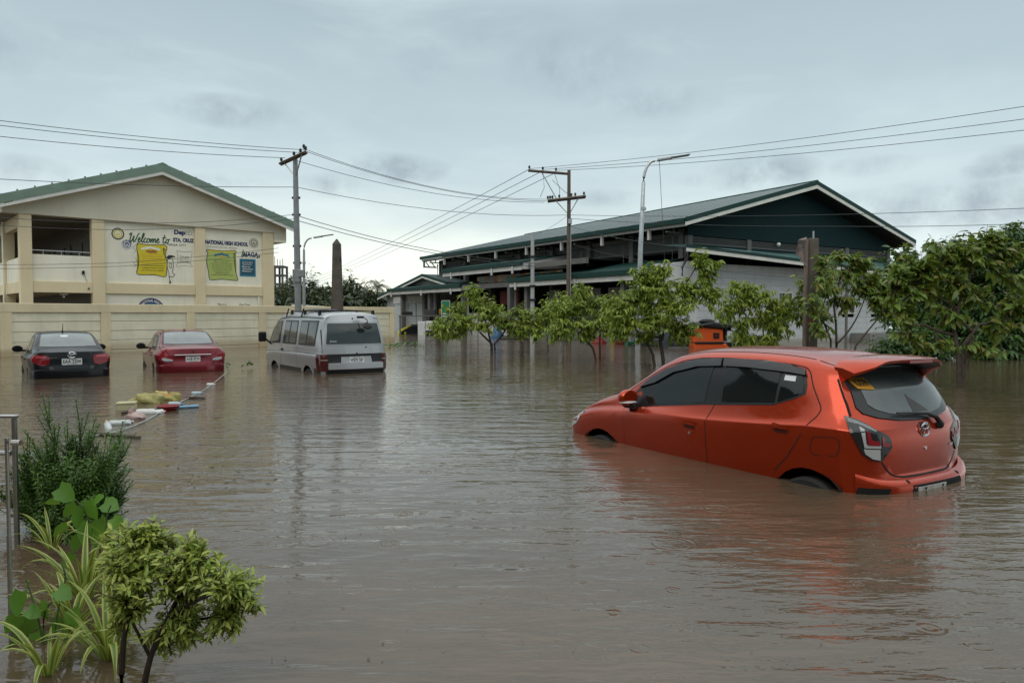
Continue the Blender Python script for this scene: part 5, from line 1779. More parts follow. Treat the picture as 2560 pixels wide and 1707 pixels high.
black_p = paint('black_car_paint', (.005, .0055, .007), .0, .3, dirt=.01, coat=.3)
red_p = paint('dark_red_car_paint', (.17, .009, .016), .6, .34, dirt=.05)
sedan('black sedan flooded to its bumper with roof aerial, left of the dark red sedan', black_p, pose(-10.06, 16.89, -.43, 126), 0, 'black', 'EAA 2204')
sedan('dark red sedan flooded to its bumper with a chrome strip across the boot', red_p, pose(-7.97, 18.47, -.43, 121.5), 0, 'red', 'AAB 4739')

# ---------------------------------------------------------------- van
van_p = paint('silver_grey_van_paint', (.36, .37, .38), .55, .42, drops=False, dirt=.22)
van_tail = [(.2, .10), (.45, .02), (.6, .0), (.78, .0), (.82, .03), (1.0, .04), (1.12, .05), (1.9, .17), (2.0, .20)]
van_nose = [(.2, 4.34), (.5, 4.40), (.7, 4.39), (.9, 4.33), (1.1, 4.2)]
van_st = [
    (.12, 1.0, .790, .95, 1.12, .775, .640, 1.800, 1.890),
    (.25, .9, .830, .96, 1.12, .815, .672, 1.830, 1.925),
    (.55, .4, .845, .96, 1.12, .830, .690, 1.850, 1.945),
    (1.20, 0, .845, .96, 1.12, .832, .698, 1.858, 1.955),
    (2.30, 0, .845, .96, 1.12, .832, .700, 1.858, 1.955),
    (2.95, 0, .845, .96, 1.11, .832, .700, 1.830, 1.935),
    (3.30, 0, .845, .95, 1.10, .828, .700, 1.760, 1.870),
    (3.60, 0, .842, .93, 1.07, .822, .715, 1.560, 1.640),
    (3.88, 0, .835, .90, 1.02, .812, .745, 1.280, 1.330),
    (4.08, -.2, .82, .86, .95, .79, .745, 1.070, 1.100),
    (4.25, -1.0, .74, .74, .82, .71, .66, .900, .925)]
V = Car('van', 'silver grey old passenger van with roof rack flooded to its wheels', 'van', pose(-3.84, 18.27, -.585, 125.5, 0, 0), 1.08)
V.shell('body', car_body(van_st, van_tail, van_nose, .25, arches=((.95, .34, .36), (3.35, .34, .36)), corner=.09), van_p, 40)
for xa in (.95, 3.35):
    V.well(xa, .34, .37, .5, .80)
    for sg in (1, -1):
        V.wheel(xa, sg * .73, .31, .18, 8)
        V.strip('arch_lip', [(xa + math.cos(R(a)) * .375, .34 + math.sin(R(a)) * .375) for a in range(-5, 186, 10)], .05, van_p, sgn=sg, off=.018)
for sg in (1, -1):
    V.patch('window_frame', chaikin([(.42, 1.745), (1.52, 1.745), (1.56, 1.16), (.48, 1.16)], 2), frame_black, sgn=sg, off=.004, cell=.12)
    V.patch('window_frame', chaikin([(1.68, 1.745), (2.62, 1.745), (2.70, 1.16), (1.70, 1.16)], 2), frame_black, sgn=sg, off=.004, cell=.12)
    V.patch('window_frame', chaikin([(2.84, 1.74), (3.26, 1.70), (3.60, 1.45), (3.84, 1.16), (2.90, 1.16)], 2), frame_black, sgn=sg, off=.004, cell=.12)
    for p in ([(.48, 1.705), (.94, 1.705), (.97, 1.20), (.52, 1.20)], [(1.02, 1.705), (1.47, 1.705), (1.50, 1.20), (1.05, 1.20)], [(1.73, 1.705), (2.14, 1.705), (2.18, 1.20), (1.75, 1.20)], [(2.22, 1.705), (2.57, 1.705), (2.63, 1.20), (2.26, 1.20)]):
        V.patch('side_window', chaikin(p, 1), glassmat('van_glass', (.03, .033, .035), .05), sgn=sg, off=.009, cell=.12)
    V.patch('door_window', chaikin([(2.90, 1.70), (3.22, 1.66), (3.52, 1.43), (3.74, 1.20), (2.95, 1.20)], 1), glassmat('van_front_glass', (.07, .072, .066), .06), sgn=sg, off=.009, cell=.12)
    V.strip('panel_gap', [(2.76, 1.78), (2.80, 1.1), (2.80, .4)], .014, seam_m, sgn=sg)
    V.strip('panel_gap', [(.25, .98), (1.5, .985), (3.0, .975), (4.1, .93)], .014, mat('grey_groove', (.09, .088, .085), .6), sgn=sg, off=.003)
    V.strip('panel_gap', [(1.60, 1.78), (1.62, 1.1), (1.62, .5)], .010, seam_m, sgn=sg)
    V.strip('rain_gutter', [(.20, 1.80), (1.2, 1.82), (2.4, 1.82), (3.0, 1.79), (3.35, 1.70), (3.7, 1.42)], .022, mat('grey_groove'), sgn=sg, off=.016)
    V.patch('door_handle', [(2.74, 1.03), (2.64, 1.03), (2.64, .99), (2.74, .99)], black_plastic, sgn=sg, off=.03, cell=.1)
    V.patch('lower_panel', [(.20, .66), (.52, .66), (.56, .45), (.62, .30), (.18, .30)], mat('dirty_sill', (.06, .056, .052), .7), sgn=sg, off=.006, cell=.1)
    V.patch('lower_panel', [(1.38, .62), (2.92, .62), (2.92, .30), (1.34, .30)], mat('dirty_sill'), sgn=sg, off=.006, cell=.1)
    mo = V.add('door_mirror', MB().box((3.55, sg * 1.06, 1.31), (.10, .20, .26), (0, 0, sg * R(10))), black_plastic, bevel=.03)
    V.add('mirror_arm', MB().tube([(3.55, sg * .98, 1.26), (3.62, sg * .86, 1.16), (3.66, sg * .80, 1.12)], .022, 6), black_plastic, parent=mo)
    V.patch('tail_lamp', [(sg * a, b) for a, b in ((.80, .98), (.655, .98), (.655, .60), (.80, .60))], glassmat('dull_red_lens', (.045, .008, .008), .12), axis='x', sgn=-1, off=.018, cell=.06, skirt=.015)
    V.patch('lamp_divider', [(sg * a, b) for a, b in ((.795, .86), (.66, .86), (.66, .845), (.795, .845))], grey_ink, axis='x', sgn=-1, off=.022, cell=.06)
    V.patch('tail_lamp', [(.34, .98), (.22, .98), (.22, .60), (.34, .60)], glassmat('dull_red_lens', (.045, .008, .008), .12), sgn=sg, off=.014, cell=.06)
    V.add('side_rack_foot', MB().box((.55, sg * .66, 1.92), (.05, .06, .12)).box((1.5, sg * .66, 1.93), (.05, .06, .12)).box((2.4, sg * .66, 1.93), (.05, .06, .12)), black_plastic)
V.patch('windscreen', [(3.22, -.56), (4.02, -.68), (4.10, 0), (4.02, .68), (3.22, .56), (3.18, 0)], glass_dark, axis='z', off=.005, cell=.12)
V.patch('window_seal', chaikin([(.655, 1.715), (-.655, 1.715), (-.71, 1.18), (.71, 1.18)], 2), mat('van_seal_paint', (.33, .345, .355), .4, .4), axis='x', sgn=-1, off=.006, cell=.1, skirt=.01)
V.patch('rear_window', chaikin([(.61, 1.680), (-.61, 1.680), (-.675, 1.212), (.675, 1.212)], 2), glassmat('van_rear_glass', (.012, .018, .017), .06), axis='x', sgn=-1, off=.010, cell=.1, skirt=.01)
V.strip('panel_gap', [(.71, 1.81), (.745, 1.4), (.765, 1.0)], .012, seam_m, axis='x', sgn=-1, off=.003)
V.strip('panel_gap', [(-.71, 1.81), (-.745, 1.4), (-.765, 1.0)], .012, seam_m, axis='x', sgn=-1, off=.003)
gp = V.patch('garnish', [(.66, .985), (-.66, .985), (-.66, .79), (.66, .79)], black_plastic, axis='x', sgn=-1, off=.010, cell=.1)
V.patch('plate_surround', [(.36, .925), (-.36, .925), (-.38, .745), (.38, .745)], mat('van_seal_paint'), axis='x', sgn=-1, off=.022, cell=.1, skirt=.015)
bx = V.cast('x', -1, 0, .84, 0).x
V.plate('WEW 587', bx - .032, -.0, .845, .36, .135, R(-2))
V.patch('rear_bumper', [(.655, .775), (-.655, .775), (-.655, .645), (.655, .645)], van_p, axis='x', sgn=-1, off=.06, cell=.1, skirt=.06)
V.patch('bumper_valance', [(.70, .64), (-.70, .64), (-.70, .34), (.70, .34)], black_plastic, axis='x', sgn=-1, off=.015, cell=.1, skirt=.02)
for (y, z) in ((-.25, 1.13), (-.02, .995), (.0, 1.79)):
    V.patch('lock_button', [(y + math.cos(a) * .018, z + math.sin(a) * .018) for a in np.linspace(0, 5.8, 10)], seam_m, axis='x', sgn=-1, off=.008)
q1 = V.cast('x', -1, .60, 1.25, .014); q2 = V.cast('x', -1, .44, 1.25, .014); q3 = V.cast('x', -1, .60, 1.29, .014)
text('window_decal', 'Jesus', frame(q1 * V.k, q2 - q1, q3 - q1), .17, .05, white_ink, V.root, bold=.0, shear=.3)
vm = MB().box((.10, -.14, 1.82), (.05, .16, .05)).tube([(.08, -.2, 1.82), (-.02, -.25, 1.76), (-.04, -.25, 1.66)], .012, 5).ball((-.05, -.24, 1.62), (.03, .12, .09), 12, (0, R(30), 0))
V.add('rear_view_mirror', vm, black_plastic, smooth=True)
rk = MB()
for y in (-.60, .60): rk.tube([(.45, y, 1.955), (1.4, y, 1.965), (2.5, y, 1.965)], .012, 6)
for x in (.48, .95, 1.45, 1.95, 2.45): rk.tube([(x, -.60, 1.962), (x, 0, 1.985), (x, .60, 1.962)], .010, 6)
V.add('roof_rack', rk, black_plastic, smooth=True)
V.add('folded_tarp', MB().ball((1.9, .10, 1.985), (.55, .35, .035), 12).ball((1.2, .25, 1.985), (.35, .22, .03), 10).jitter(.012, 3), mat('black_tarp', (.02, .02, .022), .5), smooth=True)
for x in (1.55, 2.62):
    V.add('rack_strap', MB().tube([(x, .735, 1.83), (x - .06, .72, 1.95), (x - .09, .70, 2.03)], .018, 5), black_plastic)
# ================================================================ vegetation
def leaf_mesh(name, L, W, m, seg=4, droop=.25, fold=.15, heart=False, wav=0.0, seed=0):
    r = random.Random(seed)
    mb = MB()
    c = []; l = []; rr = []
    for i in range(seg + 1):
        t = i / seg
        if heart: w = W * .5 * (math.sin(math.pi * min(1, t * .78 + .22)) ** .8) * (1.0 if t < .999 else 0)
        else: w = W * .5 * (math.sin(math.pi * (t ** .85 * .96 + .03)) ** .9)
        x = L * t; z = -droop * L * t * t
        c.append(mb.bm.verts.new((x, 0, z)))
        if i in (0, seg) and not heart or i == seg:
            l.append(c[-1]); rr.append(c[-1])
        else:
            xo = -.12 * L if heart and i == 0 else 0
            k = 1 + r.uniform(-.12, .12)
            l.append(mb.bm.verts.new((x + xo, w * k, z + fold * w + wav * r.uniform(-1, 1))))
            rr.append(mb.bm.verts.new((x + xo, -w * k, z + fold * w + wav * r.uniform(-1, 1))))
    for i in range(seg):
        for s in (l, rr):
            q = [c[i], c[i + 1], s[i + 1], s[i]]
            q = list(dict.fromkeys(q))
            if len(q) >= 3:
                mb.bm.faces.new(q if s is rr else q[::-1])
    return mb.mesh(name, m, smooth=True, angle=180)


def leaf_matrix(p, d, roll, sc):
    d = Vector(d).normalized()
    x = d
    y = Vector((0, 0, 1)).cross(x)
    if y.length < .05: y = Vector((1, 0, 0))
    y.normalize()
    z = x.cross(y)
    M = Matrix(((x.x, y.x, z.x, 0), (x.y, y.y, z.y, 0), (x.z, y.z, z.z, 0), (0, 0, 0, 1))) @ Matrix.Rotation(roll, 4, 'X')
    return Matrix.Translation(p) @ M @ Matrix.Diagonal((sc, sc, sc, 1))


def place_leaves(root, items, meshes, n_ind, nm='leaf', stuff='foliage'):
    """items: (matrix local to root). The ones nearest the camera become leaves of their own, the rest one mass."""
    loc = root.matrix_basis.translation
    items = sorted(items, key=lambda it: (loc + it[0].translation - Vector((0, 0, 1.45))).length)
    head, rest = items[:n_ind], items[n_ind:]
    for M, k in head:
        o = bpy.data.objects.new(nm, meshes[k])
        o.parent = root
        o.matrix_local = M
        COL.objects.link(o)
    if rest:
        vs = []; fs = []
        base = {}
        for k, me in enumerate(meshes):
            co = np.array([v.co[:] for v in me.vertices]); base[k] = (co, [tuple(p.vertices) for p in me.polygons])
        for M, k in rest:
            co, pf = base[k]
            A = np.array(M)
            n0 = len(vs)
            vs.extend((co @ A[:3, :3].T + A[:3, 3]).tolist())
            fs.extend([tuple(i + n0 for i in f) for f in pf])
        me = bpy.data.meshes.new(stuff)
        me.from_pydata(vs, [], fs)
        me.materials.append(meshes[0].materials[0])
        me.shade_smooth()
        o = link(stuff, me, root)
        o['kind'] = 'stuff'


bark = mat('sapling_bark', (.070, .055, .040), .85, var=.3, scale=14, bump=.004)
bark_pale = mat('pale_bark', (.13, .11, .085), .85, var=.35, scale=14, bump=.004)
LM_tree = leafmat('broad_leaf', [(.13, .215, .022), (.18, .275, .03), (.25, .335, .04), (.33, .385, .055), (.15, .23, .026)])
LM_dry = leafmat('ageing_leaf', [(.11, .18, .028), (.16, .23, .035), (.20, .16, .035), (.09, .17, .025), (.17, .25, .036), (.12, .20, .028)])
LM_dark = leafmat('dark_leaf', [(.034, .085, .022), (.048, .12, .030), (.075, .155, .038), (.048, .105, .024)], trans=.22)
LM_far = leafmat('far_leaf', [(.018, .035, .015), (.028, .048, .018), (.04, .06, .02)], trans=.15)


def limb(p, q, bend, n=5, r=None):
    p, q = Vector(p), Vector(q)
    out = []
    side = Vector((r.uniform(-1, 1), r.uniform(-1, 1), r.uniform(-.2, .5))) * bend * (q - p).length
    for i in range(n + 1):
        t = i / n
        out.append(p.lerp(q, t) + side * math.sin(math.pi * t) * .5 + Vector((0, 0, -.10 * (q - p).length * (t - t * t))))
    return out


def tree(label, base, stems, blobs, lm, LW, seed, n_ind=300, group='leafy saplings standing in the flood', hang=.55, cat='tree', name='sapling_tree', bk=bark, droop=.3, rad=.045, per_twig=16, seg=3, dens=3.4):
    """stems: polylines of points (world); blobs: (centre world, rx, ry, rz, twigs)"""
    r = random.Random(seed)
    base = Vector(base)
    root = thing(name, label, cat, base, 0, group)
    root_b = base
    tips = []
    tr = MB()
    for st_ in stems:
        P = [Vector(p) - root_b for p in st_]
        pts = []
        for a, b in zip(P[:-1], P[1:]):
            pts += limb(a, b, .10, 4, r)[:-1]
        pts.append(P[-1])
        n = len(pts)
        tr.tube(pts, [rad * (1 - .72 * i / (n - 1)) for i in range(n)], 7)
        tips += pts[n // 2:]
    meshes = [leaf_mesh('leaf', LW[0] * s, LW[1] * s * w, lm, seg, droop * dd, .22, wav=LW[1] * .06, seed=seed + i) for i, (s, w, dd) in enumerate(((1, 1, 1), (.8, 1.1, .6), (1.15, .9, 1.5), (.65, 1.0, .9)))]
    items = []
    br = MB()
    for (c, rx, ry, rz, nt_) in blobs:
        c = Vector(c) - root_b
        hub = min(tips, key=lambda t: (t - c).length)
        core = c + Vector((0, 0, -.25 * rz))
        pl = limb(hub, core, .18, 5, r)
        br.tube(pl, [max(.006, rad * .42 * (1 - .65 * i / 5)) for i in range(6)], 5)
        for k in range(int(nt_ * dens)):
            v = Vector((r.gauss(0, 1), r.gauss(0, 1), r.gauss(0, 1))).normalized() * r.uniform(.15, 1.1) ** .6
            if r.random() < .2: v *= 1.38
            e = c + Vector((v.x * rx, v.y * ry, v.z * rz))
            s = pl[r.randrange(1, 6)]
            tw = limb(s, e, .2, 4, r)
            br.tube(tw, [rad * .16, rad * .13, rad * .11, rad * .08, rad * .05], 4, cap=False)
            out = (e - s).normalized()
            sd = out.cross(Vector((0, 0, 1)))
            sd = sd.normalized() if sd.length > .1 else Vector((1, 0, 0))
            for j in range(per_twig):
                t = .25 + .75 * (j + .5) / per_twig
                i0 = min(3, int(t * 4)); p = tw[i0].lerp(tw[i0 + 1], t * 4 - i0)
                # two ranks along the twig, drooping
                d = sd * (1 if j % 2 else -1) * r.uniform(.4, 1.0) + out * r.uniform(.2, .9) + Vector((r.uniform(-.35, .35), r.uniform(-.35, .35), -hang * .8 + r.uniform(-.45, .6)))
                items.append((leaf_matrix(p, d, r.uniform(-.9, .9), r.uniform(.6, 1.2)), r.randrange(4)))
    # base of every leaf object sits on its twig
    tr.build('trunk', bk, root, smooth=True)
    br.build('branches', bk, root, smooth=True)['kind'] = 'stuff'
    place_leaves(root, items, meshes, n_ind)
    return root


def B(px, py, Y, rpx, rpz, nt, ry=None):
    c = at(px, py, Y)
    k = Y / 1698.8
    return (c, rpx * k * 1.1, (ry if ry else rpx * .8) * k * 1.1, rpz * k * 1.1, nt)


# T1: low bushy sapling left of centre
Y = 28.1
tree('bushy low sapling left of centre with three dark stems spreading from the water', (-.72, Y, -.4),
     [[(-.72, Y, -.4), at(1130, 790, Y), at(1085, 745, Y + .2), at(1060, 715, Y)], [(-.72, Y, -.4), at(1128, 792, Y), at(1118, 750, Y - .3), at(1110, 690, Y)], [(-.70, Y, -.4), at(1136, 790, Y), at(1165, 752, Y + .3), at(1180, 715, Y)]],
     [B(1095, 685, Y, 28, 26, 8), B(1125, 712, Y - .3, 45, 26, 15), B(1060, 735, Y - .2, 42, 24, 14), B(1020, 760, Y - .2, 30, 16, 9), B(1160, 735, Y, 40, 28, 13), B(1195, 725, Y, 30, 26, 10), B(1045, 705, Y + .3, 30, 18, 8), B(1105, 748, Y - .5, 34, 14, 8), B(1000, 745, Y, 24, 16, 6), B(1210, 750, Y, 26, 20, 7), B(1080, 665, Y, 22, 18, 6), B(1050, 765, Y, 30, 14, 6), B(1190, 762, Y, 30, 16, 6)],
     LM_tree, (.175, .056), 21, rad=.055, droop=.5)
# T2: slim sapling in front of the slim post
Y = 28.1
tree('thin sapling with drooping leaves right of the bushy low one', (1.33, Y, -.4),
     [[(1.33, Y, -.4), at(1256, 770, Y), at(1262, 720, Y)]],
     [B(1240, 745, Y, 30, 24, 8), B(1265, 715, Y, 36, 30, 11), B(1225, 765, Y - .2, 20, 14, 4), B(1290, 690, Y + .2, 26, 24, 7), B(1215, 740, Y, 28, 26, 7), B(1280, 740, Y, 28, 26, 7)],
     LM_tree, (.175, .056), 22, rad=.03, droop=.6)
# T3: twin stems
Y = 23.5
tree('twin stemmed sapling before the wooden power pole', (2.75, Y, -.4),
     [[(2.70, Y, -.4), at(1362, 800, Y), at(1342, 768, Y), at(1325, 735, Y)], [(2.84, Y + .2, -.4), at(1378, 800, Y), at(1382, 750, Y), at(1370, 700, Y)]],
     [B(1322, 690, Y, 44, 34, 16), B(1290, 735, Y, 38, 26, 11), B(1350, 745, Y - .2, 48, 24, 14), B(1330, 665, Y, 20, 18, 6), B(1392, 728, Y, 34, 24, 9), B(1300, 760, Y - .3, 30, 14, 6), B(1365, 700, Y, 34, 26, 10), B(1285, 700, Y, 26, 20, 6), B(1400, 755, Y, 30, 18, 6), B(1350, 770, Y, 30, 14, 5), B(1270, 770, Y, 26, 14, 4)],
     LM_tree, (.165, .054), 23, rad=.045, droop=.55)
# T4: the tallest of the row
Y = 20.6
tree('tallest full sapling of the row leaning right before the white annex', (4.15, Y, -.4),
     [[(4.0, Y, -.4), at(1500, 815, Y), at(1475, 775, Y), at(1450, 735, Y)], [(4.25, Y, -.4), at(1518, 790, Y), at(1530, 745, Y), at(1545, 690, Y), at(1600, 610, Y)], [(4.2, Y, -.4), at(1516, 780, Y), at(1505, 720, Y), at(1490, 670, Y)]],
     [B(1500, 650, Y, 62, 36, 22), B(1450, 690, Y, 52, 34, 18), B(1540, 700, Y - .3, 60, 40, 22), B(1590, 660, Y, 40, 36, 13), B(1612, 606, Y, 20, 36, 9), B(1640, 600, Y, 16, 14, 4), B(1430, 735, Y - .2, 36, 24, 9), B(1500, 740, Y - .4, 55, 30, 15), B(1575, 745, Y, 44, 26, 10), B(1520, 615, Y, 34, 18, 8), B(1410, 700, Y, 34, 26, 8), B(1640, 680, Y, 28, 30, 7), B(1630, 640, Y, 22, 30, 6), B(1470, 630, Y, 30, 20, 7), B(1420, 762, Y, 34, 18, 6), B(1565, 772, Y, 36, 18, 6), B(1480, 768, Y, 36, 16, 6)],
     LM_tree, (.165, .054), 24, rad=.055, droop=.5)
# T5: drooping leaves in front of the annex
Y = 21.8
tree('drooping sapling whose leaves hang before the white siding behind the orange roof', (7.35, Y, -.4),
     [[(7.35, Y, -.4), at(1760, 800, Y), at(1752, 740, Y), at(1745, 690, Y)]],
     [B(1690, 690, Y, 34, 26, 8), B(1740, 680, Y, 40, 22, 9), B(1755, 725, Y, 42, 30, 10), B(1700, 745, Y, 24, 30, 6), B(1735, 780, Y, 38, 16, 7), B(1790, 700, Y, 30, 24, 6), B(1790, 740, Y, 36, 28, 8), B(1660, 710, Y, 28, 34, 7), B(1720, 655, Y, 28, 16, 6), B(1700, 780, Y, 26, 20, 5), B(1810, 700, Y, 30, 28, 6), B(1775, 775, Y, 34, 16, 5), B(1690, 655, Y, 26, 16, 5)],
     LM_tree, (.17, .054), 25, rad=.035, droop=.7, hang=.9)
# T6: open sapling beside the service post
Y = 21.5
tree('open forked sapling with yellowing leaves right of the brown service post', (9.35, Y, -.4),
     [[(9.2, Y, -.4), at(1908, 780, Y), at(1880, 720, Y), at(1915, 620, Y)], [(9.4, Y, -.4), at(1922, 790, Y), at(1965, 735, Y), at(1985, 690, Y)], [(9.7, Y, -.4), at(1965, 795, Y), at(2010, 740, Y), at(2040, 700, Y)], [(9.3, Y, -.4), at(1915, 700, Y), at(1930, 640, Y), at(1935, 580, Y)]],
     [B(1930, 585, Y, 20, 22, 5), B(1905, 620, Y, 30, 24, 7), B(1870, 650, Y, 34, 26, 8), B(1990, 650, Y, 40, 24, 8), B(2020, 690, Y, 30, 24, 6), B(1850, 690, Y, 30, 30, 7), B(1940, 690, Y, 36, 26, 6), B(2040, 640, Y, 34, 24, 6), B(1830, 730, Y, 24, 22, 4), B(1880, 615, Y, 28, 24, 6), B(1855, 660, Y, 26, 30, 6), B(1900, 660, Y, 34, 24, 6), B(1960, 620, Y, 30, 24, 6), B(2060, 680, Y, 34, 28, 6), B(1890, 730, Y, 26, 26, 4), B(1885, 650, 19.2, 26, 22, 4), B(1862, 700, 19.2, 26, 24, 4), B(1890, 600, 19.3, 16, 18, 3), B(1875, 755, 19.3, 20, 18, 3), B(1985, 600, Y, 26, 22, 5), B(2010, 640, Y, 30, 26, 6), B(2075, 640, Y, 30, 28, 6), B(2050, 720, Y, 34, 24, 5)],
     LM_dry, (.20, .080), 26, rad=.04, droop=.4)
# T7: the near sapling on the right
Y = 14.6
tree('near sapling with large yellow green leaves standing right of the orange car', (8.84, Y, -.4),
     [[(8.80, Y, -.4), at(2205, 840, Y), at(2192, 760, Y), at(2205, 690, Y), at(2230, 630, Y), at(2240, 580, Y)], [(8.92, Y, -.4), at(2222, 830, Y), at(2232, 760, Y), at(2190, 700, Y), at(2120, 660, Y)], [(8.84, Y, -.4), at(2215, 790, Y), at(2250, 745, Y), at(2330, 730, Y)], [(8.84, Y, -.3), at(2195, 770, Y), at(2120, 745, Y), at(2080, 750, Y)]],
     [B(2100, 600, Y, 46, 30, 10), B(2160, 575, Y, 44, 30, 10), B(2220, 580, Y, 50, 34, 11), B(2270, 560, Y, 46, 30, 10), B(2180, 640, Y, 54, 34, 10), B(2110, 680, Y, 46, 30, 8), B(2060, 620, Y, 36, 26, 7), B(2300, 745, Y, 50, 26, 8), B(2330, 620, Y, 44, 44, 9), B(2090, 770, Y, 34, 26, 6), B(2240, 680, Y, 40, 36, 6), B(2290, 545, Y, 24, 18, 5), B(2050, 660, Y, 40, 30, 7), B(2140, 620, Y, 50, 34, 9), B(2340, 680, Y, 44, 40, 8), B(2080, 710, Y, 36, 26, 6), B(2330, 580, Y, 40, 30, 8), B(2150, 790, Y, 40, 20, 5), B(2260, 800, Y, 46, 20, 5), B(2310, 690, Y, 50, 30, 6), B(2170, 720, Y, 50, 28, 6)],
     LM_dry, (.185, .088), 27, rad=.05, droop=.35, per_twig=11, dens=2.0)
# dense dark trees behind
Y = 24.5
tree('dense dark green tree thicket filling the right edge behind the near sapling', (17.0, Y, -.4),
     [[(17.0, Y, -.4), at(2300, 700, Y), at(2290, 600, Y)], [(15.2, Y, -.4), at(2230, 760, Y), at(2180, 680, Y)], [(18, Y, -.4), at(2400, 700, Y), at(2400, 560, Y)]],
     [B(2300, 640, Y, 90, 80, 90), B(2200, 700, Y, 80, 60, 70), B(2360, 560, Y, 70, 50, 50), B(2130, 690, Y, 60, 50, 40), B(2290, 750, Y, 90, 50, 60), B(2390, 700, Y, 80, 90, 70), B(2240, 590, Y, 60, 40, 30), B(2450, 640, Y, 80, 100, 50), B(2190, 775, Y, 70, 40, 50), B(2320, 800, Y, 90, 34, 60), B(2120, 640, Y, 44, 40, 24), B(2500, 760, Y, 90, 70, 50), B(2250, 690, Y + 1, 110, 90, 60), B(2080, 800, Y, 50, 24, 20), B(2090, 740, Y, 50, 50, 40), B(2050, 690, Y, 34, 50, 24), B(2140, 760, Y, 60, 46, 46), B(2260, 810, Y, 120, 22, 50), B(2400, 800, Y, 90, 30, 40), B(2050, 630, Y, 40, 50, 26), B(2075, 585, Y, 36, 30, 14), B(2030, 690, Y, 30, 40, 14), B(2160, 600, Y, 60, 44, 30), B(2260, 560, Y, 60, 30, 24), B(2330, 535, Y, 50, 26, 20), B(2180, 570, Y, 50, 30, 20), B(2220, 740, Y, 60, 40, 30), B(2320, 720, Y, 70, 50, 34)],
     LM_dark, (.24, .095), 28, name='thicket_tree', group='trees along the right edge', per_twig=14, rad=.10, droop=.3, dens=2.6)
Y = 23.5
tree('low dark green shrub at the waterline beside the annex', (14.0, Y, -.4),
     [[(14.0, Y, -.4), at(2080, 780, Y)]],
     [B(2060, 790, Y, 48, 28, 34), B(2110, 770, Y, 50, 36, 40), B(2030, 800, Y, 34, 16, 16), B(2150, 800, Y, 50, 22, 26)],
     LM_dark, (.15, .065), 29, name='shrub', cat='shrub', group='trees along the right edge', per_twig=14, rad=.05)

# tree line far behind the wall, one by one
far_spots = [(640, 668, 95, 34, 26), (672, 655, 110, 30, 30), (715, 660, 100, 36, 36), (750, 672, 90, 34, 28), (800, 662, 95, 30, 40), (830, 676, 105, 30, 28), (655, 685, 85, 40, 20), (700, 688, 80, 40, 18), (860, 680, 88, 36, 24), (905, 690, 92, 30, 18), (780, 690, 84, 40, 16), (600, 680, 110, 40, 26)]
fl_label = ['leftmost dark tree beside the school corner', 'dark tree below the unfinished tower', 'rounded dark tree right of the steel pole', 'dark tree just left of the tapered pillar', 'tallest dark tree just right of the tapered pillar', 'dark tree between the pillar and the palm', 'low dark tree on the wall top by the school corner', 'low dark tree behind the steel pole', 'dark tree at the foot of the palm', 'low dark tree beside the market end block', 'low dark tree behind the tapered pillar', 'dark tree mostly hidden behind the school corner']
for i, (px, py, Y, rx, rz) in enumerate(far_spots):
    b0 = at(px, 722, Y); b0.z = -.4
    tree(fl_label[i] + ', in the distance', b0, [[b0, at(px, py + rz * .3, Y)]], [B(px, py, Y, rx, rz, 30), B(px + rx * .5, py + rz * .5, Y, rx * .8, rz * .6, 16), B(px - rx * .5, py + rz * .5, Y, rx * .8, rz * .6, 16), B(px, py + rz, Y, rx, rz, 20)],
         LM_far, (.75, .30), 40 + i, n_ind=0, name='background_tree', group='trees beyond the wall', per_twig=11, rad=.25, seg=2, dens=1.6)
# palm
Y = 95
pb = at(868, 722, Y); pb.z = -.4
PM = thing('palm_tree', 'small palm with ragged fronds above the far tree line', 'palm tree', pb, 0)
hd = at(867, 656, Y) - pb
MB().tube([(0, 0, 0), (hd.x * .6, 0, hd.z * .5), hd], [.25, .18, .14], 7).build('trunk', bark, PM, smooth=True)
for k in range(15):
    az = k * 2.4; el = rnd.uniform(-.3, 1.2)
    d = Vector((math.cos(az) * math.cos(el), math.sin(az) * math.cos(el), math.sin(el)))
    pts = [hd + d * 2.2 * t + Vector((0, 0, -1.3 * t * t)) for t in np.linspace(0, 1, 7)]
    mb = MB()
    for a, b in zip(pts[:-1], pts[1:]):
        sd = (b - a).cross(Vector((0, 0, 1))).normalized()
        for s in (-1, 1):
            for q in (0, .5):
                p = a.lerp(b, q)
                mb.poly([p, p + (b - a) * .3, p + sd * s * .55 + (b - a) * .7 + Vector((0, 0, -.28))])
    mb.build('frond', LM_far, PM)

# unfinished tower
TW = thing('unfinished_tower', 'distant unfinished concrete tower with bare rebar beside the school corner', 'building', (at(638, 722, 150).x, 150, 0))
ztw = at(640, 604, 150).z
for k in range(7):
    z = ztw - .8 - k * 1.75
    MB().box((0, 0, z), (3.4, 3.4, .35)).build('floor_slab', mat('raw_concrete', (.09, .088, .085), .9), TW)
for sx in (-1.5, 0, 1.5):
    for sy in (-1.5, 1.5):
        MB().box((sx, sy, ztw / 2 - 1), (.35, .35, ztw)).build('column', mat('raw_concrete'), TW)
for k in range(7):
    MB().cyl((-1.6 + k * .53, -1.5, ztw - .9), (-1.6 + k * .53, -1.5, ztw + rnd.uniform(.4, 1.4)), .06, n=4).build('rebar', rust, TW)
LS = thing('low_shed', 'small pale roofed shed beyond the wall left of the tapered pillar', 'building', (at(735, 722, 70).x, 70, 0))
MB().prism([(-1.9, .0), (1.9, .0), (1.9, at(735, 705, 70).z - .3), (-1.9, at(735, 703, 70).z - .1)], 'y', -1, 1).build('wall', cream, LS)
MB().prism([(-2.3, at(735, 703, 70).z), (2.1, at(735, 703, 70).z - .3), (2.1, at(735, 703, 70).z - .15), (-2.3, at(735, 703, 70).z + .15)], 'y', -1.3, 1.3).build('roof', trim_white, LS)

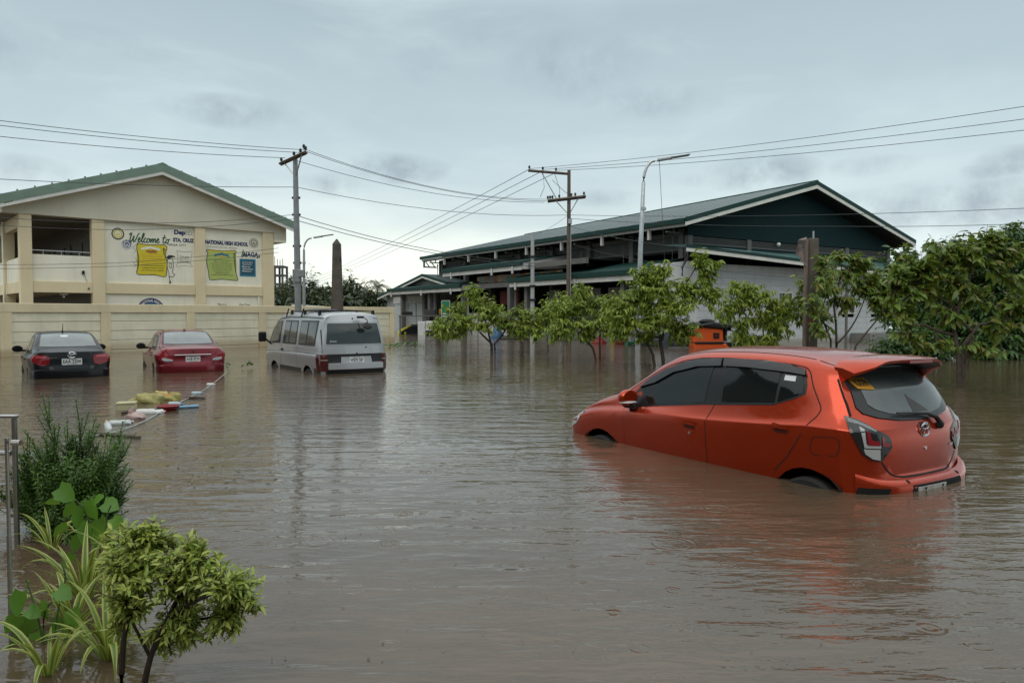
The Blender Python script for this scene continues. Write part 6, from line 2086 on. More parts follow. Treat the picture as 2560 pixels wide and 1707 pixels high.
# ---------------------------------------------------------------- foreground planting
fern = leafmat('needle_leaf', [(.045, .10, .018), (.065, .15, .024), (.10, .20, .032), (.05, .11, .020)], trans=.25)
vari = leafmat('variegated_leaf', [(.20, .29, .045), (.36, .44, .08), (.54, .56, .16), (.22, .35, .055), (.42, .47, .11), (.13, .21, .035)], trans=.35)
heart_m = leafmat('heart_leaf', [(.07, .20, .022), (.10, .26, .03), (.13, .30, .04)], rough=.5, trans=.4)
stalk = mat('green_stalk', (.06, .09, .03), .6)
bark_dark = mat('dark_wet_bark', (.030, .022, .016), .7, var=.3, scale=30, bump=.003)

# needle-leaved shrub
r = random.Random(5)
Y = 4.85
SB = thing('needle_leaf_shrub', 'dark green needle leaved shrub rising from the flood beside the railing', 'shrub', (-2.93, Y, -.2))
base = Vector((-2.93, Y, -.2))
sprigs = []
for q in range(4):
    mb = MB()
    nN = 34
    for k in range(nN):
        t = k / nN
        az = k * 2.4 + q
        el = .55 - .2 * t + (.7 if t > .9 else 0)
        p = Vector((0, 0, .20 * t))
        d = Vector((math.cos(az) * math.cos(el), math.sin(az) * math.cos(el), math.sin(el)))
        L = .074 * (1 - .35 * t) * r.uniform(.8, 1.15)
        sd = d.cross(Vector((0, 0, 1))).normalized() * .0052
        e = p + d * L + Vector((0, 0, -.012))
        m_ = p + d * L * .5 + Vector((0, 0, .003))
        mb.poly([p, m_ - sd, e, m_ + sd])
    mb.tube([(0, 0, -.02), (0, 0, .20)], .0028, 4, cap=False)
    sprigs.append(mb.mesh('sprig', fern))
stem = MB()
tops = [(110, 962, 0), (185, 992, 0), (265, 1030, .1), (60, 1060, 0), (235, 1065, -.1), (285, 1045, .05), (15, 1150, .1)]
for k in range(46):
    a_ = 6.2832 * k * .618
    q_ = math.sqrt((k + .5) / 46)
    tops.append((155 + 125 * q_ * math.cos(a_) , 1130 - 105 * q_ * math.sin(a_) * (1.0 if math.sin(a_) > 0 else .85), -.22 * math.sqrt(max(0, 1 - q_ * q_)) + r.uniform(-.05, .18)))
for (px, py, dy) in tops:
    t0 = at(px, py, Y + dy) - base
    b0 = Vector((r.uniform(-.09, .09), r.uniform(-.08, .08), 0))
    pts = [b0, b0.lerp(t0, .5) + Vector((0, 0, .04)), t0]
    stem.tube(pts, [.009, .006, .003], 5)
    n = 17
    for k in range(n):
        t = .34 + .66 * (k / (n - 1))
        a = pts[0].lerp(pts[1], t * 2) if t < .5 else pts[1].lerp(pts[2], t * 2 - 1)
        dirm = (pts[2] - pts[0]).normalized()
        az = r.uniform(0, 6.283)
        spread = .85 * (1 - t) + .12
        d = (dirm * .6 + Vector((math.cos(az), math.sin(az), r.uniform(-.1, .7))) * spread + Vector((0, 0, .12))).normalized()
        Mx = Matrix.Translation(a + Vector((math.cos(az), math.sin(az), 0)) * .05 * (1 - t)) @ d.to_track_quat('Z', 'Y').to_matrix().to_4x4() @ Matrix.Scale(r.uniform(.6, 1.1), 4)
        o = bpy.data.objects.new('sprig', sprigs[r.randrange(4)])
        o.parent = SB; o.matrix_local = Mx
        COL.objects.link(o)
stem.build('stem', bark_dark, SB, smooth=True)

# heart-leaved vines
def vine(label, base, stems, leaves, Y):
    V_ = thing('heart_leaf_vine', label, 'vine', base, 0)
    b0 = Vector(base)
    st = MB()
    for s in stems:
        st.tube([Vector(p) - b0 for p in crspline([tuple(p) for p in s], 4)], .004, 5)
    st.build('stem', stalk, V_, smooth=True)
    for i, (px, py, wpx, ang, tilt) in enumerate(leaves):
        w = wpx * Y / 1698.8
        c = at(px, py, Y + .05 * ((i * 7) % 5 - 2)) - b0
        me = leaf_mesh('leaf', w * 1.05, w * 1.0, heart_m, 8, .22, .20, heart=True, wav=w * .004, seed=i)
        d = Vector((math.cos(R(ang)), -.35, math.sin(R(ang))))
        M = leaf_matrix(c - d.normalized() * w * .45, d, R(tilt), 1.0)
        # face the blade towards the light and the viewer
        o = bpy.data.objects.new('leaf', me); o.parent = V_; o.matrix_local = M; COL.objects.link(o)


Y = 4.15
vine('bright green heart leaved vine between the needle shrub and the variegated bush', (-2.35, Y, -.1),
     [[(-2.35, Y, -.1), at(235, 1290, Y), at(215, 1220, Y), at(185, 1160, Y), at(150, 1130, Y)], [(-2.33, Y, -.1), at(240, 1260, Y), at(245, 1190, Y), at(255, 1160, Y)]],
     [(148, 1132, 44, -30, 60), (210, 1168, 46, -70, 70), (252, 1160, 40, -10, 50), (180, 1190, 46, -100, 70), (236, 1210, 48, -60, 75), (196, 1222, 44, -110, 65), (250, 1245, 44, -80, 80), (214, 1262, 42, -95, 55), (178, 1245, 38, -120, 60), (238, 1290, 40, -85, 70), (268, 1200, 32, -40, 60), (162, 1170, 34, -140, 60), (122, 1152, 28, 170, 50), (225, 1146, 28, 40, 60), (200, 1295, 36, -100, 50), (158, 1285, 32, -120, 60), (258, 1312, 34, -70, 60), (140, 1215, 34, -150, 45), (222, 1235, 38, -45, 85), (186, 1160, 30, 80, 70), (264, 1270, 30, -20, 60), (210, 1325, 34, -95, 60), (165, 1325, 30, -130, 55), (240, 1340, 32, -60, 65)], Y)
Y = 3.2
vine('heart leaved creeper at the lower left edge with round deep green leaves', (-2.05, Y, -.1),
     [[(-2.05, Y, -.1), at(90, 1430, Y), at(70, 1360, Y), at(60, 1330, Y)], [(-2.05, Y, -.1), at(100, 1420, Y), at(120, 1380, Y)], [(-2.02, Y, -.1), at(130, 1420, Y), at(150, 1330, Y), at(140, 1290, Y)]],
     [(42, 1382, 50, -100, 75), (103, 1400, 42, -80, 60), (58, 1450, 82, -100, 80), (170, 1418, 40, -60, 60), (130, 1435, 36, -110, 65), (145, 1362, 38, -20, 45), (180, 1400, 34, -90, 70), (60, 1340, 22, 60, 60), (30, 1430, 40, -130, 70), (90, 1470, 46, -60, 60), (150, 1450, 40, -100, 55), (35, 1490, 44, -110, 60), (120, 1500, 38, -70, 70), (75, 1405, 34, -20, 50), (190, 1450, 32, -60, 60)], Y)

# variegated strap-leaved clumps: green blade with cream margins
strap_g = leafmat('strap_green', [(.075, .15, .018), (.10, .19, .025), (.13, .22, .035)], rough=.35, trans=.3)
strap_y = leafmat('strap_cream', [(.36, .38, .08), (.44, .45, .12), (.30, .34, .06)], rough=.35, trans=.35)


def strap(L, W, curl, m1, m2, seed):
    mb = MB()
    rr = random.Random(seed)
    n = 9
    rows = []
    x = z = 0.0
    a = R(78)
    tw = rr.uniform(-.3, .3)
    for i in range(n + 1):
        t = i / n
        w = W * (.55 + .9 * t if t < .4 else .91 * (1 - ((t - .4) / .6) ** 1.8)) * .5 + .0008
        y0 = tw * L * .25 * t * t
        rows.append([mb.bm.verts.new((x + dx, y0 + q * w, z + abs(q) * w * .35)) for q, dx in ((-1, 0), (-.48, 0), (0, 0), (.48, 0), (1, 0))])
        x += math.cos(a) * L / n; z += math.sin(a) * L / n
        a -= curl / n * (.4 + 1.2 * t)
    for i in range(n):
        for j in range(4):
            f = mb.bm.faces.new((rows[i][j], rows[i + 1][j], rows[i + 1][j + 1], rows[i][j + 1]))
            f.material_index = 1 if j in (0, 3) else 0
    return mb.mesh('blade', [m1, m2], smooth=True, angle=180)


straps = [strap(1.0, .075 * k, c, strap_g, strap_y, i) for i, (k, c) in enumerate(((1, 1.2), (1.15, 1.8), (.9, 2.4), (1.0, .8), (1.1, 2.9), (.85, 1.5)))]


def clump(label, px, py, Y, n, Lmin, Lmax, seed):
    rr = random.Random(seed)
    b0 = at(px, py, Y); b0.z = max(-.04, b0.z)
    C_ = thing('strap_leaf_plant', label, 'plant', b0, 0, 'variegated strap leaved clumps in the flooded bed')
    for k in range(n):
        az = k * 2.399 + rr.uniform(-.4, .4)
        L = rr.uniform(Lmin, Lmax)
        M = Matrix.Translation((math.cos(az) * .02, math.sin(az) * .02, 0)) @ Matrix.Rotation(az, 4, 'Z') @ Matrix.Rotation(rr.uniform(-.15, .45), 4, 'Y') @ Matrix.Scale(L, 4)
        o = bpy.data.objects.new('blade', straps[rr.randrange(6)]); o.parent = C_; o.matrix_local = M; COL.objects.link(o)


clump('striped strap leaved clump just below the heart leaved vine', 195, 1385, 3.72, 22, .28, .50, 1)
clump('striped strap leaved clump low at the foot of the variegated bush', 250, 1520, 3.08, 26, .26, .44, 2)
clump('small striped strap leaved clump behind the others by the shrub', 120, 1262, 4.35, 12, .20, .36, 3)
clump('broad striped clump between the creeper and the forked stems', 165, 1455, 3.35, 24, .28, .46, 7)
clump('striped clump behind the bush, right of the vine', 285, 1330, 3.65, 18, .26, .42, 8)
clump('striped strap leaved clump in the corner at the picture foot', 110, 1560, 2.95, 14, .22, .40, 6)

# variegated bush with two dark stems
Y = 2.72
VB = thing('variegated_bush', 'variegated small leaved bush on two dark forked stems in the near left', 'shrub', (-1.40, Y, -.1))
b0 = Vector((-1.40, Y, -.1))
rr = random.Random(9)
st = MB()
S1 = [at(278, 1600, Y), at(283, 1480, Y), at(300, 1390, Y), at(318, 1310, Y), at(330, 1250, Y)]
S2 = [at(325, 1610, Y), at(345, 1510, Y), at(385, 1420, Y), at(420, 1350, Y), at(455, 1290, Y)]
S3 = [at(345, 1510, Y), at(320, 1460, Y - .03), at(305, 1430, Y - .05)]
S4 = [at(385, 1420, Y), at(450, 1380, Y - .05), at(520, 1350, Y - .04)]
S5 = [at(385, 1420, Y), at(470, 1420, Y + .05), at(540, 1400, Y + .05)]
for s_, r0 in ((S1, .012), (S2, .013), (S3, .007), (S4, .008), (S5, .006)):
    st.tube([Vector(p) - b0 for p in crspline([tuple(p) for p in s_], 4)], [r0 * (1 - .6 * i / 16) for i in range(len(crspline([tuple(p) for p in s_], 4)))], 7)
leafv = [leaf_mesh('leaf', .040 * s, .0125 * w, vari, 3, .25, .3, seed=i) for i, (s, w) in enumerate(((1, 1), (.8, 1.1), (1.15, .9), (.65, 1.1)))]
items = []
tips = [Vector(p) - b0 for s_ in (S1, S2, S4, S5) for p in s_[2:]]
for (px, py, rx, rz, nt_, dy) in ((315, 1235, 62, 30, 36, 0), (300, 1290, 58, 40, 44, -.04), (385, 1270, 62, 40, 44, .03), (450, 1300, 60, 40, 40, 0), (510, 1340, 62, 44, 46, -.02), (470, 1390, 70, 34, 40, .03), (545, 1385, 34, 34, 18, 0), (340, 1340, 66, 36, 34, -.06), (420, 1440, 56, 20, 16, 0), (575, 1375, 22, 16, 6, 0), (270, 1350, 34, 40, 18, 0), (380, 1300, 50, 40, 26, -.1), (500, 1440, 50, 26, 20, .02), (255, 1300, 24, 40, 14, .05), (270, 1400, 26, 34, 10, 0), (560, 1340, 36, 30, 16, .04), (430, 1250, 40, 22, 14, .05), (310, 1410, 40, 26, 14, .04), (370, 1450, 44, 26, 16, .05), (450, 1465, 40, 20, 10, .03), (265, 1440, 26, 26, 8, .06), (330, 1300, 80, 60, 40, .08), (430, 1370, 90, 60, 40, .09), (300, 1380, 50, 40, 24, .09), (390, 1480, 50, 24, 14, .1), (520, 1420, 60, 34, 20, .06), (340, 1205, 40, 14, 10, 0), (590, 1385, 20, 12, 5, 0)):
    c = at(px, py, Y + dy) - b0
    k_ = Y / 1698.8
    for q in range(int(nt_ * 1.5)):
        v = Vector((rr.gauss(0, 1), rr.gauss(0, 1), rr.gauss(0, 1))).normalized() * rr.uniform(.3, 1.05) ** .6
        if rr.random() < .2: v *= 1.4
        e = c + Vector((v.x * rx * k_, v.y * rx * k_ * .9, v.z * rz * k_))
        h = min(tips, key=lambda t: (t - e).length)
        s0 = h.lerp(e, .45) if (h - e).length > .12 else h
        tw = limb(s0, e, .15, 3, rr)
        st.tube(tw, [.0022, .0018, .0014, .001], 4, cap=False)
        for j in range(9):
            t = .35 + .65 * (j + .5) / 9
            p = tw[min(2, int(t * 3))].lerp(tw[min(3, int(t * 3) + 1)], t * 3 - int(t * 3))
            az = rr.uniform(0, 6.283)
            d = Vector((math.cos(az), math.sin(az), rr.uniform(-1.0, 1.1))) + (e - s0).normalized() * .7
            items.append((leaf_matrix(p, d, rr.uniform(-.8, .8), rr.uniform(.7, 1.15)), rr.randrange(4)))
st.build('stem', bark_dark, VB, smooth=True)
place_leaves(VB, items, leafv, 300)

# floating greenery
def mat_of_weed(label, pts, Y, n, seed, name='water_hyacinth'):
    rr = random.Random(seed)
    c = Vector((sum(p.x for p in pts) / len(pts), sum(p.y for p in pts) / len(pts), 0))
    W = thing(name, label, 'floating plant', c, 0)
    ms = [leaf_mesh('leaf', .16, .085, LM_dark, 3, .2, .3, seed=i) for i in range(3)]
    for k in range(n):
        p = pts[rr.randrange(len(pts))] + Vector((rr.uniform(-.35, .35), rr.uniform(-.25, .25), 0)) - c
        az = rr.uniform(0, 6.283)
        M = leaf_matrix(p + Vector((0, 0, rr.uniform(0, .08))), (math.cos(az), math.sin(az), rr.uniform(.1, 1.2)), rr.uniform(-.5, .5), rr.uniform(.7, 1.3))
        o = bpy.data.objects.new('leaf', ms[rr.randrange(3)]); o.parent = W; o.matrix_local = M; COL.objects.link(o)


mat_of_weed('raft of floating water weeds at the right end of the wall', [onwater(x, y) for x, y in ((895, 797), (912, 796), (925, 794), (945, 793), (905, 799), (955, 792))], 35, 90, 1)
mat_of_weed('single floating sprig beside the red sedan', [onwater(546, 846)], 20, 9, 2)
# ================================================================ railing at the left edge
RL = thing('steel_handrail', 'stainless steel handrail post and rails at the left edge', 'handrail', (-3.11, 4.6, 0))
zt = at(25, 960, 4.6).z
st_m = mat('stainless_steel', (.42, .42, .41), .28, .9, var=.1, scale=9)
MB().box2((-.013, -.013, -.6), (.013, .013, zt)).build('post', st_m, RL, bevel=.004)
MB().box2((-2.2, -.02, zt), (.02, .02, zt + .022)).build('top_rail', st_m, RL, bevel=.006)
MB().cyl((-2.2, 0, zt - .22), (-.026, 0, zt - .22), .016, n=8).build('lower_rail', st_m, RL, smooth=True)
RP = thing('gate_post', 'tall stainless gate post cut by the left edge of the picture', 'post', (at(8, 722, 3.2).x, 3.2, 0))
MB().cyl((-.004, 0, -.6), (0, 0, at(8, 1228, 3.2).z), .010, n=10).build('post_lower', st_m, RP, smooth=True)
MB().cyl((0, 0, at(8, 1228, 3.2).z), (.0, 0, at(8, 1006, 3.2).z), .008, n=10).build('post_upper', st_m, RP, smooth=True)
MB().cyl((.022, 0, at(8, 1016, 3.2).z), (.06, 0, at(8, 1016, 3.2).z), .012, n=8).build('stub', st_m, RP, smooth=True)

# ================================================================ rope and drifting litter
rope_pts = [onwater(x, y, .012) for x, y in ((30, 1062), (120, 1028), (205, 1003), (270, 990), (330, 968), (380, 940), (440, 910), (480, 888), (522, 858))]
rope_pts[-1].z = .06
c0 = rope_pts[4].copy()
ro = MB().tube([Vector(p) - c0 for p in crspline([tuple(p) for p in rope_pts], 8)], .0075, 6).build('rope', mat('pale_rope', (.34, .38, .36), .7, var=.25, scale=20), smooth=True)
ro.location = c0
tag(ro, 'pale floating rope stretched from the red sedan to the railing', 'rope')


def solo(name, label, cat, mb, m, loc, rz=0, group=None, **k):
    o = mb.build(name, m, None, **k)
    o.location = loc; o.rotation_euler.z = rz
    return tag(o, label, cat, group)


g = 'litter caught along the rope'
sack_y = mat('yellow_sack', (.32, .29, .11), .6, var=.3, scale=14, bump=.01, bscale=25)
sack_o = mat('printed_sack', (.34, .30, .10), .55, var=.3, scale=9, spots=(8, .52, (.45, .12, .03)))
for (nm, lab, px, py, m, rx, ry, rz_, a, sd) in (('sack', 'bulging yellow sack floating by the rope', 338, 924, sack_y, .27, .16, .13, .1, 3), ('sack', 'green and orange printed sack floating behind the yellow one', 384, 917, sack_o, .27, .14, .11, -.12, 4)):
    p = onwater(px, py); p.z = .02
    mb = MB().ball((0, 0, 0), (rx, ry, rz_), 20)
    r_ = random.Random(sd)
    for v in mb.bm.verts:
        q = math.sin(v.co.x * 27 + sd) * .022 + math.sin(v.co.z * 43 + v.co.x * 19) * .022 + math.sin(v.co.y * 37 + v.co.x * 30) * .015
        v.co += v.co.normalized() * (q + r_.uniform(-.01, .01))
        v.co.x += .10 * abs(v.co.z) * (1 if v.co.x > 0 else -1)
    solo(nm, lab, 'sack', mb, m, p, a, g, smooth=True, angle=70)
p = onwater(291, 940); p.z = .03
t = thing('foam_box', 'small cream foam box floating left of the yellow sack', 'box', p, .25, g)
MB().box((0, 0, 0), (.26, .2, .12)).jitter(.006, 2).build('box_body', mat('cream_foam', (.48, .45, .28), .8, bump=.004), t, bevel=.012)
MB().box((0, 0, .07), (.27, .21, .03)).jitter(.004, 3).build('lid', mat('cream_foam'), t, bevel=.008)


def yfront(px, out=2.6):
    """depth of the water just outside the canopy columns, along a picture column"""
    k = (px - 1176) / 1698.8
    return (26.676 - out) / (.839 * k + .545)


def bottle(label, px, py, rz, m, L=.24, r=.042, cap=(.5, .5, .5), cat='bottle', tilt=0.0):
    L *= .8; r *= .78
    p = onwater(px, py); p.z = .015
    t = thing('plastic_bottle', label, cat, p, rz, g)
    t.rotation_euler = (0, R(90) + tilt, rz)
    MB().lathe([(r * .8, -L / 2), (r, -L * .44), (r, -.02), (r * .92, .0), (r, .02), (r, L * .22), (r * .45, L * .40), (r * .36, L * .5)], 12).build('bottle_body', m, t, smooth=True, angle=60)
    MB().cyl((0, 0, L * .49), (0, 0, L * .58), r * .42, n=10).build('cap', mat('cap_%d%d%d' % tuple(int(c * 9) for c in cap), cap, .4), t)


pet = glassmat('clear_plastic', (.30, .33, .33), .12)
bottle('clear bottle with yellow cap at the left end of the litter', 248, 982, 2.2, pet, .30, .055, (.5, .42, .02), tilt=-.4)
bottle('clear crumpled bottle right of the yellow capped one', 274, 975, .3, pet, .30, .06, (.6, .6, .6))
bottle('short clear bottle beside the rope middle', 290, 972, .8, pet, .20, .045, (.55, .6, .62))
bottle('white jug floating near the pink bag', 340, 950, .15, mat('white_jug', (.62, .62, .60), .4, var=.08), .40, .075, (.6, .6, .62))
bottle('small white bottle by the rope below the red bowl', 368, 948, 1.0, mat('white_jug'), .18, .05, (.6, .1, .08))
bottle('pale blue bottle at the sack tail', 452, 905, .6, mat('pale_blue_plastic', (.40, .50, .54), .35), .22, .045, (.2, .3, .5))
bottle('white bottle highest up along the rope', 484, 885, .7, mat('white_jug'), .20, .045, (.6, .6, .6))
bottle('blue tipped bottle behind the red bowl', 402, 930, .2, mat('pale_blue_plastic'), .24, .05, (.1, .25, .6))
p = onwater(312, 962); p.z = .02
mb = MB().ball((0, 0, 0), (.13, .10, .07), 14).ball((-.06, .02, .07), (.045, .04, .07), 10)
r_ = random.Random(6)
for v in mb.bm.verts: v.co += Vector((r_.uniform(-.014, .014), r_.uniform(-.014, .014), r_.uniform(-.012, .012)))
solo('plastic_bag', 'pinkish crumpled plastic bag among the white jugs', 'bag', mb, mat('pink_plastic', (.40, .29, .27), .4, var=.25, scale=15), p, .2, g, smooth=True, angle=50)
p = onwater(386, 942); p.z = .0
solo('plastic_bowl', 'dark red plastic bowl floating against the rope', 'bowl', MB().lathe([(.04, -.05), (.14, .02), (.17, .07), (.16, .075), (.12, .03), (.03, -.02)], 18), mat('red_plastic', (.22, .015, .02), .35), p, 0, g, smooth=True)
p = onwater(408, 938); p.z = .02
solo('blue_slipper', 'light blue plastic strip lying along the rope', 'litter', MB().box((0, 0, 0), (.62, .07, .03)).jitter(.006, 8), mat('sky_blue_plastic', (.16, .33, .48), .4), p, .55, g, bevel=.008)
for (lab, a, b_) in (('dark stick afloat left of the pink bag', (278, 947), (330, 944)), ('long dark bamboo pole afloat below the rope', (215, 996), (322, 1004)), ('thin dark stick behind the printed sack', (428, 913), (470, 914))):
    P, Q = onwater(*a, .015), onwater(*b_, .015)
    c = (P + Q) / 2
    solo('floating_stick', lab, 'stick', MB().tube([P - c, (Q - P) * .1 + Vector((0, 0, .008)), Q - c], [.022, .024, .016], 6), wood_dark, c, 0, g, smooth=True)

# ================================================================ clutter along the market front
def trike_root(label, px, py, Y, yaw, name='tricycle', cat='tricycle', group=None):
    p = at(px, 722, Y); p.z = 0
    return thing(name, label, cat, p, R(yaw), group)


or_p = paint('orange_trike_paint', (.50, .075, .015), .05, .4, drops=False, dirt=.2)
TK = trike_root('orange tricycle cab with black roof pads sunk beside the white annex', 1624, 790, 32.6, 12)
MB().prism([(-.95, -.55), (.70, -.55), (.80, -.05), (.62, .10), (.55, .20), (-.95, .22)], 'y', -.75, .6).build('lower_body', or_p, TK, bevel=.05)
MB().prism([(-.95, .225), (.45, .225), (.42, .82), (-.90, .95)], 'y', -.70, .55).build('cabin', or_p, TK, bevel=.05)
MB().box2((-.93, -.78, .18), (.45, -.70, .27)).build('bumper_strip', black_plastic, TK, bevel=.02)
MB().prism([(-1.0, .96), (-.1, 1.13), (.9, 1.02), (1.0, .90), (.45, .83), (-.95, .93)], 'y', -.80, .65).build('roof_pad', mat('black_vinyl', (.018, .018, .019), .5, var=.3, bump=.01, bscale=12), TK, bevel=.05)
MB().ball((-.15, -.3, 1.15), (.36, .3, .10), 12).build('roof_bundle', mat('black_vinyl'), TK, smooth=True)
MB().box2((-.05, -.73, .42), (.22, -.70, .66)).build('window_panel', frame_black, TK)
text('number', '43', facing(.02, -.735, .47), .13, .14, mat('dull_red_sign'), TK)
MB().box2((.62, -.6, .28), (.66, .5, .83)).build('side_window', glass_rear, TK)
fr = MB().tube([(.45, -.72, .80), (.85, -.72, .75), (1.0, -.72, .25), (.6, -.72, .22)], .03, 5).tube([(.45, .52, .80), (.85, .52, .75), (1.0, .52, .25), (.6, .52, .22)], .03, 5).tube([(.85, -.72, .75), (.85, .52, .75)], .03, 5)
fr.build('cab_frame', frame_black, TK, smooth=True)
MB().box2((.62, -.70, -.5), (1.02, .50, .22)).build('front_shield', frame_black, TK, bevel=.04)
MB().lathe([(.15, -.06), (.27, -.06), (.27, .06), (.15, .06)], 16, (1.05, -.1, -.2), (R(90), 0, 0)).build('wheel', black_plastic, TK, smooth=True)

YT = trike_root('yellow edged dark tricycle roof sinking near the wall end', 940, 765, 56, 18)
MB().prism([(-.95, -.02), (-.62, .22), (.10, .62), (.95, .66), (.85, -.3), (-.95, -.3)], 'y', -.5, .7).build('cab_body', mat('dark_navy_vinyl', (.012, .014, .022), .45), YT, bevel=.05)
MB().tube([(-.97, -.55, -.05), (-.72, -.55, .24), (.06, -.55, .66)], [.10, .12, .05], 6).build('yellow_edge', mat('yellow_vinyl', (.50, .45, .02), .45), YT, smooth=True)
MB().tube([(.06, -.55, .67), (.95, -.55, .70), (.90, -.55, -.3)], .03, 5).build('roof_frame', black_plastic, YT, smooth=True)
MB().lathe([(.005, 0), (.08, 0), (.08, .03), (.005, .03)], 10, (-.42, -.53, .08), (R(90), 0, 0)).build('headlamp', yellow_ink, YT)

ST = trike_root('white stall counter standing askew in the water by the green sign', 978, 765, 52.5, -12, 'stall_counter', 'counter')
MB().box2((-.5, -.3, -.7), (.05, .3, .95)).build('counter_side', mat('dirty_white_board', (.55, .57, .57), .55, var=.12, scale=5, streak=.2), ST, bevel=.02)
MB().box2((.08, -.3, .30), (.80, .3, .98)).build('counter_top', mat('dirty_white_board'), ST, bevel=.02)
MB().box2((.08, -.28, -.7), (.7, .28, .28)).build('counter_base', black_plastic, ST)
MT = trike_root('long dark market table carrying boxes under the far canopy', 985, 745, 55, 0, 'market_table', 'table')
MB().box2((-2.2, -.4, 1.30), (2.4, .5, 1.40)).build('table_top', hall_grey, MT, bevel=.01)
for x in (-2.1, -.2, 2.3):
    MB().box2((x - .05, -.35, -.7), (x + .05, -.25, 1.295)).build('leg', hall_grey, MT)
for (lab, x, w, h, m, nm, ct) in (('dark plastic crate at the left end of the market table', -1.6, .75, .26, black_plastic, 'crate', 'crate'), ('dark grey box beside the yellow tub on the market table', .1, .8, .42, mat('slate_box', (.05, .055, .055), .6), 'box', 'box')):
    solo(nm, lab, ct, MB().box((0, 0, h / 2), (w, .5, h)), m, MT.location + Vector((x, 0, 1.402)), .05, 'goods on the market table', bevel=.02)
solo('tub', 'amber yellow tub standing on the market table', 'tub', MB().lathe([(.20, 0), (.34, .06), (.36, .34), (.30, .44), (.18, .47)], 14), mat('amber_tub', (.36, .20, .03), .5), MT.location + Vector((1.1, -.05, 1.402)), 0, 'goods on the market table', smooth=True)
SG = thing('green_sign', 'tall green sign panel with white lines before the market', 'sign', at(1024, 722, 50) * 1.0)
SG.location.z = 0
z0, z1 = at(1024, 740, 50).z, at(1024, 691, 50).z
MB().box2((-.27, -.04, z0), (.27, .0, z1)).build('panel', mat('green_sign_face', (.02, .17, .085), .5), SG)
fr = MB().box2((-.29, -.05, z0), (-.26, .01, z1 + .03)).box2((.26, -.05, z0), (.29, .01, z1 + .03)).box2((-.29, -.05, z1), (.29, .01, z1 + .03))
fr.build('sign_frame', trim_white, SG)
for k, s in enumerate(('PUBLIC', 'MARKET', 'NAGA')):
    text('lettering', s, facing(-.20, -.045, z0 + .52 - k * .17), .36, .10, white_ink, SG, bold=.03)
MB().box2((-.05, .01, -.7), (.05, .06, z1)).build('sign_post', hall_grey, SG)

g2 = 'half sunken goods before the market stalls'


def lump(name, label, cat, px, py, Y, dims, m, seed, rz=0):
    Y = yfront(px)
    p = at(px, 722, Y); p.z = 0
    mb = MB().ball((0, 0, 0), dims, 14)
    r_ = random.Random(seed)
    for v in mb.bm.verts:
        v.co += v.co.normalized() * (math.sin(v.co.x * 9 + seed) * .05 + math.sin(v.co.z * 13) * .04 + r_.uniform(-.02, .02))
    return solo(name, label, cat, mb, m, p, rz, g2, smooth=True, angle=60)


lump('tarp_bundle', 'blue tarpaulin bundle behind the bushy low sapling', 'tarp', 1142, 762, 42, (.45, .4, .62), mat('blue_tarp', (.05, .12, .24), .45, bump=.02, bscale=6), 2)
lump('tarp_bundle', 'dark bundle low on the water beside the blue tarpaulin', 'tarp', 1185, 778, 42, (1.1, .5, .22), mat('black_tarp'), 3)
p = at(1376, 722, yfront(1376)); p.z = 0
solo('stall_umbrella', 'faded red stall umbrella folded down to the water', 'umbrella', MB().lathe([(.42, -.06), (.41, .06), (.24, .22), (.05, .32), (.015, .38)], 8), mat('red_canvas', (.17, .018, .016), .6, var=.2), p, .3, g2)
lump('tarp_bundle', 'dark red cloth bundle right of the red umbrella', 'tarp', 1424, 770, 42, (.24, .2, .34), mat('maroon_cloth', (.12, .012, .015), .7), 5)
lump('buoy', 'yellow round float in front of the dark red bundle', 'float', 1405, 782, 40, (.11, .11, .12), mat('amber_tub'), 6)
for k, (px, w, h, lab) in enumerate(((1478, .72, .34, 'large dark green crate standing in the water right of the yellow float'), (1450, .5, .16, 'low green crate beside the large one'))):
    p = at(px, 722, yfront(px)); p.z = 0
    t = thing('crate', lab, 'crate', p, .1, g2)
    gm = mat('green_crate', (.015, .11, .06), .5)
    MB().box2((-w / 2, -.3, -.4), (w / 2, .3, h)).build('crate_body', gm, t, bevel=.02)
    for q in range(3):
        MB().box2((-w / 2 - .02, -.34, .02 + q * h / 3), (w / 2 + .02, -.305, .02 + q * h / 3 + h * .2)).build('crate_slat', gm, t)
cart = thing('covered_cart', 'dark covered cart half sunk left of the orange tricycle', 'cart', at(1560, 722, yfront(1560)) * 1.0, R(8), g2)
cart.location.z = 0
MB().prism([(-.75, -.5), (.62, -.5), (.60, .55), (.3, .72), (-.45, .66), (-.72, .35)], 'y', -.6, .6).jitter(.03, 4).build('cover', mat('navy_cover', (.014, .018, .03), .5, bump=.02, bscale=5), cart, bevel=.06)
MB().box2((-.72, -.66, -.05), (.6, -.61, .05)).build('side_rail', hall_grey, cart)
MC = thing('motorcycle', 'motorcycle drowned to its seat left of the covered cart', 'motorcycle', at(1500, 722, yfront(1500)) * 1.0, R(160), g2)
MC.location.z = -.35
MB().tube([(-.6, 0, .75), (-.2, 0, .82), (.3, 0, .80), (.7, 0, .95)], [.09, .15, .17, .06], 8).build('seat_and_tank', black_plastic, MC, smooth=True)
for x in (-.65, .68):
    MB().lathe([(.22, -.05), (.30, -.04), (.30, .04), (.22, .05)], 18, (x, 0, .30), (R(90), 0, 0)).build('wheel', black_plastic, MC, smooth=True)
MB().tube([(.62, 0, .30), (.55, 0, .85), (.50, 0, 1.02)], .035, 6).tube([(.50, -.36, 1.05), (.52, 0, 1.0), (.50, .36, 1.05)], .02, 6).build('fork', steel, MC, smooth=True)
MB().ball((.62, 0, .88), (.10, .12, .10), 10).build('headlamp', trim_white, MC, smooth=True)
MB().box2((-.35, -.20, .35), (.30, .20, .70)).build('engine', mat('slate_box'), MC, bevel=.05)
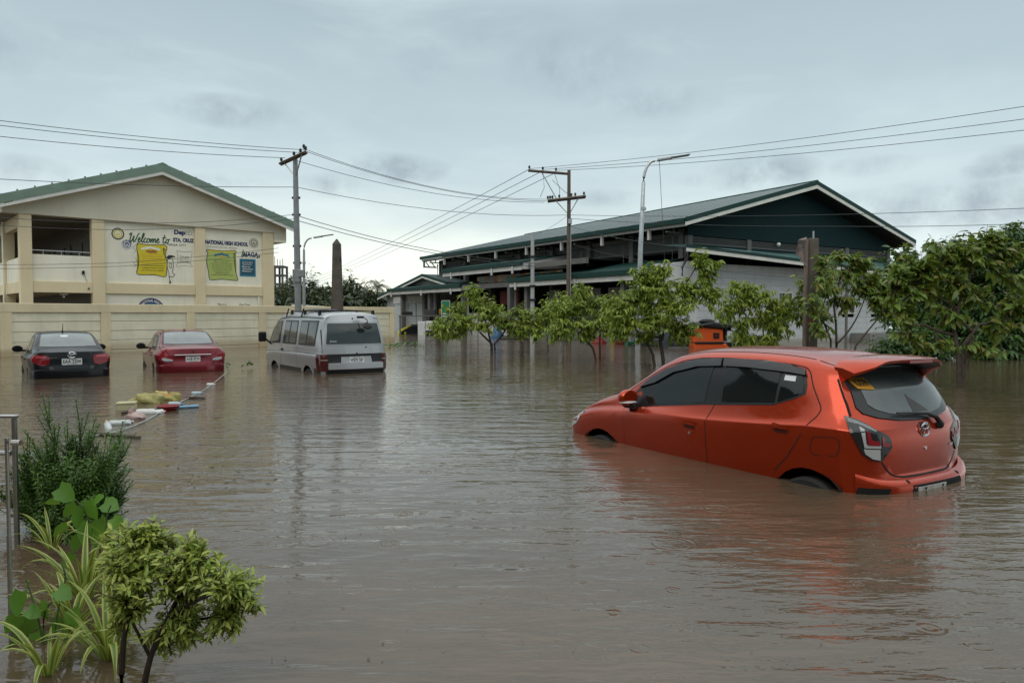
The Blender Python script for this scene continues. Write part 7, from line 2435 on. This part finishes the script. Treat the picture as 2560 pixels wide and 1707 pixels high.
MB().ball((-.75, 0, .70), (.22, .12, .06), 8).build('mudguard', trim_white, MC, smooth=True)
lump('ice_box', 'pale blue ice chest glimpsed behind the tallest sapling', 'ice chest', 1545, 760, 39, (.42, .35, .55), mat('pale_blue_plastic'), 9)
SC = thing('scooter', 'white and black scooter half under water by the thin sapling', 'scooter', at(1292, 722, yfront(1292)) * 1.0, R(75), g2)
SC.location.z = -.5
MB().tube([(-.6, 0, .75), (-.1, 0, .85), (.15, 0, .5), (.55, 0, .6), (.62, 0, 1.0)], [.12, .18, .14, .14, .10], 8).build('fairing', mat('dirty_white_board'), SC, smooth=True)
MB().ball((-.25, 0, .92), (.38, .15, .08), 10).build('seat', black_plastic, SC, smooth=True)
MB().tube([(.60, -.34, 1.12), (.62, 0, 1.05), (.60, .34, 1.12)], .022, 6).build('handlebar', black_plastic, SC, smooth=True)
for x in (-.6, .7):
    MB().lathe([(.14, -.05), (.22, -.04), (.22, .04), (.14, .05)], 16, (x, 0, .22), (R(90), 0, 0)).build('wheel', black_plastic, SC, smooth=True)

# ================================================================ unseen house added behind the viewpoint to darken reflections in paint and panes
VH = thing('reflection_house', 'long grey unseen house added behind the viewpoint to darken reflections', 'building', (2, -9.5, 0))
house_w = mat('house_wall', (.16, .15, .13), .8, streak=.2)
house_r = mat('house_roof', (.07, .05, .045), .7)
MB().box2((-12.98, -8, -.8), (30, 0, 8.2)).build('wall', house_w, VH)
MB().prism([(1.2, 8.0), (-4, 10.4), (-9, 8.0), (-9, 8.15), (-4, 10.6), (1.2, 8.2)], 'x', -8.9, 31).build('roof', house_r, VH)
MB().box2((-28, -8, -.8), (-13, 20.0, 8.2)).build('wing_wall', house_w, VH)
MB().prism([(-12.0, 8.0), (-20, 11.0), (-29, 8.0), (-29, 8.15), (-20, 11.2), (-12.0, 8.2)], 'y', -9, 20.8).build('roof', house_r, VH)
for k in range(6):
    for z in (1.2, 5.0):
        MB().box2((-6 + k * 6, .002, z), (-3.5 + k * 6, .05, z + 1.7)).build('window', glass_dark, VH)
for k in range(3):
    for z in (1.2, 5.0):
        MB().box2((-13.0, 2.2 + k * 5.6, z), (-12.95, 4.6 + k * 5.6, z + 1.7)).build('window', glass_dark, VH)

# scraps of leaf and scum drifting on the flood: nobody could count them
rl = random.Random(77)
mb = MB()
for k in range(420):
    if k < 200:
        p = onwater(rl.uniform(150, 640), rl.uniform(900, 1120))
    elif k < 300:
        p = onwater(rl.uniform(900, 2350), rl.uniform(835, 960))
    else:
        p = onwater(rl.uniform(380, 2300), rl.uniform(1050, 1540))
    s_ = rl.uniform(.006, .020) * (1.6 if k < 300 else .6)
    a = rl.uniform(0, 6.28)
    u = Vector((math.cos(a), math.sin(a), 0)) * s_; v = Vector((-math.sin(a), math.cos(a), 0)) * s_ * rl.uniform(.3, .7)
    z = Vector((0, 0, .006))
    mb.poly([p - u + z, p - v + z * 1.3, p + u + z, p + v + z * .9])
tag(mb.build('leaf_litter', leafmat('drift_litter', [(.05, .045, .02), (.10, .09, .05), (.16, .15, .11), (.04, .06, .02)], trans=.1)), 'scattered scraps of leaf and scum drifting on the brown water', kind='stuff')
